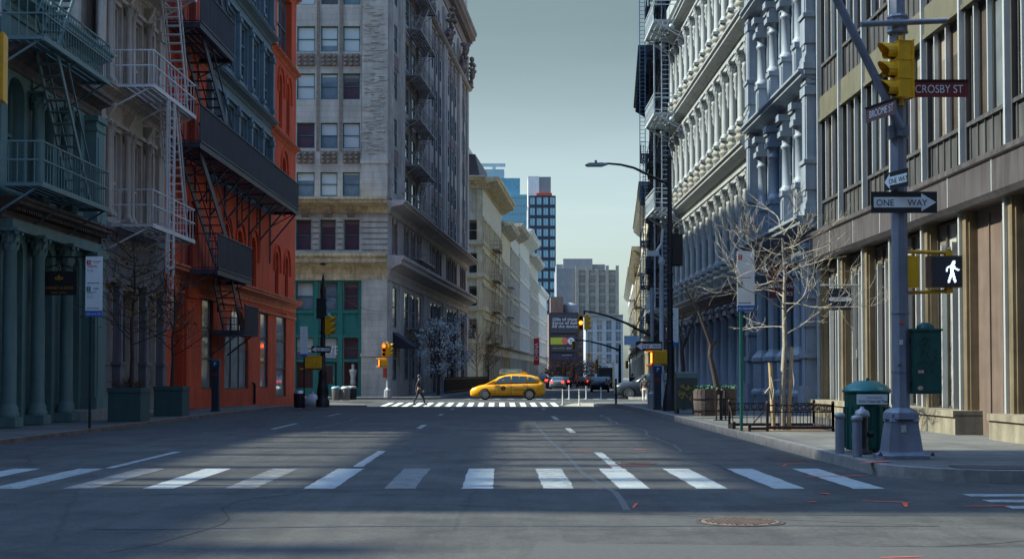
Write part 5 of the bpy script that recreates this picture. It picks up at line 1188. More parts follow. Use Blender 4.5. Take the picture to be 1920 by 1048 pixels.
dots(lambda x, z: math.hypot(x - .022, z - .125) < .026 or seg(x, z, (.005, .09), (-.005, -.0), .026) or seg(x, z, (.0, .0), (-.055, -.15), .018) or seg(x, z, (.0, .0), (.035, -.14), .018) or seg(x, z, (0, .085), (-.07, .05), .014) or seg(x, z, (-.07, .05), (-.08, .01), .013) or seg(x, z, (.01, .085), (.05, .03), .014) or seg(x, z, (.05, .03), (.085, .02), .013))
b.build('walking_figure', WHLAMP, r)
b = MB(); b.tube((-.58, .1, .29), (.08, 0, .27), .026); b.tube((-.58, .1, -.29), (.08, 0, -.27), .026); b.box(.02, .1, -.06, .08, .22, .30); b.box(.02, .1, -.06, .08, -.30, -.22); b.box(-.52, -.36, -.03, .1, -.22, .22); b.build('yellow_bracket', YELLOW, r)
r = thing('control_box', 'dark green controller box with graffiti strapped to the big signal pole', 'control box', (X_(1733), PD + .02, pz(738)))
DG = mat('dark_green_paint', (0.010, 0.085, 0.07), .45, .1, var=.15, scale=4, streak=.2)
b = MB(); b.box(-.2, .2, -.16, .16, 0, .88); b.box(-.215, .215, -.18, .18, .875, .905); b.box(-.28, -.2, -.05, .05, .1, .16); b.box(-.28, -.2, -.05, .05, .7, .76); b.build('cabinet', DG, r)
b = MB(); b.box(-.185, .185, -.168, -.16, .03, .85); b.build('door', DG, r)
b = MB(); b.lathe((.02, 0, .9), [(.13, 0), (.12, .05), (.07, .09), (.01, .1)], 12); b.build('domed_cap', DG, r)
b = MB()
for q in range(16):
    x0, z0_ = rnd.uniform(-.12, .12), rnd.uniform(.3, .8); b.bar((x0, -.17, z0_), (x0 + rnd.uniform(-.07, .07), -.17, z0_ - rnd.uniform(.02, .1)), .010)
b.build('graffiti_scrawl', mat('dark_scrawl', (0.02, 0.03, 0.03), .6, var=0), r)
b = MB(); b.prism([(-.1 + .04 * math.cos(t), .08 + .03 * math.sin(t)) for t in [k * .63 for k in range(10)]], 'y', -.172, -.168); b.box(-.13, -.05, -.172, -.168, .29, .33); b.build('sticker', mat('pale_sticker', (0.55, 0.35, 0.28), .6, var=.4, scale=20), r)

# --- big green litter bin, bollards, hydrant
p = ground(1626, 846); r = thing('litter_bin', 'big dark green litter bin with domed lid beside the signal pole', 'litter bin', p)
BING = mat('bin_green', (0.008, 0.085, 0.068), .42, .15, var=.12, scale=3, streak=.15); LIDG = mat('bin_lid_teal', (0.012, 0.14, 0.13), .35, .1, var=.12)
b = MB(); b.lathe((0, 0, .03), [(.32, 0), (.335, .04), (.335, .84), (.36, .88)], 20, False)
for k in range(20): t = 2 * math.pi * k / 20; b.box(-.0, .0, 0, 0, 0, 0) if False else b.bar((.337 * math.cos(t), .337 * math.sin(t), .06), (.337 * math.cos(t), .337 * math.sin(t), .68), .03)
b.build('drum', BING, r)
b = MB(); b.lathe((0, 0, .9), [(.36, 0), (.375, .015), (.36, .04), (.29, .11), (.17, .165), (.04, .18), (.01, .18)], 20); b.lathe((0.02, 0, 1.07), [(.03, 0), (.03, .05)], 8); b.build('domed_lid', LIDG, r)
for a0, w_ in ((-92, .46), (-18, .24)):
    c_ = Vector((math.cos(R(a0)), math.sin(R(a0)), 0)) * .372
    b = MB(); b.box(-w_ / 2, w_ / 2, -.006, .006, -.075, .075); q = b.build('notice_panel', WHITESIGN, r, (c_.x, c_.y, .80), (0, 0, R(a0 + 90)))
    if w_ > .3: text('lettering', 'Soho Clean Up Team', .052, LETB, q, (0.03, -.008, -.03), (R(90), 0, 0), .001); text('lettering', 'Keep it green', .042, LETGY, q, (0.03, -.008, .03), (R(90), 0, 0), .001)
def bollard(px, py, top, label):
    p = ground(px, py); h = ht(top, p[1]) - p[2]; r = thing('bollard', label, 'bollard', p, 0, 'short grey bollards at the corner')
    b = MB(); b.lathe((0, 0, 0), [(.068, 0), (.068, h - .08)], 16); b.build('post', POLE, r)
    b = MB(); b.lathe((0, 0, h - .08), [(.072, 0), (.082, .005), (.082, .045), (.07, .07), (.01, .082)], 16); b.build('cap', STEEL, r)
bollard(1575, 851, 773, 'grey steel bollard farther from the signal pole, left of the litter bin')
bollard(1607, 857, 778, 'grey steel bollard in front of the hydrant and litter bin')
p = ground(1617, 851); r = thing('fire_hydrant', 'black fire hydrant with silver bonnet between bollard and litter bin', 'fire hydrant', p); h = ht(762, p[1]) - p[2]
b = MB(); b.lathe((0, 0, 0), [(.14, 0), (.14, .04), (.095, .06), (.085, .1), (.085, h - .16)], 14); b.build('barrel', BLACKM, r)
b = MB(); b.lathe((0, 0, h - .16), [(.09, 0), (.112, .01), (.112, .05), (.095, .1), (.04, .125), (.02, .16)], 12); b.build('bonnet', STEEL, r)
for s, nm in ((-1, 'nozzle_cap'), (1, 'nozzle_cap')):
    b = MB(); b.tube((s * .08, -.02, h * .42), (s * .15, -.02, h * .42), .045, .05, 10); b.build(nm, BLACKM if s > 0 else STEEL, r)

# --- parking rule signs
def parking_sign(px0, px1, y0, y1, base_py, label, pole_m, mini=False, h=.15, tilt=0, top=None, rows='32', yaw=0):
    pc = (px0 + px1) / 2; p = ground(pc + (-8 if not mini else 0), base_py, HL if px0 < 900 else h); d = p[1]; k = d / F_
    zc = ht((y0 + y1) / 2, d); w_, hh = (px1 - px0) * k, (y1 - y0) * k
    pr_ = thing('sign_post', 'thin post carrying the ' + ' '.join(label.split()[:9]), 'post', p); b = MB(); b.box(-.028, .028, -.02, .02, 0, zc + hh / 2 - p[2] - .02); 
    if pole_m is GREENP: [b.box(-.034, .034, -.026, .026, z, z + .03) for z in (1.05, 1.32)]
    b.build('post', pole_m, pr_)
    r = thing('parking_sign', label, 'parking sign', ((pc - 960) * k, d - .035, zc), R(yaw))
    b = MB(); b.box(-w_ / 2, w_ / 2, -.004, .004, -hh / 2, hh / 2); b.build('plate', WHITESIGN, r)
    b = MB(); b.box(-w_ / 2, w_ / 2, -.007, -.004, -hh / 2, -hh / 2 + hh * .1); b.build('blue_strip', BLUEP, r)
    if mini:
        [tx(r, q_, w_ * .13, LETGY, 0, hh * (.40 - .12 * i)) for i, q_ in enumerate(('3 HOUR', 'METERED', 'PARKING', '2 HOUR', 'METERED', 'PARKING'))]; return
    s = w_ * .24
    for i, (dg, m_, lm) in enumerate(((rows[0], REDP, LETR), (rows[1], GREENP, LETG))):
        zt = hh * (.44 if i == 0 else (.0 if rows == '32' and px0 < 900 else -.02))
        b = MB(); b.box(-w_ * .44, -w_ * .44 + s, -.007, -.004, zt - s * 1.15, zt); b.build('digit_square', m_, r)
        tx(r, dg, s * 1.1, LETW, -w_ * .44 + s / 2, zt - s * .58, -.0085)
        if px0 < 900:
            for j, (t_, sz) in enumerate((('HOUR METERED', .085), ('PARKING', .085), ('Commercial', .12), ('Vehicles Only', .12)) if i == 0 else (('HOUR', .085), ('METERED', .085), ('Monday-Friday', .105), ('9am-7pm', .105))):
                tx(r, t_, w_ * sz, lm, (w_ * .12 if j < 2 else -w_ * .4), zt - s * (.3 + .34 * j) - (s * .35 if j > 1 else 0), -.006, 'CENTER' if j < 2 else 'LEFT', .9)
            tx(r, 'Saturday', w_ * .1, LETGY, -w_ * .4, zt - s * 2.3, -.006, 'LEFT'); tx(r, '8am-6pm', w_ * .1, LETGY, -w_ * .4, zt - s * 2.7, -.006, 'LEFT')
        zb = hh * (.06 if i == 0 else -.36); b = MB(); b.box(-w_ * .34, w_ * .24, -.007, -.004, zb - .006, zb + .006)
        for q in (-.34, .24): b.prism([(q * w_, zb + .022), (q * w_ + (.05 if q > 0 else -.05) * w_, zb), (q * w_, zb - .022)], 'y', -.007, -.004)
        b.build('arrow', LETB if i or px0 < 900 else LETR, r)
    tx(r, 'ID: 34616W' if px0 > 900 else '104 614 2W', hh * .05, LETW, 0, -hh / 2 + hh * .045, -.0085)
parking_sign(1382, 1415, 471, 584, 808, 'white 3 and 2 hour parking sign among the bare branches on the right', GREENP, yaw=4)
parking_sign(160, 192, 481, 594, 803, 'white 3 and 2 hour parking sign in front of the green building', mat('green_black_post', (0.012, 0.03, 0.03), .5), yaw=0)
parking_sign(1255, 1272, 577, 649, 768, 'pale blue-footed parking sign fixed by the tall black lamp post', BLACKM, True)
parking_sign(563, 577, 612, 669, 766, 'small faded parking sign at the far left corner', BLACKM, True)

# --- sapling with stakes and its guard
def branch(b, p, d_, ln, r0, depth, rg, spread=.55, up=.12, nseg=4, kids=(3, 5), taper=.72, minr=.004, wig=.22):
    pts = [Vector(p)]; v = Vector(d_).normalized()
    for k in range(nseg):
        v = (v + Vector((rg.uniform(-1, 1), rg.uniform(-1, 1), rg.uniform(-.7, 1) * .8 + up)) * wig).normalized(); pts.append(pts[-1] + v * (ln / nseg))
    b.path(pts, r0, max(minr * .8, r0 * .5), 6 if r0 > .02 else 4)
    if depth <= 0: return
    for k in range(rg.randint(*kids)):
        t = rg.uniform(.25, 1.0); i = min(nseg - 1, int(t * nseg)); q = pts[i].lerp(pts[i + 1], t * nseg - i)
        a = Vector((rg.uniform(-1, 1), rg.uniform(-1, 1), rg.uniform(-.35, .9))).normalized(); dv = ((pts[i + 1] - pts[i]).normalized() * (1 - spread) + a * spread)
        branch(b, q, dv, ln * rg.uniform(.42, .7), max(minr, r0 * taper * rg.uniform(.5, .8)), depth - 1, rg, spread, up, max(3, nseg - 2) if wig > .3 else nseg, kids, taper, minr, wig)
BARK_L = mat('pale_bark', (0.30, 0.27, 0.215), .85, var=.4, scale=14, bump=.3)
BARK_D = mat('dark_bark', (0.055, 0.042, 0.036), .9, var=.3, scale=14, bump=.3)
p = ground(1470, 806); r = thing('bare_tree', 'sunlit bare sapling with crooked branches held between stakes on the right pavement', 'tree', p); rg = random.Random(21)
b = MB(); tp = ht(420, p[1]) - p[2]
tk = [Vector((-.03, 0, 0)), Vector((-.02, 0, 1.0)), Vector((.03, 0, 1.8)), Vector((.02, .02, 2.6)), Vector((.04, 0, 3.3)), Vector((-.02, 0, tp * .93))]; b.path(tk, .072, .022, 9); b.build('trunk', BARK_L, r)
b = MB()
for k in range(20):
    z = 2.0 + 2.25 * (k / 19) ** .9; a = k * 2.4 + rg.uniform(-.4, .4); ln = (1.75 - .75 * abs(z - 2.7) / 1.6) * rg.uniform(.75, 1.1)
    branch(b, (0.02, 0, z), (math.cos(a), math.sin(a) * .9, rg.uniform(.0, .7)), ln, .0145, 2, rg, .5, .02, 8, (4, 5), .62, .0045, .36)
b.build('crown', BARK_L, r)
for (px, base_y, top_y, lean) in ((1450, 806, 681, -.06), (1479, 806, 651, .07)):
    q = ground(px, base_y); s = thing('tree_stake', ('shorter' if px < 1460 else 'taller') + ' rough wooden stake propping the sunlit sapling', 'stake', q)
    b = MB(); h = ht(top_y, q[1]) - q[2]; b.path([(0, 0, 0), (lean * .4, 0, h * .5), (lean, 0, h)], .05, .042, 8)
    b.build('pole', mat('raw_wood', (0.44, 0.32, 0.18), .85, var=.3, scale=12, bump=.3), s)
    t_ = MB(); t_.path([(lean * .6, 0, h * .74), (lean * .6 + (.18 if px < 1460 else -.12), 0, h * .74 + .02)], .012, .012, 5)
    t_.path([(lean * .8, -.04, h * .8), (lean * .8 + .05, -.06, h * .6), (lean * .8 + .03, -.05, h * .45)], .012, .008, 5); t_.build('tie', mat('pale_rope', (0.5, 0.47, 0.38), .8), s)
    k_ = MB(); k_.lathe((lean, 0, h), [(.046, -.005), (.046, .012)], 8); k_.path([(lean * .7, 0, h * .66), (lean * .7 - .14, -.04, h * .55)], .02, .014, 6); k_.build('stub', MATS['raw_wood'], s)
g = ground(1467, 806); slab('tree_pit', [(g[0] - .95, g[1] - .75), (g[0] + .85, g[1] - .75), (g[0] + .85, g[1] + 1.1), (g[0] - .95, g[1] + 1.1)], .156, DIRT, drop=0)
r = thing('tree_guard', 'low dark iron guard with ring rail round the sapling pit', 'tree guard', (g[0], g[1], g[2])); RUSTI = mat('rusty_black_iron', (0.035, 0.022, 0.02), .7, .2, var=.4, scale=10)
def rail(x0, y0, x1, y1):
    b = MB(); L = math.hypot(x1 - x0, y1 - y0); n = int(L / .15); P = lambda t, z: (x0 + (x1 - x0) * t, y0 + (y1 - y0) * t, z)
    for z in (.06, .10, .40, .54): b.bar(P(0, z), P(1, z), .022)
    b.bar(P(0, .08), P(1, .08), .06)
    for t in (0, 1): b.bar(P(t, -.02), P(t, .58), .05); b.lathe(P(t, .58), [(.035, 0), (.03, .03), (.005, .05)], 8)
    for k in range(n):
        t = (k + .5) / n; c = P(t, .47); ux, uy = (x1 - x0) / L, (y1 - y0) / L; b.bar(P(t, .1), P(t, .40), .014)
        for q in range(10):
            a0, a1 = 2 * math.pi * q / 10, 2 * math.pi * (q + 1) / 10; b.bar((c[0] + ux * .06 * math.cos(a0), c[1] + uy * .06 * math.cos(a0), c[2] + .06 * math.sin(a0)), (c[0] + ux * .06 * math.cos(a1), c[1] + uy * .06 * math.cos(a1), c[2] + .06 * math.sin(a1)), .014)
    b.build('railing', RUSTI, r)
rail(-.45, -.75, .9, -.75); rail(.9, -.75, .9, 1.1); rail(-.95, 1.1, .9, 1.1); b = MB(); b.bar((-.95, .45, .06), (-.95, 1.1, .06), .06); b.bar((-.95, .45, -.02), (-.95, .45, .16), .06); b.bar((-.95, 1.1, .5), (-.95, .5, .1), .02); b.bar((-.45, -.75, .5), (-.8, -.75, .1), .02); b.bar((-.8, -.75, .06), (-.45, -.75, .06), .06); b.bar((-.82, -.75, -.02), (-.82, -.75, .15), .05); b.build('open_end', RUSTI, r)
# --- hanging shop signs
def blade(label, loc, w_, h, m, fn, arm_m=BLACKM, arm=True):
    r = thing('shop_sign', label, 'shop sign', loc); b = MB(); b.box(-w_ / 2, w_ / 2, -.03, .03, -h / 2, h / 2); b.build('board', m, r)
    if arm: b = MB(); b.tube((-w_ / 2 - .08, 0, h / 2 + .08), (w_ / 2 + .3, 0, h / 2 + .08), .018); b.tube((-w_ * .35, 0, h / 2), (-w_ * .35, 0, h / 2 + .08), .012); b.tube((w_ * .35, 0, h / 2), (w_ * .35, 0, h / 2 + .08), .012); b.build('bracket', arm_m, r)
    fn(r, w_, h); return r
def hw(r, w_, h):
    l = mat('pale_sign_letter', (0.8, 0.82, 0.84), .6, var=0); text('lettering', 'SK', .42, l, r, (.06, -.035, .16), (R(90), 0, 0), .004, sx=1.05); text('lettering', 'HARDWARE', .165, l, r, (.0, -.035, -.17), (R(90), 0, 0), .004, sx=.92); text('lettering', 'LOCKS', .17, l, r, (.0, -.035, -.4), (R(90), 0, 0), .004)
a = at(1470, 527, 44.3); blade('dark maroon HARDWARE sign sticking out from the blue grey building', a, .92, 1.06, mat('dark_maroon', (0.16, 0.03, 0.024), .6, var=.3, scale=5), hw, arm=False)
b = MB(); 
def gr(r, w_, h):
    b = MB(); b.prism([(-.26, -.05), (-.3, 0), (-.26, .05), (.26, .05), (.3, 0), (.26, -.05)], 'y', -.034, -.03); b.build('ribbon', WHITESIGN, r); text('lettering', 'GREATS', .085, LETB, r, (0, -.036, 0), (R(90), 0, 0), .001)
    b = MB(); b.tube((-.5, 0, .36), (.62, 0, .36), .02); b.tube((.32, 0, .36), (.32, 0, -1.2), .02); b.tube((.42, 0, .36), (.42, 0, -1.5), .02); b.build('bracket', STEEL, r)
a = at(1575, 561, 36.5); blade('navy hanging GREATS sign with white ribbon', a, .58, .56, mat('navy_sign', (0.008, 0.016, 0.04), .5), gr, arm=False)
def hv(r, w_, h):
    gd = mat('gold_letter', (0.55, 0.27, 0.03), .45, .2, var=0); text('lettering', 'HARNEY & SONS', .105, gd, r, (0, -.034, -.12), (R(90), 0, 0), .002, sx=.9); text('lettering', 'SOHO  STORE', .06, gd, r, (0, -.034, -.24), (R(90), 0, 0), .002)
    b = MB()
    for (x, z, s) in ((0, .16, .06), (-.08, .12, .045), (.08, .12, .045), (-.03, .1, .04), (.03, .1, .04)): b.prism([(x + s * math.cos(t) * (1 if k % 2 == 0 else .45), z + s * math.sin(t) * (1 if k % 2 == 0 else .45)) for k, t in [(k, math.pi / 2 + k * math.pi / 4) for k in range(8)]], 'y', -.036, -.03)
    b.build('leaf_emblem', gd, r)
    b = MB(); b.tube((-.62, 0, .66), (.95, 0, .66), .018); b.tube((-.9, .1, 1.4), (-.3, 0, .95), .014)
    for s in (-1, 1):
        b.path([(s * .36 * (1 - k / 8) * math.cos(k * .5) + s * .1, 0, .34 + .1 * math.sin(k * .55)) for k in range(9)], .011, .008, 5); b.tube((s * .4, 0, .28), (s * .4, 0, .66), .009)
    b.path([(-.45, 0, .28), (-.2, 0, .42), (0, 0, .48), (.2, 0, .42), (.45, 0, .28)], .012, .012, 5); b.build('scroll_bracket', BLACKM, r)
a = at(111, 531, 35.6); blade('black hanging sign with gold leaf emblem on the sea green building', a, .90, .60, BLACKSIGN, hv, arm=False)

# --- right pavement, farther along
p = ground(1233, 768); r = thing('parking_meter', 'dark blue parking meter column on the right pavement', 'parking meter', p)
def meter(r, h):
    b = MB(); b.box(-.12, .12, -.11, .11, 0, h - .28); b.box(-.15, .15, -.14, .14, 0, .05); b.build('column', DKBLUE, r)
    b = MB(); b.prism([(-.13, h - .28), (-.13, h - .04), (-.02, h + .02), (.13, h), (.13, h - .28)], 'x', -.14, .14); b.build('head', mat('meter_blue', (0.012, 0.04, 0.095), .45, var=.1), r)
    text('lettering', 'P', .17, LETW, r, (0, -.136, h - .16), (R(90), 0, 0), .001)
    b = MB(); b.box(-.1, .1, -.14, -.13, h - .36, h - .30) if False else b.box(-.09, .09, -.118, -.11, h - .55, h - .45); b.build('panel', REDSIGN, r)
meter(r, ht(684, p[1]) - p[2])
p = ground(404, 771, HL); r = thing('parking_meter', 'dark parking meter column in front of the orange building', 'parking meter', p); meter(r, ht(674, p[1]) - p[2])
p = ground(1286, 775); h = ht(697, p[1]) - p[2]; r = thing('relay_mailbox', 'dark green relay mailbox with yellow graffiti', 'mailbox', p); wd = 40 * p[1] / F_
b = MB(); b.prism([(-.3, .14), (.3, .14), (.3, h - .18), (.22, h - .04), (.1, h), (-.1, h), (-.22, h - .04), (-.3, h - .18)], 'x', -wd / 2, wd / 2); b.build('box', mat('mailbox_green', (0.035, 0.06, 0.055), .5, .1, var=.2, streak=.2), r)
for sx in (-1, 1): b = MB(); b.box(sx * wd * .42 - .04, sx * wd * .42 + .04, -.28, .28, 0, .14); b.build('leg', BLACKM, r)
b = MB(); rg = random.Random(5)
for q in range(26): x, z = rg.uniform(-.22, .18), rg.uniform(.45, .8); b.bar((x, -.305, z), (x + rg.uniform(-.08, .08), -.305, z + rg.uniform(-.1, .12)), .018)
b.build('graffiti', mat('yellow_spray', (0.5, 0.29, 0.02), .7, var=.2), r)
def barrel(px, py, wpx, label, group):
    p = ground(px, py); k = p[1] / F_; R_ = wpx * k / 2; h = ht(729, p[1]) - p[2]; r = thing('barrel_planter', label, 'planter', p, 0, group)
    WD = mat('grey_stave_wood', (0.105, 0.075, 0.07), .85, var=.35, scale=5, streak=.4)
    b = MB(); b.lathe((0, 0, .05), [(R_ * .88, 0), (R_, h * .45), (R_ * .98, h - .05), (R_ * .9, h - .05), (R_ * .88, h - .15)], 18, False)
    for q in range(18): t = 2 * math.pi * q / 18; b.bar((R_ * .9 * math.cos(t), R_ * .9 * math.sin(t), .06), (R_ * .99 * math.cos(t), R_ * .99 * math.sin(t), h - .05), .012)
    b.build('tub', WD, r)
    for z in (.22, .62): b = MB(); b.lathe((0, 0, h * z), [(R_ * (1.0 if z > .4 else .96) + .01, 0), (R_ * (1.0 if z > .4 else .97) + .012, .04)], 18, False, False); b.build('hoop', BLACKM, r)
    b = MB(); b.lathe((0, 0, h - .1), [(R_ * .9, 0), (.01, .03)], 18); b.build('soil', DIRT, r)
    pl_ = MB()
    for q in range(140):
        a_ = rnd.uniform(0, 6.28); rr = R_ * .95 * math.sqrt(rnd.random()); x, y, z = rr * math.cos(a_), rr * math.sin(a_), h - .06 + rnd.uniform(0, .15); s = .05; v1 = Vector((rnd.uniform(-1, 1), rnd.uniform(-1, 1), rnd.uniform(-.3, 1))) * s; v2 = Vector((rnd.uniform(-1, 1), rnd.uniform(-1, 1), rnd.uniform(-.3, 1))) * s
        c = Vector((x, y, z)); pl_.quad(c - v1, c - v2, c + v1, c + v2)
    pl_.build('ivy', mat('ivy_leaf', (0.03, 0.11, 0.065), .6, var=.4, scale=6), r); return p, h
(pA, hA) = barrel(1323, 783, 46, 'wooden barrel planter with a dark bare trunk, nearer the mailbox', 'wooden barrel planters'); barrel(1362, 782, 38, 'wooden barrel planter on the right behind the bike rack posts', 'wooden barrel planters')
p = (pA[0] + .35, pA[1], pA[2] + hA - .05); r = thing('bare_tree', 'dark leaning pollarded trunk growing from the barrel planter', 'tree', p); b = MB()
b.path([(0, 0, -.1), (-.12, 0, .5), (-.22, 0, .95), (-.2, 0, 1.25), (-.4, 0, 1.8), (-.62, 0, 2.4)], .085, .03, 8); b.path([(-.2, 0, 1.2), (-.05, 0, 1.35)], .06, .05, 7); b.build('trunk', BARK_D, r)
b = MB(); rg = random.Random(3)
for k in range(4): branch(b, (-.55 - .02 * k, 0, 2.2), (rg.uniform(-.8, .2), rg.uniform(-.4, .4), 1), .7, .018, 1, rg, .5, .2, 3, (2, 3), .6, .006)
b.build('crown', BARK_D, r)
p = ground(1290, 770); r = thing('bare_tree', 'thin dark forked trunk behind the green mailbox', 'tree', (p[0], p[1] + 1.2, p[2])); b = MB(); b.path([(0, 0, 0), (0, 0, 1.4), (-.05, 0, 2.0), (.1, 0, 2.4)], .07, .06, 8); b.path([(.1, 0, 2.3), (.3, 0, 2.9), (.62, 0, 3.5)], .04, .018, 7); b.path([(-.05, 0, 2.0), (-.12, 0, 2.5), (0, 0, 3.2)], .04, .016, 7); b.build('trunk', BARK_D, r)
for px in (1347, 1357):
    p = ground(px, 788); r = thing('bike_rack', ('left' if px < 1350 else 'right') + ' dark bike rack post before the barrel planters', 'bike rack', p, 0, 'bike rack posts'); h = ht(729, p[1]) - p[2]
    b = MB(); b.path([(-.05, 0, 0), (-.05, 0, h - .04), (-.02, 0, h), (.02, 0, h), (.05, 0, h - .04), (.05, 0, 0)], .022, .022, 7); b.build('hoop_tube', BLACKM, r)
    b = MB(); [b.lathe((s, 0, 0), [(.07, 0), (.07, .02)], 10) for s in (-.06, .06)]; b.build('foot_plate', BLACKM, r)

# --- lamp post with long arm, mast arms, signals at the far corners
p = ground(1257, 770); D_ = p[1]; r = thing('street_lamp', 'tall black street lamp with long curved arm over the street', 'street lamp', p); h = ht(300, D_) - p[2]
b = MB(); b.lathe((0, 0, 0), [(.26, 0), (.24, .3), (.16, .8), (.12, 1.0), (.10, 1.5), (.085, h * .6), (.07, h)], 10); [b.lathe((0, 0, z), [(.1, 0), (.12, .03), (.1, .06)], 10) for z in (2.2, 3.1, 3.9, 4.4, 5.2)]; b.lathe((0, 0, h), [(.08, 0), (.1, .05), (.06, .15), (.015, .4)], 8); b.build('pole', BLACKM, r)
k = D_ / F_; za = ht(342, D_) - p[2]; b = MB(); pts = []
for (px, py) in ((1257, 346), (1235, 337), (1215, 327), (1190, 315), (1165, 309), (1142, 307), (1122, 308)): pts.append(((px - 1257) * k, 0, ht(py, D_) - p[2]))
b.path(pts, .05, .03, 8); b.build('arm', BLACKM, r)
b = MB(); x0 = (1098 - 1257) * k; zl = ht(310, D_) - p[2]; b.prism([(x0, zl), (x0 + .08, zl - .04), (x0 + .55, zl - .04), (x0 + .75, zl + .03), (x0 + .55, zl + .07), (x0 + .12, zl + .06)], 'y', -.14, .14); b.tube((x0 + .35, 0, zl + .06), (x0 + .35, 0, zl + .16), .04); b.build('lamp_head', mat('lamp_grey', (0.2, 0.24, 0.27), .5, var=.1), r)
a = at(1268, 468, D_ + .1); r = thing('traffic_light', 'dark backed traffic light on the tall black lamp post', 'traffic light', a)
b = MB(); b.box(-.17, .17, -.1, .12, -.5, .5); b.box(-.22, .22, .1, .13, -.53, .53); b.build('housing', BLACKM, r); b = MB(); b.box(-.3, -.15, -.03, .03, -.3, -.24); b.box(-.3, -.15, -.03, .03, .24, .3); b.build('bracket', BLACKM, r)
# pale corner signal pole
p = ground(1223, 764); D2 = p[1]; r = thing('signal_pole', 'pale grey signal pole beyond the parking meter', 'pole', p)
b = MB(); b.lathe((0, 0, 0), [(.17, 0), (.17, .5), (.1, .55), (.085, .6), (.07, ht(540, D2) - p[2])], 8, False); b.build('shaft', STEEL, r)
b = MB(); k = D2 / F_; b.path([((px - 1223) * k, 0, ht(py, D2) - p[2]) for px, py in ((1223, 629), (1205, 622), (1175, 606), (1140, 592), (1115, 586), (1095, 583))], .05, .03, 8); b.tube(((1096 - 1223) * k, 0, ht(583, D2) - p[2]), ((1096 - 1223) * k, 0, ht(590, D2) - p[2]), .03); b.build('mast_arm', BLACKM, r)
for (px, rz, lb, lt) in ((1089, 0, 'left of the two yellow traffic lights at the mast arm tip', 'amber'), (1103, R(90), 'right of the two yellow traffic lights at the mast arm tip', None)):
    a = at(px, 618, D2); signal_head(lb, a, rz, 26 * D2 / F_ / .78, lt, 'traffic lights over the crossing')
def ped_box(label, px, py, d, w_=.5, lit=True):
    a = at(px, py, d); r = thing('pedestrian_signal', label, 'pedestrian signal', a); b = MB(); b.box(-w_ / 2, w_ / 2, -.14, .14, -.22, .22)
    for q in range(6): b.box(-w_ / 2 + w_ * (q + .2) / 6, -w_ / 2 + w_ * (q + .5) / 6, -.165, -.14, -.19, .19)
    b.tube((-w_ / 2 - .2, 0, .25), (w_ / 2, 0, .25), .03); b.tube((-w_ / 2 - .2, 0, -.25), (w_ / 2, 0, -.25), .03); b.build('housing', YELLOW, r)
    if lit: b = MB(); b.box(-w_ / 2 - .03, -w_ / 2 - .003, -.12, .12, -.18, .18); b.build('lit_hand', ORLAMP, r)
ped_box('yellow pedestrian signal on the pale pole above the parking meter', 1236, 671, D2 - .25, .54)
flat_sign('one_way_sign', 'small ONE WAY sign with left arrow on the pale signal pole', 'road sign', at(1217, 649, D2 - .2), 0, .95, .34, BLACKSIGN, lambda r_, w_, h: one_way(r_, w_, h, True))
b = MB(); p3 = ground(1249, 762); r = thing('lamp_post', 'white painted ornate post just left of the black lamp post', 'post', (p3[0], p3[1] + 1.5, p3[2])); b.lathe((0, 0, 0), [(.22, 0), (.18, .3), (.2, .5), (.11, .7), (.1, 1.2), (.15, 1.3), (.09, 1.4), (.085, 5.4), (.15, 5.5), (.09, 5.7)], 10); b.path([(0, 0, 5.6), (-.2, 0, 5.9), (0, 0, 6.2), (.05, 0, 6.8)], .06, .05, 8); b.build('shaft', mat('white_post_paint', (0.5, 0.53, 0.54), .5), r); b = MB(); b.box(-.55, -.1, -.1, .1, 5.75, 5.95); b.build('lamp', MATS['white_post_paint'], r)
a = at(1184, 638, 92); flat_sign('street_banner', 'pale blue hanging banner reading 3NY over the far right pavement', 'banner', a, 0, .95, .6, mat('banner_blue', (0.16, 0.27, 0.42), .6, var=.1), lambda r_, w_, h: tx(r_, '3NY', .38, mat('navy_letter', (0.02, 0.04, 0.12), .5, var=0), 0, 0, -.008), th=.02)
# far mast arms down the street
def far_arm(px_pole, px_tip, base_d, y_arm0, y_arm1, label, m, sig_label, sig_px, sig_py, spx=20, amber=False):
    x = (px_pole - 960) / F_ * base_d; r = thing('signal_pole', label, 'pole', (x, base_d, zg(base_d) + .15)); b = MB(); b.tube((0, 0, 0), (0, 0, ht(y_arm0, base_d) - zg(base_d) + .3), .13, .09); b.build('shaft', m, r)
    b = MB(); k = base_d / F_; n = 6; b.path([((px_tip - px_pole) * k * t, 0, ht(y_arm0 + (y_arm1 - y_arm0) * (1 - (1 - t) ** 1.7), base_d) - zg(base_d) - .15) for t in [q / n for q in range(n + 1)]], .08, .05, 7); b.build('mast_arm', m, r)
    a = at(sig_px, sig_py, base_d); signal_head(sig_label, a, R(10), spx * base_d / F_ / .78, 'amber' if amber else None, 'traffic lights down the street')
far_arm(1162, 1078, 112, 657, 637, 'dark signal pole with long mast arm past the crossing', BLACKM, 'yellow traffic light hanging before the banded billboard', 1076, 654, 14)
far_arm(1150, 1103, 170, 684, 661, 'silver signal pole with curved arm farther down the street', ALUM, 'small yellow traffic light under the silver arm', 1104, 674, 12)
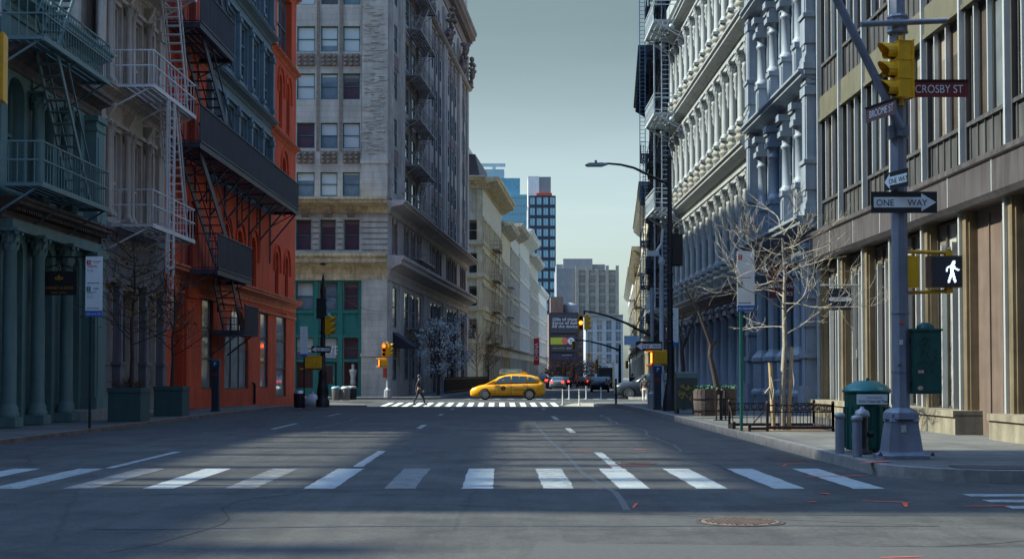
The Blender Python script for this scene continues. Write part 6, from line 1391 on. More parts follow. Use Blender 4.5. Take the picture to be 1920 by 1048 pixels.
for i, (px, py, d, s) in enumerate(((1057, 697, 230, 10), (1073, 699, 235, 9), (1117, 695, 200, 11), (1176, 690, 120, 13), (1118, 684, 260, 9))):
    signal_head(['tiny yellow traffic light under the lowest billboard', 'tiny yellow traffic light right of the one under the billboards', 'small yellow traffic light above the far bus', 'yellow traffic light beside the dark right pole', 'farthest tiny yellow traffic light above the street trees'][i], at(px, py, d), R(8), s * d / F_ / .78, None, 'traffic lights down the street')
    q = thing('signal_pole', ['thin pole holding the tiny signal under the billboards', 'thin pole holding the second tiny signal', 'thin pole of the signal above the far bus', 'thin dark pole of the right hand signal', 'farthest thin signal pole'][i], 'pole', (at(px, py, d)[0] + .25, d + .3, zg(d))); b = MB(); b.tube((0, 0, 0), (0, 0, ht(py - s, d) - zg(d) + .3), .09, .07); b.tube((0, 0, ht(py - s, d) - zg(d)), (-.3, -.3, ht(py - s, d) - zg(d)), .04); b.build('shaft', BLACKM, q)
for i, (px, y0, y1, d) in enumerate(((1055, 730, 760, 77.5), (1086, 730, 761, 77.0), (1067, 722, 745, 94), (1099, 724, 744, 95), (1127, 726, 744, 96))):
    p = (at(px, y1, d)[0], d, zg(d)); h = ht(y0, d) - p[2]; r = thing('delineator_post', ['white flexible post nearest the taxi', 'white flexible post on the beige kerb extension', 'slim post across the avenue behind the taxi', 'slim post across the avenue, middle one', 'slim post across the avenue near the dark car'][i], 'post', p, 0, 'flexible posts at the crossing'); b = MB(); b.lathe((0, 0, 0), [(.10, 0), (.09, .04), (.035, .06), (.032, h), (.01, h + .02)], 10); b.build('tube', mat('dull_white_post', (0.36, 0.37, 0.35), .6), r); b = MB(); [b.lathe((0, 0, z), [(.036, 0), (.036, .08)], 10) for z in (h * .7, h * .86)]; b.build('band', LETGY, r)
p = ground(1155, 757, .15); r = thing('corner_post', 'thin black post at the tip of the right pavement', 'post', p); b = MB(); b.lathe((0, 0, 0), [(.07, 0), (.045, .05), (.04, 1.0), (.06, 1.03), (.01, 1.1)], 8); b.build('tube', BLACKM, r)

# --- left pavement
PG = mat('planter_green', (0.045, 0.10, 0.10), .7, var=.12, scale=3, streak=.15)
def planter(px0, px1, pxr, ybot, ytop, label):
    p = ground((px0 + px1) / 2, ybot, HL); d = p[1] + .9; k = d / F_; W = (px1 - px0) * k; dep = .95; h = ht(ytop, d) - p[2]; x0 = (px0 - 960) * k
    r = thing('planter', label, 'planter', (x0, d, p[2]), 0, 'square street planters'); b = MB(); b.box(0, W, 0, dep, 0, h - .12); b.build('box', PG, r)
    b = MB(); [b.box(*t, h - .12, h) for t in ((-.02, W + .02, -.02, .08), (-.02, W + .02, dep - .08, dep + .02), (-.02, .08, .08, dep - .08), (W - .08, W + .02, .08, dep - .08))]; b.build('rim', PG, r)
    b = MB(); b.box(.08, W - .08, .08, dep - .08, h - .2, h - .07); b.build('soil', DIRT, r); return x0, W, d, p[2], h, dep
x0, W, d, z, h, dep = planter(203, 264, 284, 793, 727, 'dark green square planter nearer the parking sign')
BUD = mat('ochre_bud', (0.20, 0.115, 0.022), .8, var=.3, scale=8)
def young_tree(loc, hgt, label, seed, px_sp, nb=26, bud=260, spread=1.5):
    r = thing('bare_tree', label, 'tree', loc); rg = random.Random(seed); b = MB(); b.path([(0, 0, -.1), (.03, 0, .8), (.0, 0, hgt * .45), (.08, .0, hgt * .7), (.05, 0, hgt)], .065, .015, 8); b.build('trunk', BARK_D, r)
    b = MB(); ends = []
    for k in range(nb):
        z_ = hgt * (.3 + .68 * k / nb); a_ = k * 2.4 + rg.uniform(-.4, .4); ln = spread * (1.05 - .55 * k / nb) * rg.uniform(.7, 1.1); v = Vector((math.cos(a_), math.sin(a_), rg.uniform(.05, .5))); branch(b, (.03, 0, z_), v, ln, .018, 2, rg, .5, .08, 4, (3, 4), .6, .005)
    b.build('crown', BARK_D, r); l = MB()
    for q in range(bud):
        z_ = hgt * rg.uniform(.35, 1.0); rr = spread * rg.uniform(.2, 1.0) * (1.15 - .6 * z_ / hgt); a_ = rg.uniform(0, 6.28); c = Vector((rr * math.cos(a_), rr * math.sin(a_), z_ + rr * .2)); v1 = Vector((rg.uniform(-1, 1), rg.uniform(-1, 1), rg.uniform(-1, 1))) * .035; v2 = Vector((rg.uniform(-1, 1), rg.uniform(-1, 1), rg.uniform(-1, 1))) * .06
        l.quad(c - v1, c - v2, c + v1, c + v2)
    if bud: l.build('buds', BUD, r)
    return r
young_tree((x0 + W * .55, d + .5, z + h), ht(455, d) - z - h, 'slim budding tree in the planter by the parking sign', 4, 0)
sh = thing('shrub', 'low brown shrub round the foot of the slim tree in the nearer planter', 'shrub', (x0 + W * .5, d + .5, z + h - .08)); b = MB(); rg = random.Random(8)
for q in range(46): a_ = rg.uniform(0, 6.28); branch(b, (rg.uniform(-.3, .3), rg.uniform(-.3, .3), 0), (math.cos(a_), math.sin(a_), .8), .34, .006, 1, rg, .6, .1, 3, (3, 5), .7, .004)
b.build('twigs', mat('brown_twig', (0.09, 0.05, 0.03), .9, var=.3), sh)
x0, W, d, z, h, dep = planter(289, 342, 357, 782, 724, 'dark green square planter in front of the orange doorway')
young_tree((x0 + W * .5, d + .5, z + h), ht(530, d) - z - h, 'smaller budding tree in the planter by the orange doorway', 12, 0, 16, 170, 1.1)
p = ground(8, 784, HL); r = thing('potted_shrub', 'clipped dark evergreen in a black tub at the left edge', 'shrub', (p[0], p[1], p[2])); k = p[1] / F_
b = MB(); b.lathe((0, 0, 0), [(.26, 0), (.34, .66), (.36, .7), (.3, .7)], 14); b.build('tub', BLACKM, r)
b = MB(); rg = random.Random(2)
for q in range(1500):
    u = rg.random(); zz = .68 + 1.3 * u; rr = (.42 * (1 - .55 * u)) * math.sqrt(rg.uniform(.3, 1)); a_ = rg.uniform(0, 6.28); c = Vector((rr * math.cos(a_), rr * math.sin(a_), zz)); v1 = Vector((rg.uniform(-1, 1), rg.uniform(-1, 1), rg.uniform(-1, 1))) * .03; v2 = Vector((rg.uniform(-1, 1), rg.uniform(-1, 1), rg.uniform(-1, 1))) * .06; b.quad(c - v1, c - v2, c + v1, c + v2)
b.build('foliage', mat('evergreen', (0.02, 0.05, 0.032), .7, var=.4, scale=8), r)
a = at(-27, 188, 17.0); signal_head('yellow traffic light cut by the left edge of the view', a, R(-80), 1.0); q = thing('signal_pole', 'grey signal pole whose mast arm reaches in at the left edge', 'pole', (-10.5, 17.2, .15)); zt = ht(40, 17) - .15
b = MB(); b.tube((0, 0, -.1), (0, 0, zt + .6), .13, .09); b.build('shaft', STEEL, q)
b = MB(); b.tube((0, 0, zt + .3), (-a[0] * 0 + a[0] + 10.5, -.2, zt), .06, .045); b.path([(a[0] + 10.5, -.2, zt), (a[0] + 10.58, -.2, zt + .1), (a[0] + 10.6, -.2, zt - .08), (a[0] + 10.53, -.2, zt - .16), (a[0] + 10.5, -.2, ht(66, 17) - .12)], .028, .022, 7); b.build('mast_arm', STEEL, q)
# ================================================================== the far side of the crossing
p = ground(605, 763, HL); D3 = p[1]; k = D3 / F_; r = thing('street_lamp', 'ornate dark lamp post with small lamp at the far left corner', 'street lamp', p); h = ht(517, D3) - p[2]
b = MB(); b.lathe((0, 0, 0), [(.27, 0), (.27, .25), (.2, .35), (.24, .6), (.19, .9), (.14, 1.2), (.17, 1.3), (.11, 1.45), (.09, 3), (.08, h * .7), (.06, h - .4)], 10); [b.lathe((0, 0, z), [(.09, 0), (.13, .04), (.09, .08)], 10) for z in (2.1, 2.9, 3.6, 4.6, 5.6)]; b.lathe((0, 0, h - 1.5), [(.07, 0), (.13, .3), (.09, .6), (.12, .9), (.05, 1.2), (.06, 1.35), (.01, 1.6)], 8); b.build('pole', BLACKM, r)
b = MB(); b.path([(0, 0, h - 1.2), (.25, 0, h - .9), (.5, 0, h - 1.0), (.45, 0, h - 1.3), (.3, 0, h - 1.45)], .025, .02, 6); b.lathe((.22, 0, h - 1.75), [(.02, 0), (.12, .08), (.1, .2), (.03, .28)], 8); b.build('lamp_bracket', STEEL, r)
a = at(602, 578, D3 - .1); q = thing('traffic_light', 'black backed traffic light high on the far left lamp post', 'traffic light', a); b = MB(); b.box(-.16, .16, -.1, .1, -.38, .38); b.box(-.2, .2, .1, .12, -.4, .4); b.build('housing', BLACKM, q)
a = at(621, 627, D3); q = signal_head('yellow traffic light facing right on the far left lamp post', a, R(75), .92)
flat_sign('one_way_sign', 'ONE WAY sign with left arrow on the far left lamp post', 'road sign', at(602, 655, D3 - .28), 0, .76, .26, BLACKSIGN, lambda r_, w_, h_: one_way(r_, w_, h_, True))
ped_box('yellow pedestrian signal on the far left lamp post', 588, 680, D3 - .1, .66, False)
def bin_(px, py, hpx, wpx, label, mtop, mbody, group=None, h0=.15):
    p = ground(px, py, h0); k = p[1] / F_; R_ = wpx * k / 2; h = hpx * k; r = thing('litter_bin', label, 'litter bin', p, 0, group); b = MB(); b.lathe((0, 0, 0), [(R_ * .9, 0), (R_ * .95, .05), (R_, h * .8), (R_ * .98, h * .82)], 14); 
    for q in range(14): t = 6.283 * q / 14; b.bar((R_ * .96 * math.cos(t), R_ * .96 * math.sin(t), .05), (R_ * 1.01 * math.cos(t), R_ * 1.01 * math.sin(t), h * .8), .025)
    b.build('drum', mbody, r); b = MB(); b.lathe((0, 0, h * .82), [(R_ * 1.08, 0), (R_ * 1.08, h * .06), (R_ * .8, h * .16), (R_ * .5, h * .18), (R_ * .45, h * .1)], 14); b.build('lid', mtop, r)
GB = mat('grey_bin', (0.20, 0.20, 0.19), .5, .3, var=.15); BB = mat('blue_lid', (0.16, 0.32, 0.42), .5); WB = mat('pale_lid', (0.42, 0.5, 0.46), .5)
bin_(630, 750, 26, 17, 'grey litter bin with blue lid before the teal shop', BB, GB); bin_(648, 750, 26, 17, 'grey litter bin with pale green lid before the teal shop', WB, GB); bin_(660, 749, 26, 17, 'black litter bin with steel rim, rightmost by the teal shop', STEEL, BLACKM)
bin_(561, 764, 32, 20, 'black wire litter bin with pale rim at the far left corner', ALUM, BLACKM, None, HL)
for (px, py, s, lb) in ((585, 762, .34, 'white rubbish bag lying by the far left lamp post'), (596, 760, .27, 'white rubbish bag leaning on the base of the far left lamp post')):
    p = ground(px, py, HL); r = thing('rubbish_bag', lb, 'bag', p); b = MB(); b.lathe((0, 0, 0), [(s * .8, 0), (s * 1.05, s * .4), (s * .95, s * .9), (s * .5, s * 1.4), (s * .15, s * 1.6), (s * .28, s * 1.85)], 9); b.build('sack', mat('white_plastic', (0.5, 0.52, 0.54), .4, var=.15, scale=6, bump=.5), r)
p = ground(727, 745); D4 = p[1]; r = thing('signal_pole', 'pale signal pole at the corner of the beige tower', 'pole', p); b = MB(); b.lathe((0, 0, 0), [(.24, 0), (.22, .45), (.14, .52), (.1, .6), (.09, ht(640, D4) - p[2])], 8, False); b.build('shaft', STEEL, r)
b = MB(); b.box(-.28, -.1, -.1, .1, ht(708, D4) - p[2], ht(690, D4) - p[2]); b.build('fire_alarm_box', mat('alarm_red', (0.55, 0.05, 0.02), .5), r)
signal_head('yellow traffic light with lit red lamp at the corner of the beige tower', at(720, 668, D4 - .1), 0, .98, 'red'); signal_head('yellow traffic light turned right at the corner of the beige tower', at(731, 667, D4), R(75), .98)
ped_box('orange lit pedestrian signal at the corner of the beige tower', 719, 680, D4 - .1, .5)
a = at(709, 680, D4 - .3); 
# --- blossoming and bare street trees, dark fence
def street_tree(px, py, ytop, label, seed, mleaf, nleaf, spread, bark=BARK_D, nb=18, lf=.07, zlo=.25, h0=.15):
    p = ground(px, py, h0); hgt = ht(ytop, p[1]) - p[2]; r = thing('street_tree', label, 'tree', p); rg = random.Random(seed); b = MB(); b.path([(0, 0, -.1), (.06, 0, hgt * .25), (0, 0, hgt * .5), (.1, 0, hgt * .9)], .12, .03, 8); b.build('trunk', bark, r); b = MB(); tips = []
    for q in range(nb):
        z_ = hgt * (zlo + (.9 - zlo) * q / nb); a_ = q * 2.4 + rg.uniform(-.5, .5); branch(b, (0, 0, z_), (math.cos(a_), math.sin(a_), rg.uniform(.4, 1.1)), spread * rg.uniform(.75, 1.15) * (1.05 - .45 * q / nb), .04, 2, rg, .5, .12, 4, (3, 5), .6, .012)
    b.build('crown', bark, r)
    if nleaf:
        l = MB(); cl = [(rg.uniform(0, 6.28), spread * 1.15 * math.sqrt(rg.random()), hgt * rg.uniform(zlo + .05, 1.0)) for _ in range(46)]
        for q in range(nleaf):
            a_, rr, z_ = cl[rg.randrange(len(cl))]; rr *= math.sqrt(max(.15, 1 - ((z_ / hgt - .62) / .48) ** 2)); c = Vector((rr * math.cos(a_) + rg.gauss(0, .22), rr * math.sin(a_) + rg.gauss(0, .22), z_ + rg.gauss(0, .2))); v1 = Vector((rg.uniform(-1, 1), rg.uniform(-1, 1), rg.uniform(-1, 1))) * lf; v2 = Vector((rg.uniform(-1, 1), rg.uniform(-1, 1), rg.uniform(-1, 1))) * lf; l.quad(c - v1, c - v2, c + v1, c + v2)
        l.build('blossom', mleaf, r)
BLOS = mat('pale_blossom', (0.50, 0.55, 0.56), .8, var=.25, scale=5)
street_tree(822, 741, 604, 'white blossoming street tree nearer the crossing, by the beige tower', 3, BLOS, 1700, 1.5)
street_tree(846, 736, 594, 'white blossoming street tree farther along the beige tower', 9, BLOS, 1700, 1.55)
street_tree(893, 728, 612, 'dark bare street tree right of the blossoming ones', 14, None, 0, 2.3, nb=24); street_tree(915, 726, 620, 'dark bare street tree before the cream loft building', 19, None, 0, 2.2, nb=24)
PINKB = mat('pink_brown_twigs', (0.20, 0.125, 0.12), .9, var=.3)
for i, (px, py, yt) in enumerate(((1062, 722, 680), (1085, 722, 676), (1104, 721, 682), (1040, 722, 690))): street_tree(px, py, yt, ['hazy pink brown tree under the billboards', 'hazy pink brown tree right of the billboards', 'small pink brown tree by the far bus', 'small pink brown tree left of the billboards'][i], 30 + i, PINKB, 500, 3.2, PINKB, 14, .16, .2, 0)
r = thing('iron_fence', 'long dark railing along the beige tower pavement', 'fence', (xF(112) + 2.2, 112, zg(112) + .15), ANG_F); b = MB()
for z in (.15, 1.15): b.bar((0, 0, z), (38, 0, z), .05)
q = 0
while q < 38: b.bar((q, 0, 0), (q, 0, 1.3), .035); q += .16
b.box(0, 38, .05, .12, .1, 1.1); b.build('railing', BLACKM, r)
# --- overhead wire and the banner
r = thing('red_banner', 'tall red banner reading CHINA hung on the white loft building', 'banner', (at(1006, 659, 243)[0], 243, at(1006, 659, 243)[2]), R(12)); b = MB(); b.box(-.48, .48, -.03, .03, -2.3, 2.3); b.build('cloth', mat('banner_red', (0.40, 0.015, 0.03), .7, var=.1), r); text('lettering', 'CHINA', .95, LETW, r, (0, -.04, 0), (R(90), R(-90), 0), .002)
def wire_(label, pts):
    r = thing('overhead_wire', label, 'wire', pts[0]); b = MB(); o = Vector(pts[0]); b.path([Vector(q) - o for q in pts], .012, .012, 4); b.build('cable', BLACKM, r)
A_, B_ = at(622, 545, 74), at(735, 580, 98); wire_('thin cable from the far left lamp post to the beige tower', [tuple(Vector(A_).lerp(Vector(B_), t) + Vector((0, 0, -.5 * math.sin(math.pi * t)))) for t in [q / 8 for q in range(9)]])
A_, B_ = at(1030, 598, 300), at(1168, 556, 290); wire_('thin cable slung across the street in front of the mid-rise', [tuple(Vector(A_).lerp(Vector(B_), t) + Vector((0, 0, -.9 * math.sin(math.pi * t)))) for t in [q / 8 for q in range(9)]])

# ================================================================== vehicles
def car(name, label, cat, loc, rz, paint, L, lower, roof, wb, W, side_glass, rw=.33, tail=None, group=None, bus=False, rear_glass=None):
    """lower: (x, zbottom, zshoulder, ztop, halfwidth); roof: (x, z, halfwidth at top); nose at x=0"""
    r = thing(name, label, cat, loc, rz, group); b = MB()
    ring = []
    for (x, zb, zs, zt, hw) in lower:
        ring.append([(x, -hw * .86, zb), (x, -hw * .98, zb + .08), (x, -hw, zs * .55 + zb * .45), (x, -hw * .985, zs), (x, -hw * .86, zt), (x, -hw * .4, zt + .02), (x, hw * .4, zt + .02), (x, hw * .86, zt), (x, hw * .985, zs), (x, hw, zs * .55 + zb * .45), (x, hw * .98, zb + .08), (x, hw * .86, zb)])
    n = 12; vs = [v for q in ring for v in q]; b.add(vs, [(i * n + k, i * n + (k + 1) % n, (i + 1) * n + (k + 1) % n, (i + 1) * n + k) for i in range(len(ring) - 1) for k in range(n)] + [tuple(range(n)), tuple(range((len(ring) - 1) * n, len(ring) * n))], True)
    belt = lambda x: next((a[3] + (c[3] - a[3]) * (x - a[0]) / (c[0] - a[0]) for a, c in zip(lower, lower[1:]) if a[0] <= x <= c[0]), lower[-1][3]) - .02
    bw = lambda x: next((a[4] + (c[4] - a[4]) * (x - a[0]) / (c[0] - a[0]) for a, c in zip(lower, lower[1:]) if a[0] <= x <= c[0]), lower[-1][4]) * .9
    ring = []
    for (x, z, hw) in roof: ring.append([(x, -bw(x), belt(x)), (x, -hw, z - .05), (x, -hw * .8, z), (x, -hw * .3, z + .015), (x, hw * .3, z + .015), (x, hw * .8, z), (x, hw, z - .05), (x, bw(x), belt(x))])
    n = 8; vs = [v for q in ring for v in q]; b.add(vs, [(i * n + k, i * n + (k + 1) % n, (i + 1) * n + (k + 1) % n, (i + 1) * n + k) for i in range(len(ring) - 1) for k in range(n)] + [tuple(range(n)), tuple(range((len(ring) - 1) * n, len(ring) * n))], True)
    b.build('body', paint, r)
    rz_ = lambda x: next((a[1] + (c[1] - a[1]) * (x - a[0]) / (c[0] - a[0]) for a, c in zip(roof, roof[1:]) if a[0] <= x <= c[0]), roof[-1][1]); rh = lambda x: next((a[2] + (c[2] - a[2]) * (x - a[0]) / (c[0] - a[0]) for a, c in zip(roof, roof[1:]) if a[0] <= x <= c[0]), roof[-1][2])
    CG = mat('car_glass', (0.025, 0.05, 0.06), .05, var=0, spec=.8)
    for s in (-1, 1):
        for poly in side_glass:
            g = MB(); P = []
            for (x, z) in poly:
                t = min(1, max(0, (z - belt(x)) / max(.05, rz_(x) - .05 - belt(x)))); P.append((x, s * (bw(x) + (rh(x) - bw(x)) * t + .012), z))
            Q = [(x, y - s * .03, z) for x, y, z in P]; m_ = len(P); g.add(P + Q, [tuple(range(m_)), tuple(range(m_, 2 * m_))] + [(q, (q + 1) % m_, m_ + (q + 1) % m_, m_ + q) for q in range(m_)]); g.build('side_window', CG, r)
    def pane(i, j, nm, t0=.12, t1=.9):
        a, c = roof[i], roof[j]; g = MB(); P = lambda t, s: (a[0] + (c[0] - a[0]) * t + (-.02 if i < j else .02), s * (a[2] + (c[2] - a[2]) * t) * .86, a[1] + (c[1] - a[1]) * t + .02)
        p = [P(t0, -1), P(t0, 1), P(t1, 1), P(t1, -1)]; g.add(p + [(x, y, z - .03) for x, y, z in p], [(0, 1, 2, 3), (4, 5, 6, 7), (0, 1, 5, 4), (1, 2, 6, 5), (2, 3, 7, 6), (3, 0, 4, 7)]); g.build(nm, CG, r)
    pane(0, 1, 'windscreen'); pane(len(roof) - 1, len(roof) - 2, 'rear_window')
    for x in wb:
        for s in (-1, 1):
            hw = bw(x) / .9; t = MB(); Y0, Y1 = s * (hw - .2), s * (hw + .015)
            N = 20; prof = [(rw * .62, Y0), (rw * .95, Y0), (rw, Y0 + s * .03), (rw, Y1 - s * .03), (rw * .95, Y1), (rw * .66, Y1)]
            vs = [(x + rr * math.cos(6.2832 * q / N), yy, rw + rr * math.sin(6.2832 * q / N)) for rr, yy in prof for q in range(N)]
            t.add(vs, [(i * N + q, i * N + (q + 1) % N, (i + 1) * N + (q + 1) % N, (i + 1) * N + q) for i in range(5) for q in range(N)], True)
            wh = t.build('wheel', RUBBER, r); m_ = MB(); m_.tube((x, Y0, rw), (x, Y1 - s * .05, rw), rw * .64, None, 18); 
            rim = MB()
            for q in range(10): a_ = 6.2832 * q / 10; rim.bar((x + rw * .1 * math.cos(a_), Y1 - s * .035, rw + rw * .1 * math.sin(a_)), (x + rw * .62 * math.cos(a_), Y1 - s * .02, rw + rw * .62 * math.sin(a_)), .045)
            rim.tube((x, Y1 - s * .06, rw), (x, Y1 - s * .01, rw), rw * .16, None, 10)
            N = 20; prof = [(rw * .67, Y1 - s * .05), (rw * .67, Y1 + s * .004), (rw * .58, Y1 + s * .004), (rw * .58, Y1 - s * .05)]; vs = [(x + rr * math.cos(6.2832 * q / N), yy, rw + rr * math.sin(6.2832 * q / N)) for rr, yy in prof for q in range(N)]; rim.add(vs, [(i * N + q, i * N + (q + 1) % N, (i + 1) * N + (q + 1) % N, (i + 1) * N + q) for i in range(3) for q in range(N)])
            m_.build('brake', BLACKM, wh); rim.build('rim', ALUM, wh)
            if not bus:
                ar_ = MB(); 
                for q in range(14):
                    a0, a1 = math.pi * q / 14, math.pi * (q + 1) / 14; P = lambda a_, rr, yy: (x + rr * math.cos(a_), yy, rw + rr * math.sin(a_))
                    ar_.quad(P(a0, rw * 1.0, s * (hw + .006)), P(a1, rw * 1.0, s * (hw + .006)), P(a1, rw * 1.16, s * (hw + .006)), P(a0, rw * 1.16, s * (hw + .006)))
                ar_.build('wheel_arch', RUBBER, wh)
    l0, l1 = lower[1], lower[-2]
    for s in (-1, 1):
        h = MB(); h.add([(.04, s * l0[4] * .55, l0[2] - .12), (.02, s * l0[4] * .62, l0[2] + .02), (l0[0] + .38, s * l0[4] * 1.02, l0[2] + .16), (l0[0] + .32, s * l0[4] * 1.03, l0[2] - .05), (.3, s * l0[4] * .5, l0[2] - .1)], [(0, 1, 2, 3), (0, 3, 4), (1, 2, 4), (0, 1, 4), (2, 3, 4)]); h.build('headlight', mat('headlight_glass', (0.6, 0.62, 0.62), .15, var=0), r)
        tl = MB(); tl.box(L - .34, L + .012, min(s * l1[4] * .62, s * l1[4] * .96), max(s * l1[4] * .62, s * l1[4] * .96), l1[2] - .12, l1[2] + .12); tl.build('tail_light', TAILL if tail else mat('clear_tail', (0.42, 0.36, 0.34), .2, var=0), r)
        mr = MB(); mx_ = roof[0][0] + .45; mr.box(mx_, mx_ + .12, min(s * (bw(mx_) + .02), s * (bw(mx_) + .22)), max(s * (bw(mx_) + .02), s * (bw(mx_) + .22)), belt(mx_) + .03, belt(mx_) + .18); mr.build('mirror', paint, r)
    bm_ = MB(); bm_.box(-.01, .05, -l0[4] * .5, l0[4] * .5, .32, .46); bm_.build('grille', BLACKM, r)
    return r
TAXIY = mat('taxi_yellow', (0.80, 0.36, 0.006), .25, var=.03, spec=.6)
wz = zg(87.2)
p = at(882, 740, 87.5)
lowT = [(0, .30, .52, .56, .62), (.12, .2, .60, .70, .78), (.55, .18, .72, .86, .86), (1.15, .17, .80, .98, .89), (2.4, .17, .84, 1.02, .89), (3.6, .17, .86, 1.05, .89), (4.3, .22, .9, 1.08, .86), (4.52, .34, .9, 1.02, .78), (4.6, .42, .8, .92, .7)]
rfT = [(.95, .96, .74), (1.75, 1.40, .64), (2.35, 1.55, .62), (3.0, 1.57, .62), (3.7, 1.50, .61), (4.15, 1.40, .60), (4.5, 1.08, .66)]
r = car('taxi', 'yellow taxi hatchback crossing the sunlit intersection from right to left', 'taxi', (p[0], 87.5, zg(87.5)), 0, TAXIY, 4.6, lowT, rfT, (.92, 3.62), .89,
        [[(1.5, 1.04), (2.45, 1.06), (2.45, 1.46), (2.1, 1.43), (1.75, 1.28)], [(2.55, 1.06), (3.45, 1.08), (3.45, 1.43), (2.55, 1.47)], [(3.55, 1.1), (4.1, 1.17), (3.75, 1.38), (3.55, 1.41)]], .33)
b = MB(); b.prism([(1.75, 1.60), (1.8, 1.58), (3.15, 1.58), (3.15, 1.88), (1.95, 1.90), (1.82, 1.84)], 'y', -.14, .14); b.build('roof_advert', mat('advert_panel', (0.30, 0.37, 0.38), .4, var=.1), r)
b = MB(); b.box(1.9, 3.08, -.148, -.138, 1.64, 1.86); b.build('advert_screen', mat('advert_blue', (0.14, 0.30, 0.38), .4, var=.35, scale=4), r); text('lettering', 'Created', .16, LETW, r, (2.55, -.155, 1.75), (R(90), 0, 0), .001)
b = MB(); b.prism([(3.05, 1.57), (3.55, 1.54), (3.45, 1.68), (3.25, 1.74)], 'y', -.25, .25); b.build('roof_light', YELLOW, r)
b = MB(); b.prism([(2.02 + .14 * math.cos(6.283 * q / 18), .72 + .14 * math.sin(6.283 * q / 18)) for q in range(18)], 'y', -.905, -.88); o = b.build('door_roundel', BLACKM, r); text('lettering', 'T', .2, TAXIY, o, (2.02, -.912, .72), (R(90), 0, 0), .001)
b = MB()
for x in (1.52, 2.5, 3.48): b.box(x - .008, x + .008, -.896, -.88, .3, 1.0)
b.build('door_gap', BLACKM, r); b = MB(); b.box(1.3, 3.25, -.90, -.86, .19, .27); b.box(1.28, 4.15, -.905, -.885, 1.0, 1.025); b.build('dark_sill', BLACKM, r)
b = MB(); b.box(-.02, .03, -.3, .3, .42, .52); b.build('number_plate', WHITESIGN, r); tx_ = text('lettering', 'NYC TAXI', .13, BLACKM, r, (3.0, -.905, .62), (R(90), 0, 0), .001); b = MB(); b.box(2.25, 2.42, -.91, -.88, .88, .91); b.box(3.2, 3.37, -.91, -.88, .9, .93); b.build('door_handle', TAXIY, r)
SUVG = mat('suv_grey', (0.035, 0.045, 0.055), .3, .2, var=.03, spec=.6)
p = at(1152, 742, 95.0)
lowS = [(0, .35, .78, .9, .72), (.1, .25, .82, .96, .86), (.5, .24, .9, 1.08, .94), (1.35, .24, .95, 1.16, .96), (2.6, .24, 1.0, 1.2, .97), (4.0, .24, 1.02, 1.22, .97), (4.6, .3, 1.02, 1.22, .92), (4.75, .45, .95, 1.1, .84)]
rfS = [(1.15, 1.12, .82), (1.85, 1.58, .70), (2.5, 1.72, .68), (3.6, 1.72, .68), (4.3, 1.60, .67), (4.65, 1.2, .72)]
car('suv', 'dark grey SUV nosing in from the right beyond the parking meter', 'car', (p[0], 95.0, zg(95)), 0, SUVG, 4.75, lowS, rfS, (.95, 3.8), .97, [[(1.55, 1.24), (2.55, 1.26), (2.55, 1.62), (1.95, 1.52)], [(2.65, 1.26), (3.55, 1.27), (3.55, 1.62), (2.65, 1.63)], [(3.65, 1.3), (4.3, 1.32), (4.1, 1.5), (3.65, 1.6)]], .38)
lowC = [(0, .3, .6, .66, .66), (.12, .2, .66, .76, .82), (.8, .18, .74, .88, .89), (1.4, .18, .78, .94, .9), (3.4, .18, .84, .98, .9), (4.2, .2, .86, 1.0, .88), (4.65, .3, .84, .98, .8), (4.75, .42, .75, .86, .72)]
rfC = [(1.2, .92, .74), (1.95, 1.34, .62), (2.6, 1.43, .6), (3.2, 1.40, .6), (3.9, 1.02, .7)]
sgC = [[(1.7, 1.0), (2.5, 1.02), (2.5, 1.35), (2.05, 1.28)], [(2.6, 1.02), (3.4, 1.04), (3.15, 1.32), (2.6, 1.35)]]
def rear_car(px, py, d, label, paint, tail=True, scale=1.0, rz=None, lw=lowC, rf=rfC):
    p = at(px, py, d); o = car('parked_car' if not tail else 'car', label, 'car', (p[0], d + 4.75, zg(d)), R(-90 - 4) if rz is None else rz, paint, 4.75, lw, rf, (.9, 3.75), .9, sgC, .33, tail)
    return o
rear_car(1050, 730, 160, 'blue grey sedan seen from behind with red brake lamps, beyond the taxi', mat('sedan_blue_grey', (0.16, 0.22, 0.27), .3, .3, var=.03))
rear_car(1018, 728, 168, 'dark car with brake lamps just behind the taxi roof', mat('car_black', (0.02, 0.02, 0.024), .3, var=.03), lw=lowS, rf=rfS)
rear_car(1030, 724, 205, 'red lit car queueing left of the blue grey sedan', mat('car_maroon', (0.14, 0.02, 0.02), .3, var=.03))
rear_car(1140, 723, 175, 'dark parked car by the right kerb, past the SUV', mat('car_navy', (0.02, 0.03, 0.05), .3, var=.03), False)
rear_car(1080, 720, 260, 'grey car far down the right lane', mat('car_grey', (0.1, 0.1, 0.11), .3, var=.03))
rear_car(1118, 721, 225, 'dark car parked ahead of the far bus', mat('car_dark', (0.03, 0.035, 0.04), .3, var=.03), False)
rear_car(1062, 722, 190, 'black car just right of the blue grey sedan', MATS['car_black'])
rear_car(1034, 722, 240, 'silver car far behind the red lit queueing car', mat('car_silver', (0.3, 0.31, 0.32), .3, .3, var=.03))
rear_car(1131, 727, 135, 'dark hatchback parked nearest by the right kerb past the avenue', mat('car_charcoal', (0.03, 0.032, 0.036), .3, var=.03), False)
rear_car(1098, 723, 200, 'dark red car in the queue before the pink brown trees', MATS['car_maroon'])
a = at(1136, 719, 240); r = thing('bus', 'dark bus far down the street on the right', 'bus', (a[0], 240, zg(240)), R(-4)); b = MB(); b.box(-1.3, 1.3, 0, 11, .35, 3.0); b.build('body', mat('bus_dark', (0.03, 0.045, 0.06), .4, var=.1), r)
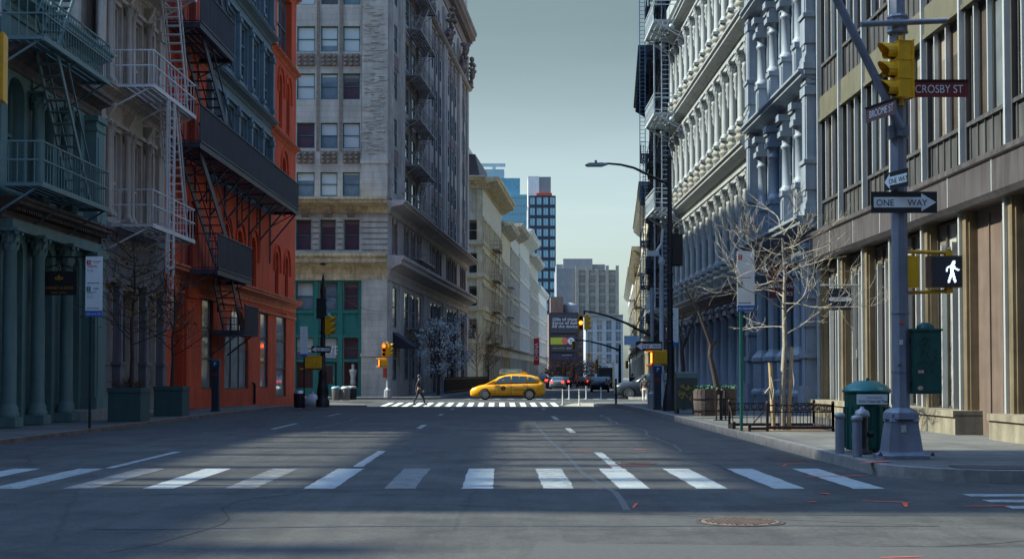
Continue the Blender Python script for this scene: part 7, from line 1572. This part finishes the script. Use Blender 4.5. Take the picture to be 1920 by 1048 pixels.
b = MB(); b.box(-1.15, 1.15, -.03, .0, 1.5, 2.6); b.build('rear_window', MATS['car_glass'], r); b = MB(); b.box(-1.1, 1.1, -.03, 0, 2.68, 2.92); b.build('route_sign', mat('route_display', (0.02, 0.02, 0.02), .4, var=0), r)
for s in (-1, 1):
    b = MB(); b.tube((s * 1.0, 2, .48), (s * 1.3, 2, .48), .48, None, 14); b.build('wheel', RUBBER, r); b = MB(); b.box(s * 1.15 - .1, s * 1.15 + .1, -.03, 0, .9, 1.15); b.build('tail_light', REDP, r)

# ================================================================== people
SKIN = mat('skin', (0.38, 0.22, 0.16), .6, var=.05)
def skinned(name, nodes, edges, m, parent, sub=1, root=0):
    me = bpy.data.meshes.new(name); me.from_pydata([n[0] for n in nodes], edges, []); o = bpy.data.objects.new(name, me); COL.objects.link(o); o.parent = parent; me.materials.append(m)
    bm = bmesh.new(); bm.from_mesh(me); ly = bm.verts.layers.skin.verify()
    for v, n in zip(bm.verts, nodes):
        v[ly].radius = n[1] if isinstance(n[1], tuple) else (n[1], n[1]); v[ly].use_root = (v.index == root)
    bm.to_mesh(me); bm.free(); o.modifiers.new('skin', 'SKIN').use_smooth_shade = True; s = o.modifiers.new('sub', 'SUBSURF'); s.levels = sub; s.render_levels = sub
    dg = bpy.context.evaluated_depsgraph_get(); m2 = bpy.data.meshes.new_from_object(o.evaluated_get(dg)); o.modifiers.clear(); o.data = m2; m2.materials.clear(); m2.materials.append(m)
    for pl in m2.polygons: pl.use_smooth = True
    return o
def person(label, loc, rz, H, jacket, trousers, hairm, stride=.32, bag=None, arm=.2, cap=None, group=None, shoes=None, child=None):
    """walks towards its own -x... its face looks along -y of its frame; stride swings along y"""
    r = thing('person', label, 'person', loc, rz, group); s = H / 1.75; V = lambda x, y, z: (x * s, y * s, z * s)
    f = stride
    J = dict(pel=V(0, 0, .95), ab=V(0, -.01, 1.1), ch=V(0, -.02, 1.3), nk=V(0, -.02, 1.46), hd0=V(0, -.035, 1.56), hd1=V(0, -.045, 1.64), hd2=V(0, -.035, 1.72))
    L = {'l': (.1, -f), 'r': (-.1, f * .9)}
    nodes = [(J['pel'], (.14 * s, .10 * s)), (J['ab'], (.13 * s, .095 * s)), (J['ch'], (.155 * s, .105 * s)), (J['nk'], .055 * s), (J['hd0'], .07 * s), (J['hd1'], (.08 * s, .092 * s)), (J['hd2'], .068 * s)]; edges = [(0, 1), (1, 2), (2, 3), (3, 4), (4, 5), (5, 6)]
    nodes += [(V(0, -.13, 1.625), .014 * s)]; edges += [(5, 7)]                     # nose
    tr = [(J['pel'], (.155 * s, .115 * s))]; te = []; sh = []
    for sd, (x, fy) in L.items():
        kn = V(x, fy * .55 - .05, .50); an = V(x, fy, .10 + (.05 if fy > 0 else 0)); toe = V(x, fy - .16, .035 + (.01 if fy > 0 else 0)); b0 = len(nodes)
        nodes += [(V(x, 0, .90), .085 * s), (kn, .055 * s), (an, .036 * s), (toe, .03 * s)]; edges += [(0, b0), (b0, b0 + 1), (b0 + 1, b0 + 2), (b0 + 2, b0 + 3)]
        t0 = len(tr); tr += [(V(x * 1.02, 0, .86), .098 * s), (kn, .07 * s), (V(x, fy * .97, .14 + (.05 if fy > 0 else 0)), .055 * s)]; te += [(0, t0), (t0, t0 + 1), (t0 + 1, t0 + 2)]; sh.append((an, toe))
    jk = [(V(0, 0, .92), (.158 * s, .118 * s)), (J['ab'], (.15 * s, .115 * s)), (J['ch'], (.175 * s, .12 * s)), (V(0, -.02, 1.44), .075 * s)]; je = [(0, 1), (1, 2), (2, 3)]
    for sx in (1, -1):
        sw = -arm * sx; el = V(.25 * sx, sw * .4 + .02, 1.13); wr = V(.25 * sx, sw - .06, .90); hd = V(.25 * sx, sw - .08, .83); b0 = len(nodes)
        nodes += [(V(.19 * sx, -.02, 1.40), .05 * s), (el, .04 * s), (wr, .026 * s), (hd, (.036 * s, .02 * s))]; edges += [(2, b0), (b0, b0 + 1), (b0 + 1, b0 + 2), (b0 + 2, b0 + 3)]
        for q in range(5):
            fx = (q - 1.5) * .018; base = len(nodes); ln = (.05, .062, .068, .06, .045)[q]
            if q == 0: nodes += [(V(.25 * sx - .03 * sx, sw - .1, .82), .009 * s), (V(.25 * sx - .035 * sx, sw - .12, .79), .008 * s)]
            else: nodes += [(V(.25 * sx + .004 * sx, sw - .08 + fx, .80 - ln * .4), .009 * s), (V(.25 * sx - .006 * sx, sw - .085 + fx, .80 - ln), .007 * s)]
            edges += [(b0 + 3, base), (base, base + 1)]
        j0 = len(jk); jk += [(V(.185 * sx, -.02, 1.40), .068 * s), (el, .056 * s), (wr, .042 * s)]; je += [(2, j0), (j0, j0 + 1), (j0 + 1, j0 + 2)]
    skinned('body', nodes, edges, SKIN, r); skinned('jacket', jk, je, jacket, r); skinned('trousers', tr, te, trousers, r)
    for an, toe in sh: skinned('shoe', [(an, .048 * s), ((toe[0], toe[1], toe[2] + .012), .042 * s)], [(0, 1)], shoes or BLACKM, r)
    b = MB(); b.lathe(V(0, -.02, 1.6), [(.083 * s, .0), (.098 * s, .06 * s), (.09 * s, .12 * s), (.05 * s, .155 * s), (.005, .165 * s)], 12, True, True)
    if cap: b.prism([(-.07 * s, -.19 * s), (.07 * s, -.19 * s), (.08 * s, -.08 * s), (-.08 * s, -.08 * s)], 'z', 1.675 * s, 1.69 * s)
    b.build('cap' if cap else 'hair', hairm, r)
    fc = MB()
    for sx in (-1, 1): fc.lathe(V(.03 * sx, -.128, 1.645), [(.002, -.008 * s), (.011 * s, 0), (.002, .008 * s)], 6)
    fc.box(-.024 * s, .024 * s, -.132 * s, -.122 * s, 1.578 * s, 1.586 * s); fc.build('face_features', BLACKM, r)
    if bag: b = MB(); b.prism([(-.13 * s, .42 * s), (.13 * s, .42 * s), (.10 * s, .72 * s), (-.10 * s, .72 * s)], 'x', .22 * s, .30 * s); b.tube(V(.26, -.08, .72), V(.26, -.08, .82), .012 * s); q = thing('carrier_bag', bag, 'bag', loc, rz); b.build('sack', WHITESIGN, q)
    return r
NV = mat('navy_jacket', (0.018, 0.022, 0.035), .8, var=.15); DKT = mat('dark_trousers', (0.015, 0.018, 0.028), .8, var=.1); CAPB = mat('blue_cap', (0.03, 0.06, 0.11), .7); WHT = mat('white_trousers', (0.62, 0.62, 0.58), .8, var=.08); GJ = mat('grey_brown_jacket', (0.07, 0.06, 0.06), .8, var=.2); HAIR = mat('dark_hair', (0.03, 0.015, 0.01), .7)
p = at(785, 762, 76.2); person('person in dark jacket and blue cap walking over the far crosswalk with a white bag', (p[0], 76.2, zg(76.2)), R(88), 1.66, NV, DKT, CAPB, .34, 'white carrier bag in the hand of the crossing walker', .18, True)
p = at(1209, 752, 80.6); person('person in grey brown jacket and white trousers standing by the pale signal pole', (p[0], 80.6, zg(80.6) + .004), R(170), 1.58, GJ, WHT, HAIR, .04, None, .03)
rg = random.Random(11); PJ = [mat('red_top', (0.3, 0.03, 0.03), .8), mat('green_top', (0.03, 0.2, 0.16), .8), NV, mat('tan_top', (0.33, 0.22, 0.16), .8), mat('grey_top', (0.22, 0.23, 0.24), .8)]
for i, (px, d, lb) in enumerate(((1071, 172, 'distant walker in navy among the crowd right of the sedan'), (1086, 176, 'distant walker in a green top right of the sedan'), (1081, 170, 'distant walker in a red top right of the sedan'), (1093, 178, 'distant walker in a grey top before the street trees'), (1105, 174, 'distant walker in a tan top nearest the far bus'), (1186, 112, 'dark dressed person behind the SUV bonnet'))):
    p = at(px, 720, d); person(lb, (p[0], d, zg(d)), R(rg.uniform(0, 360)), 1.72, PJ[(2, 1, 0, 4, 3, 2)[i]], DKT, HAIR, .2)


# lettering becomes plain mesh
dg_ = bpy.context.evaluated_depsgraph_get()
for o in TEXTS:
    me = bpy.data.meshes.new_from_object(o.evaluated_get(dg_)); n = bpy.data.objects.new(o.name, me); COL.objects.link(n)
    n.parent = o.parent; n.location = o.location; n.rotation_euler = o.rotation_euler; n.scale = o.scale; nm = o.name
    bpy.data.objects.remove(o); n.name = nm
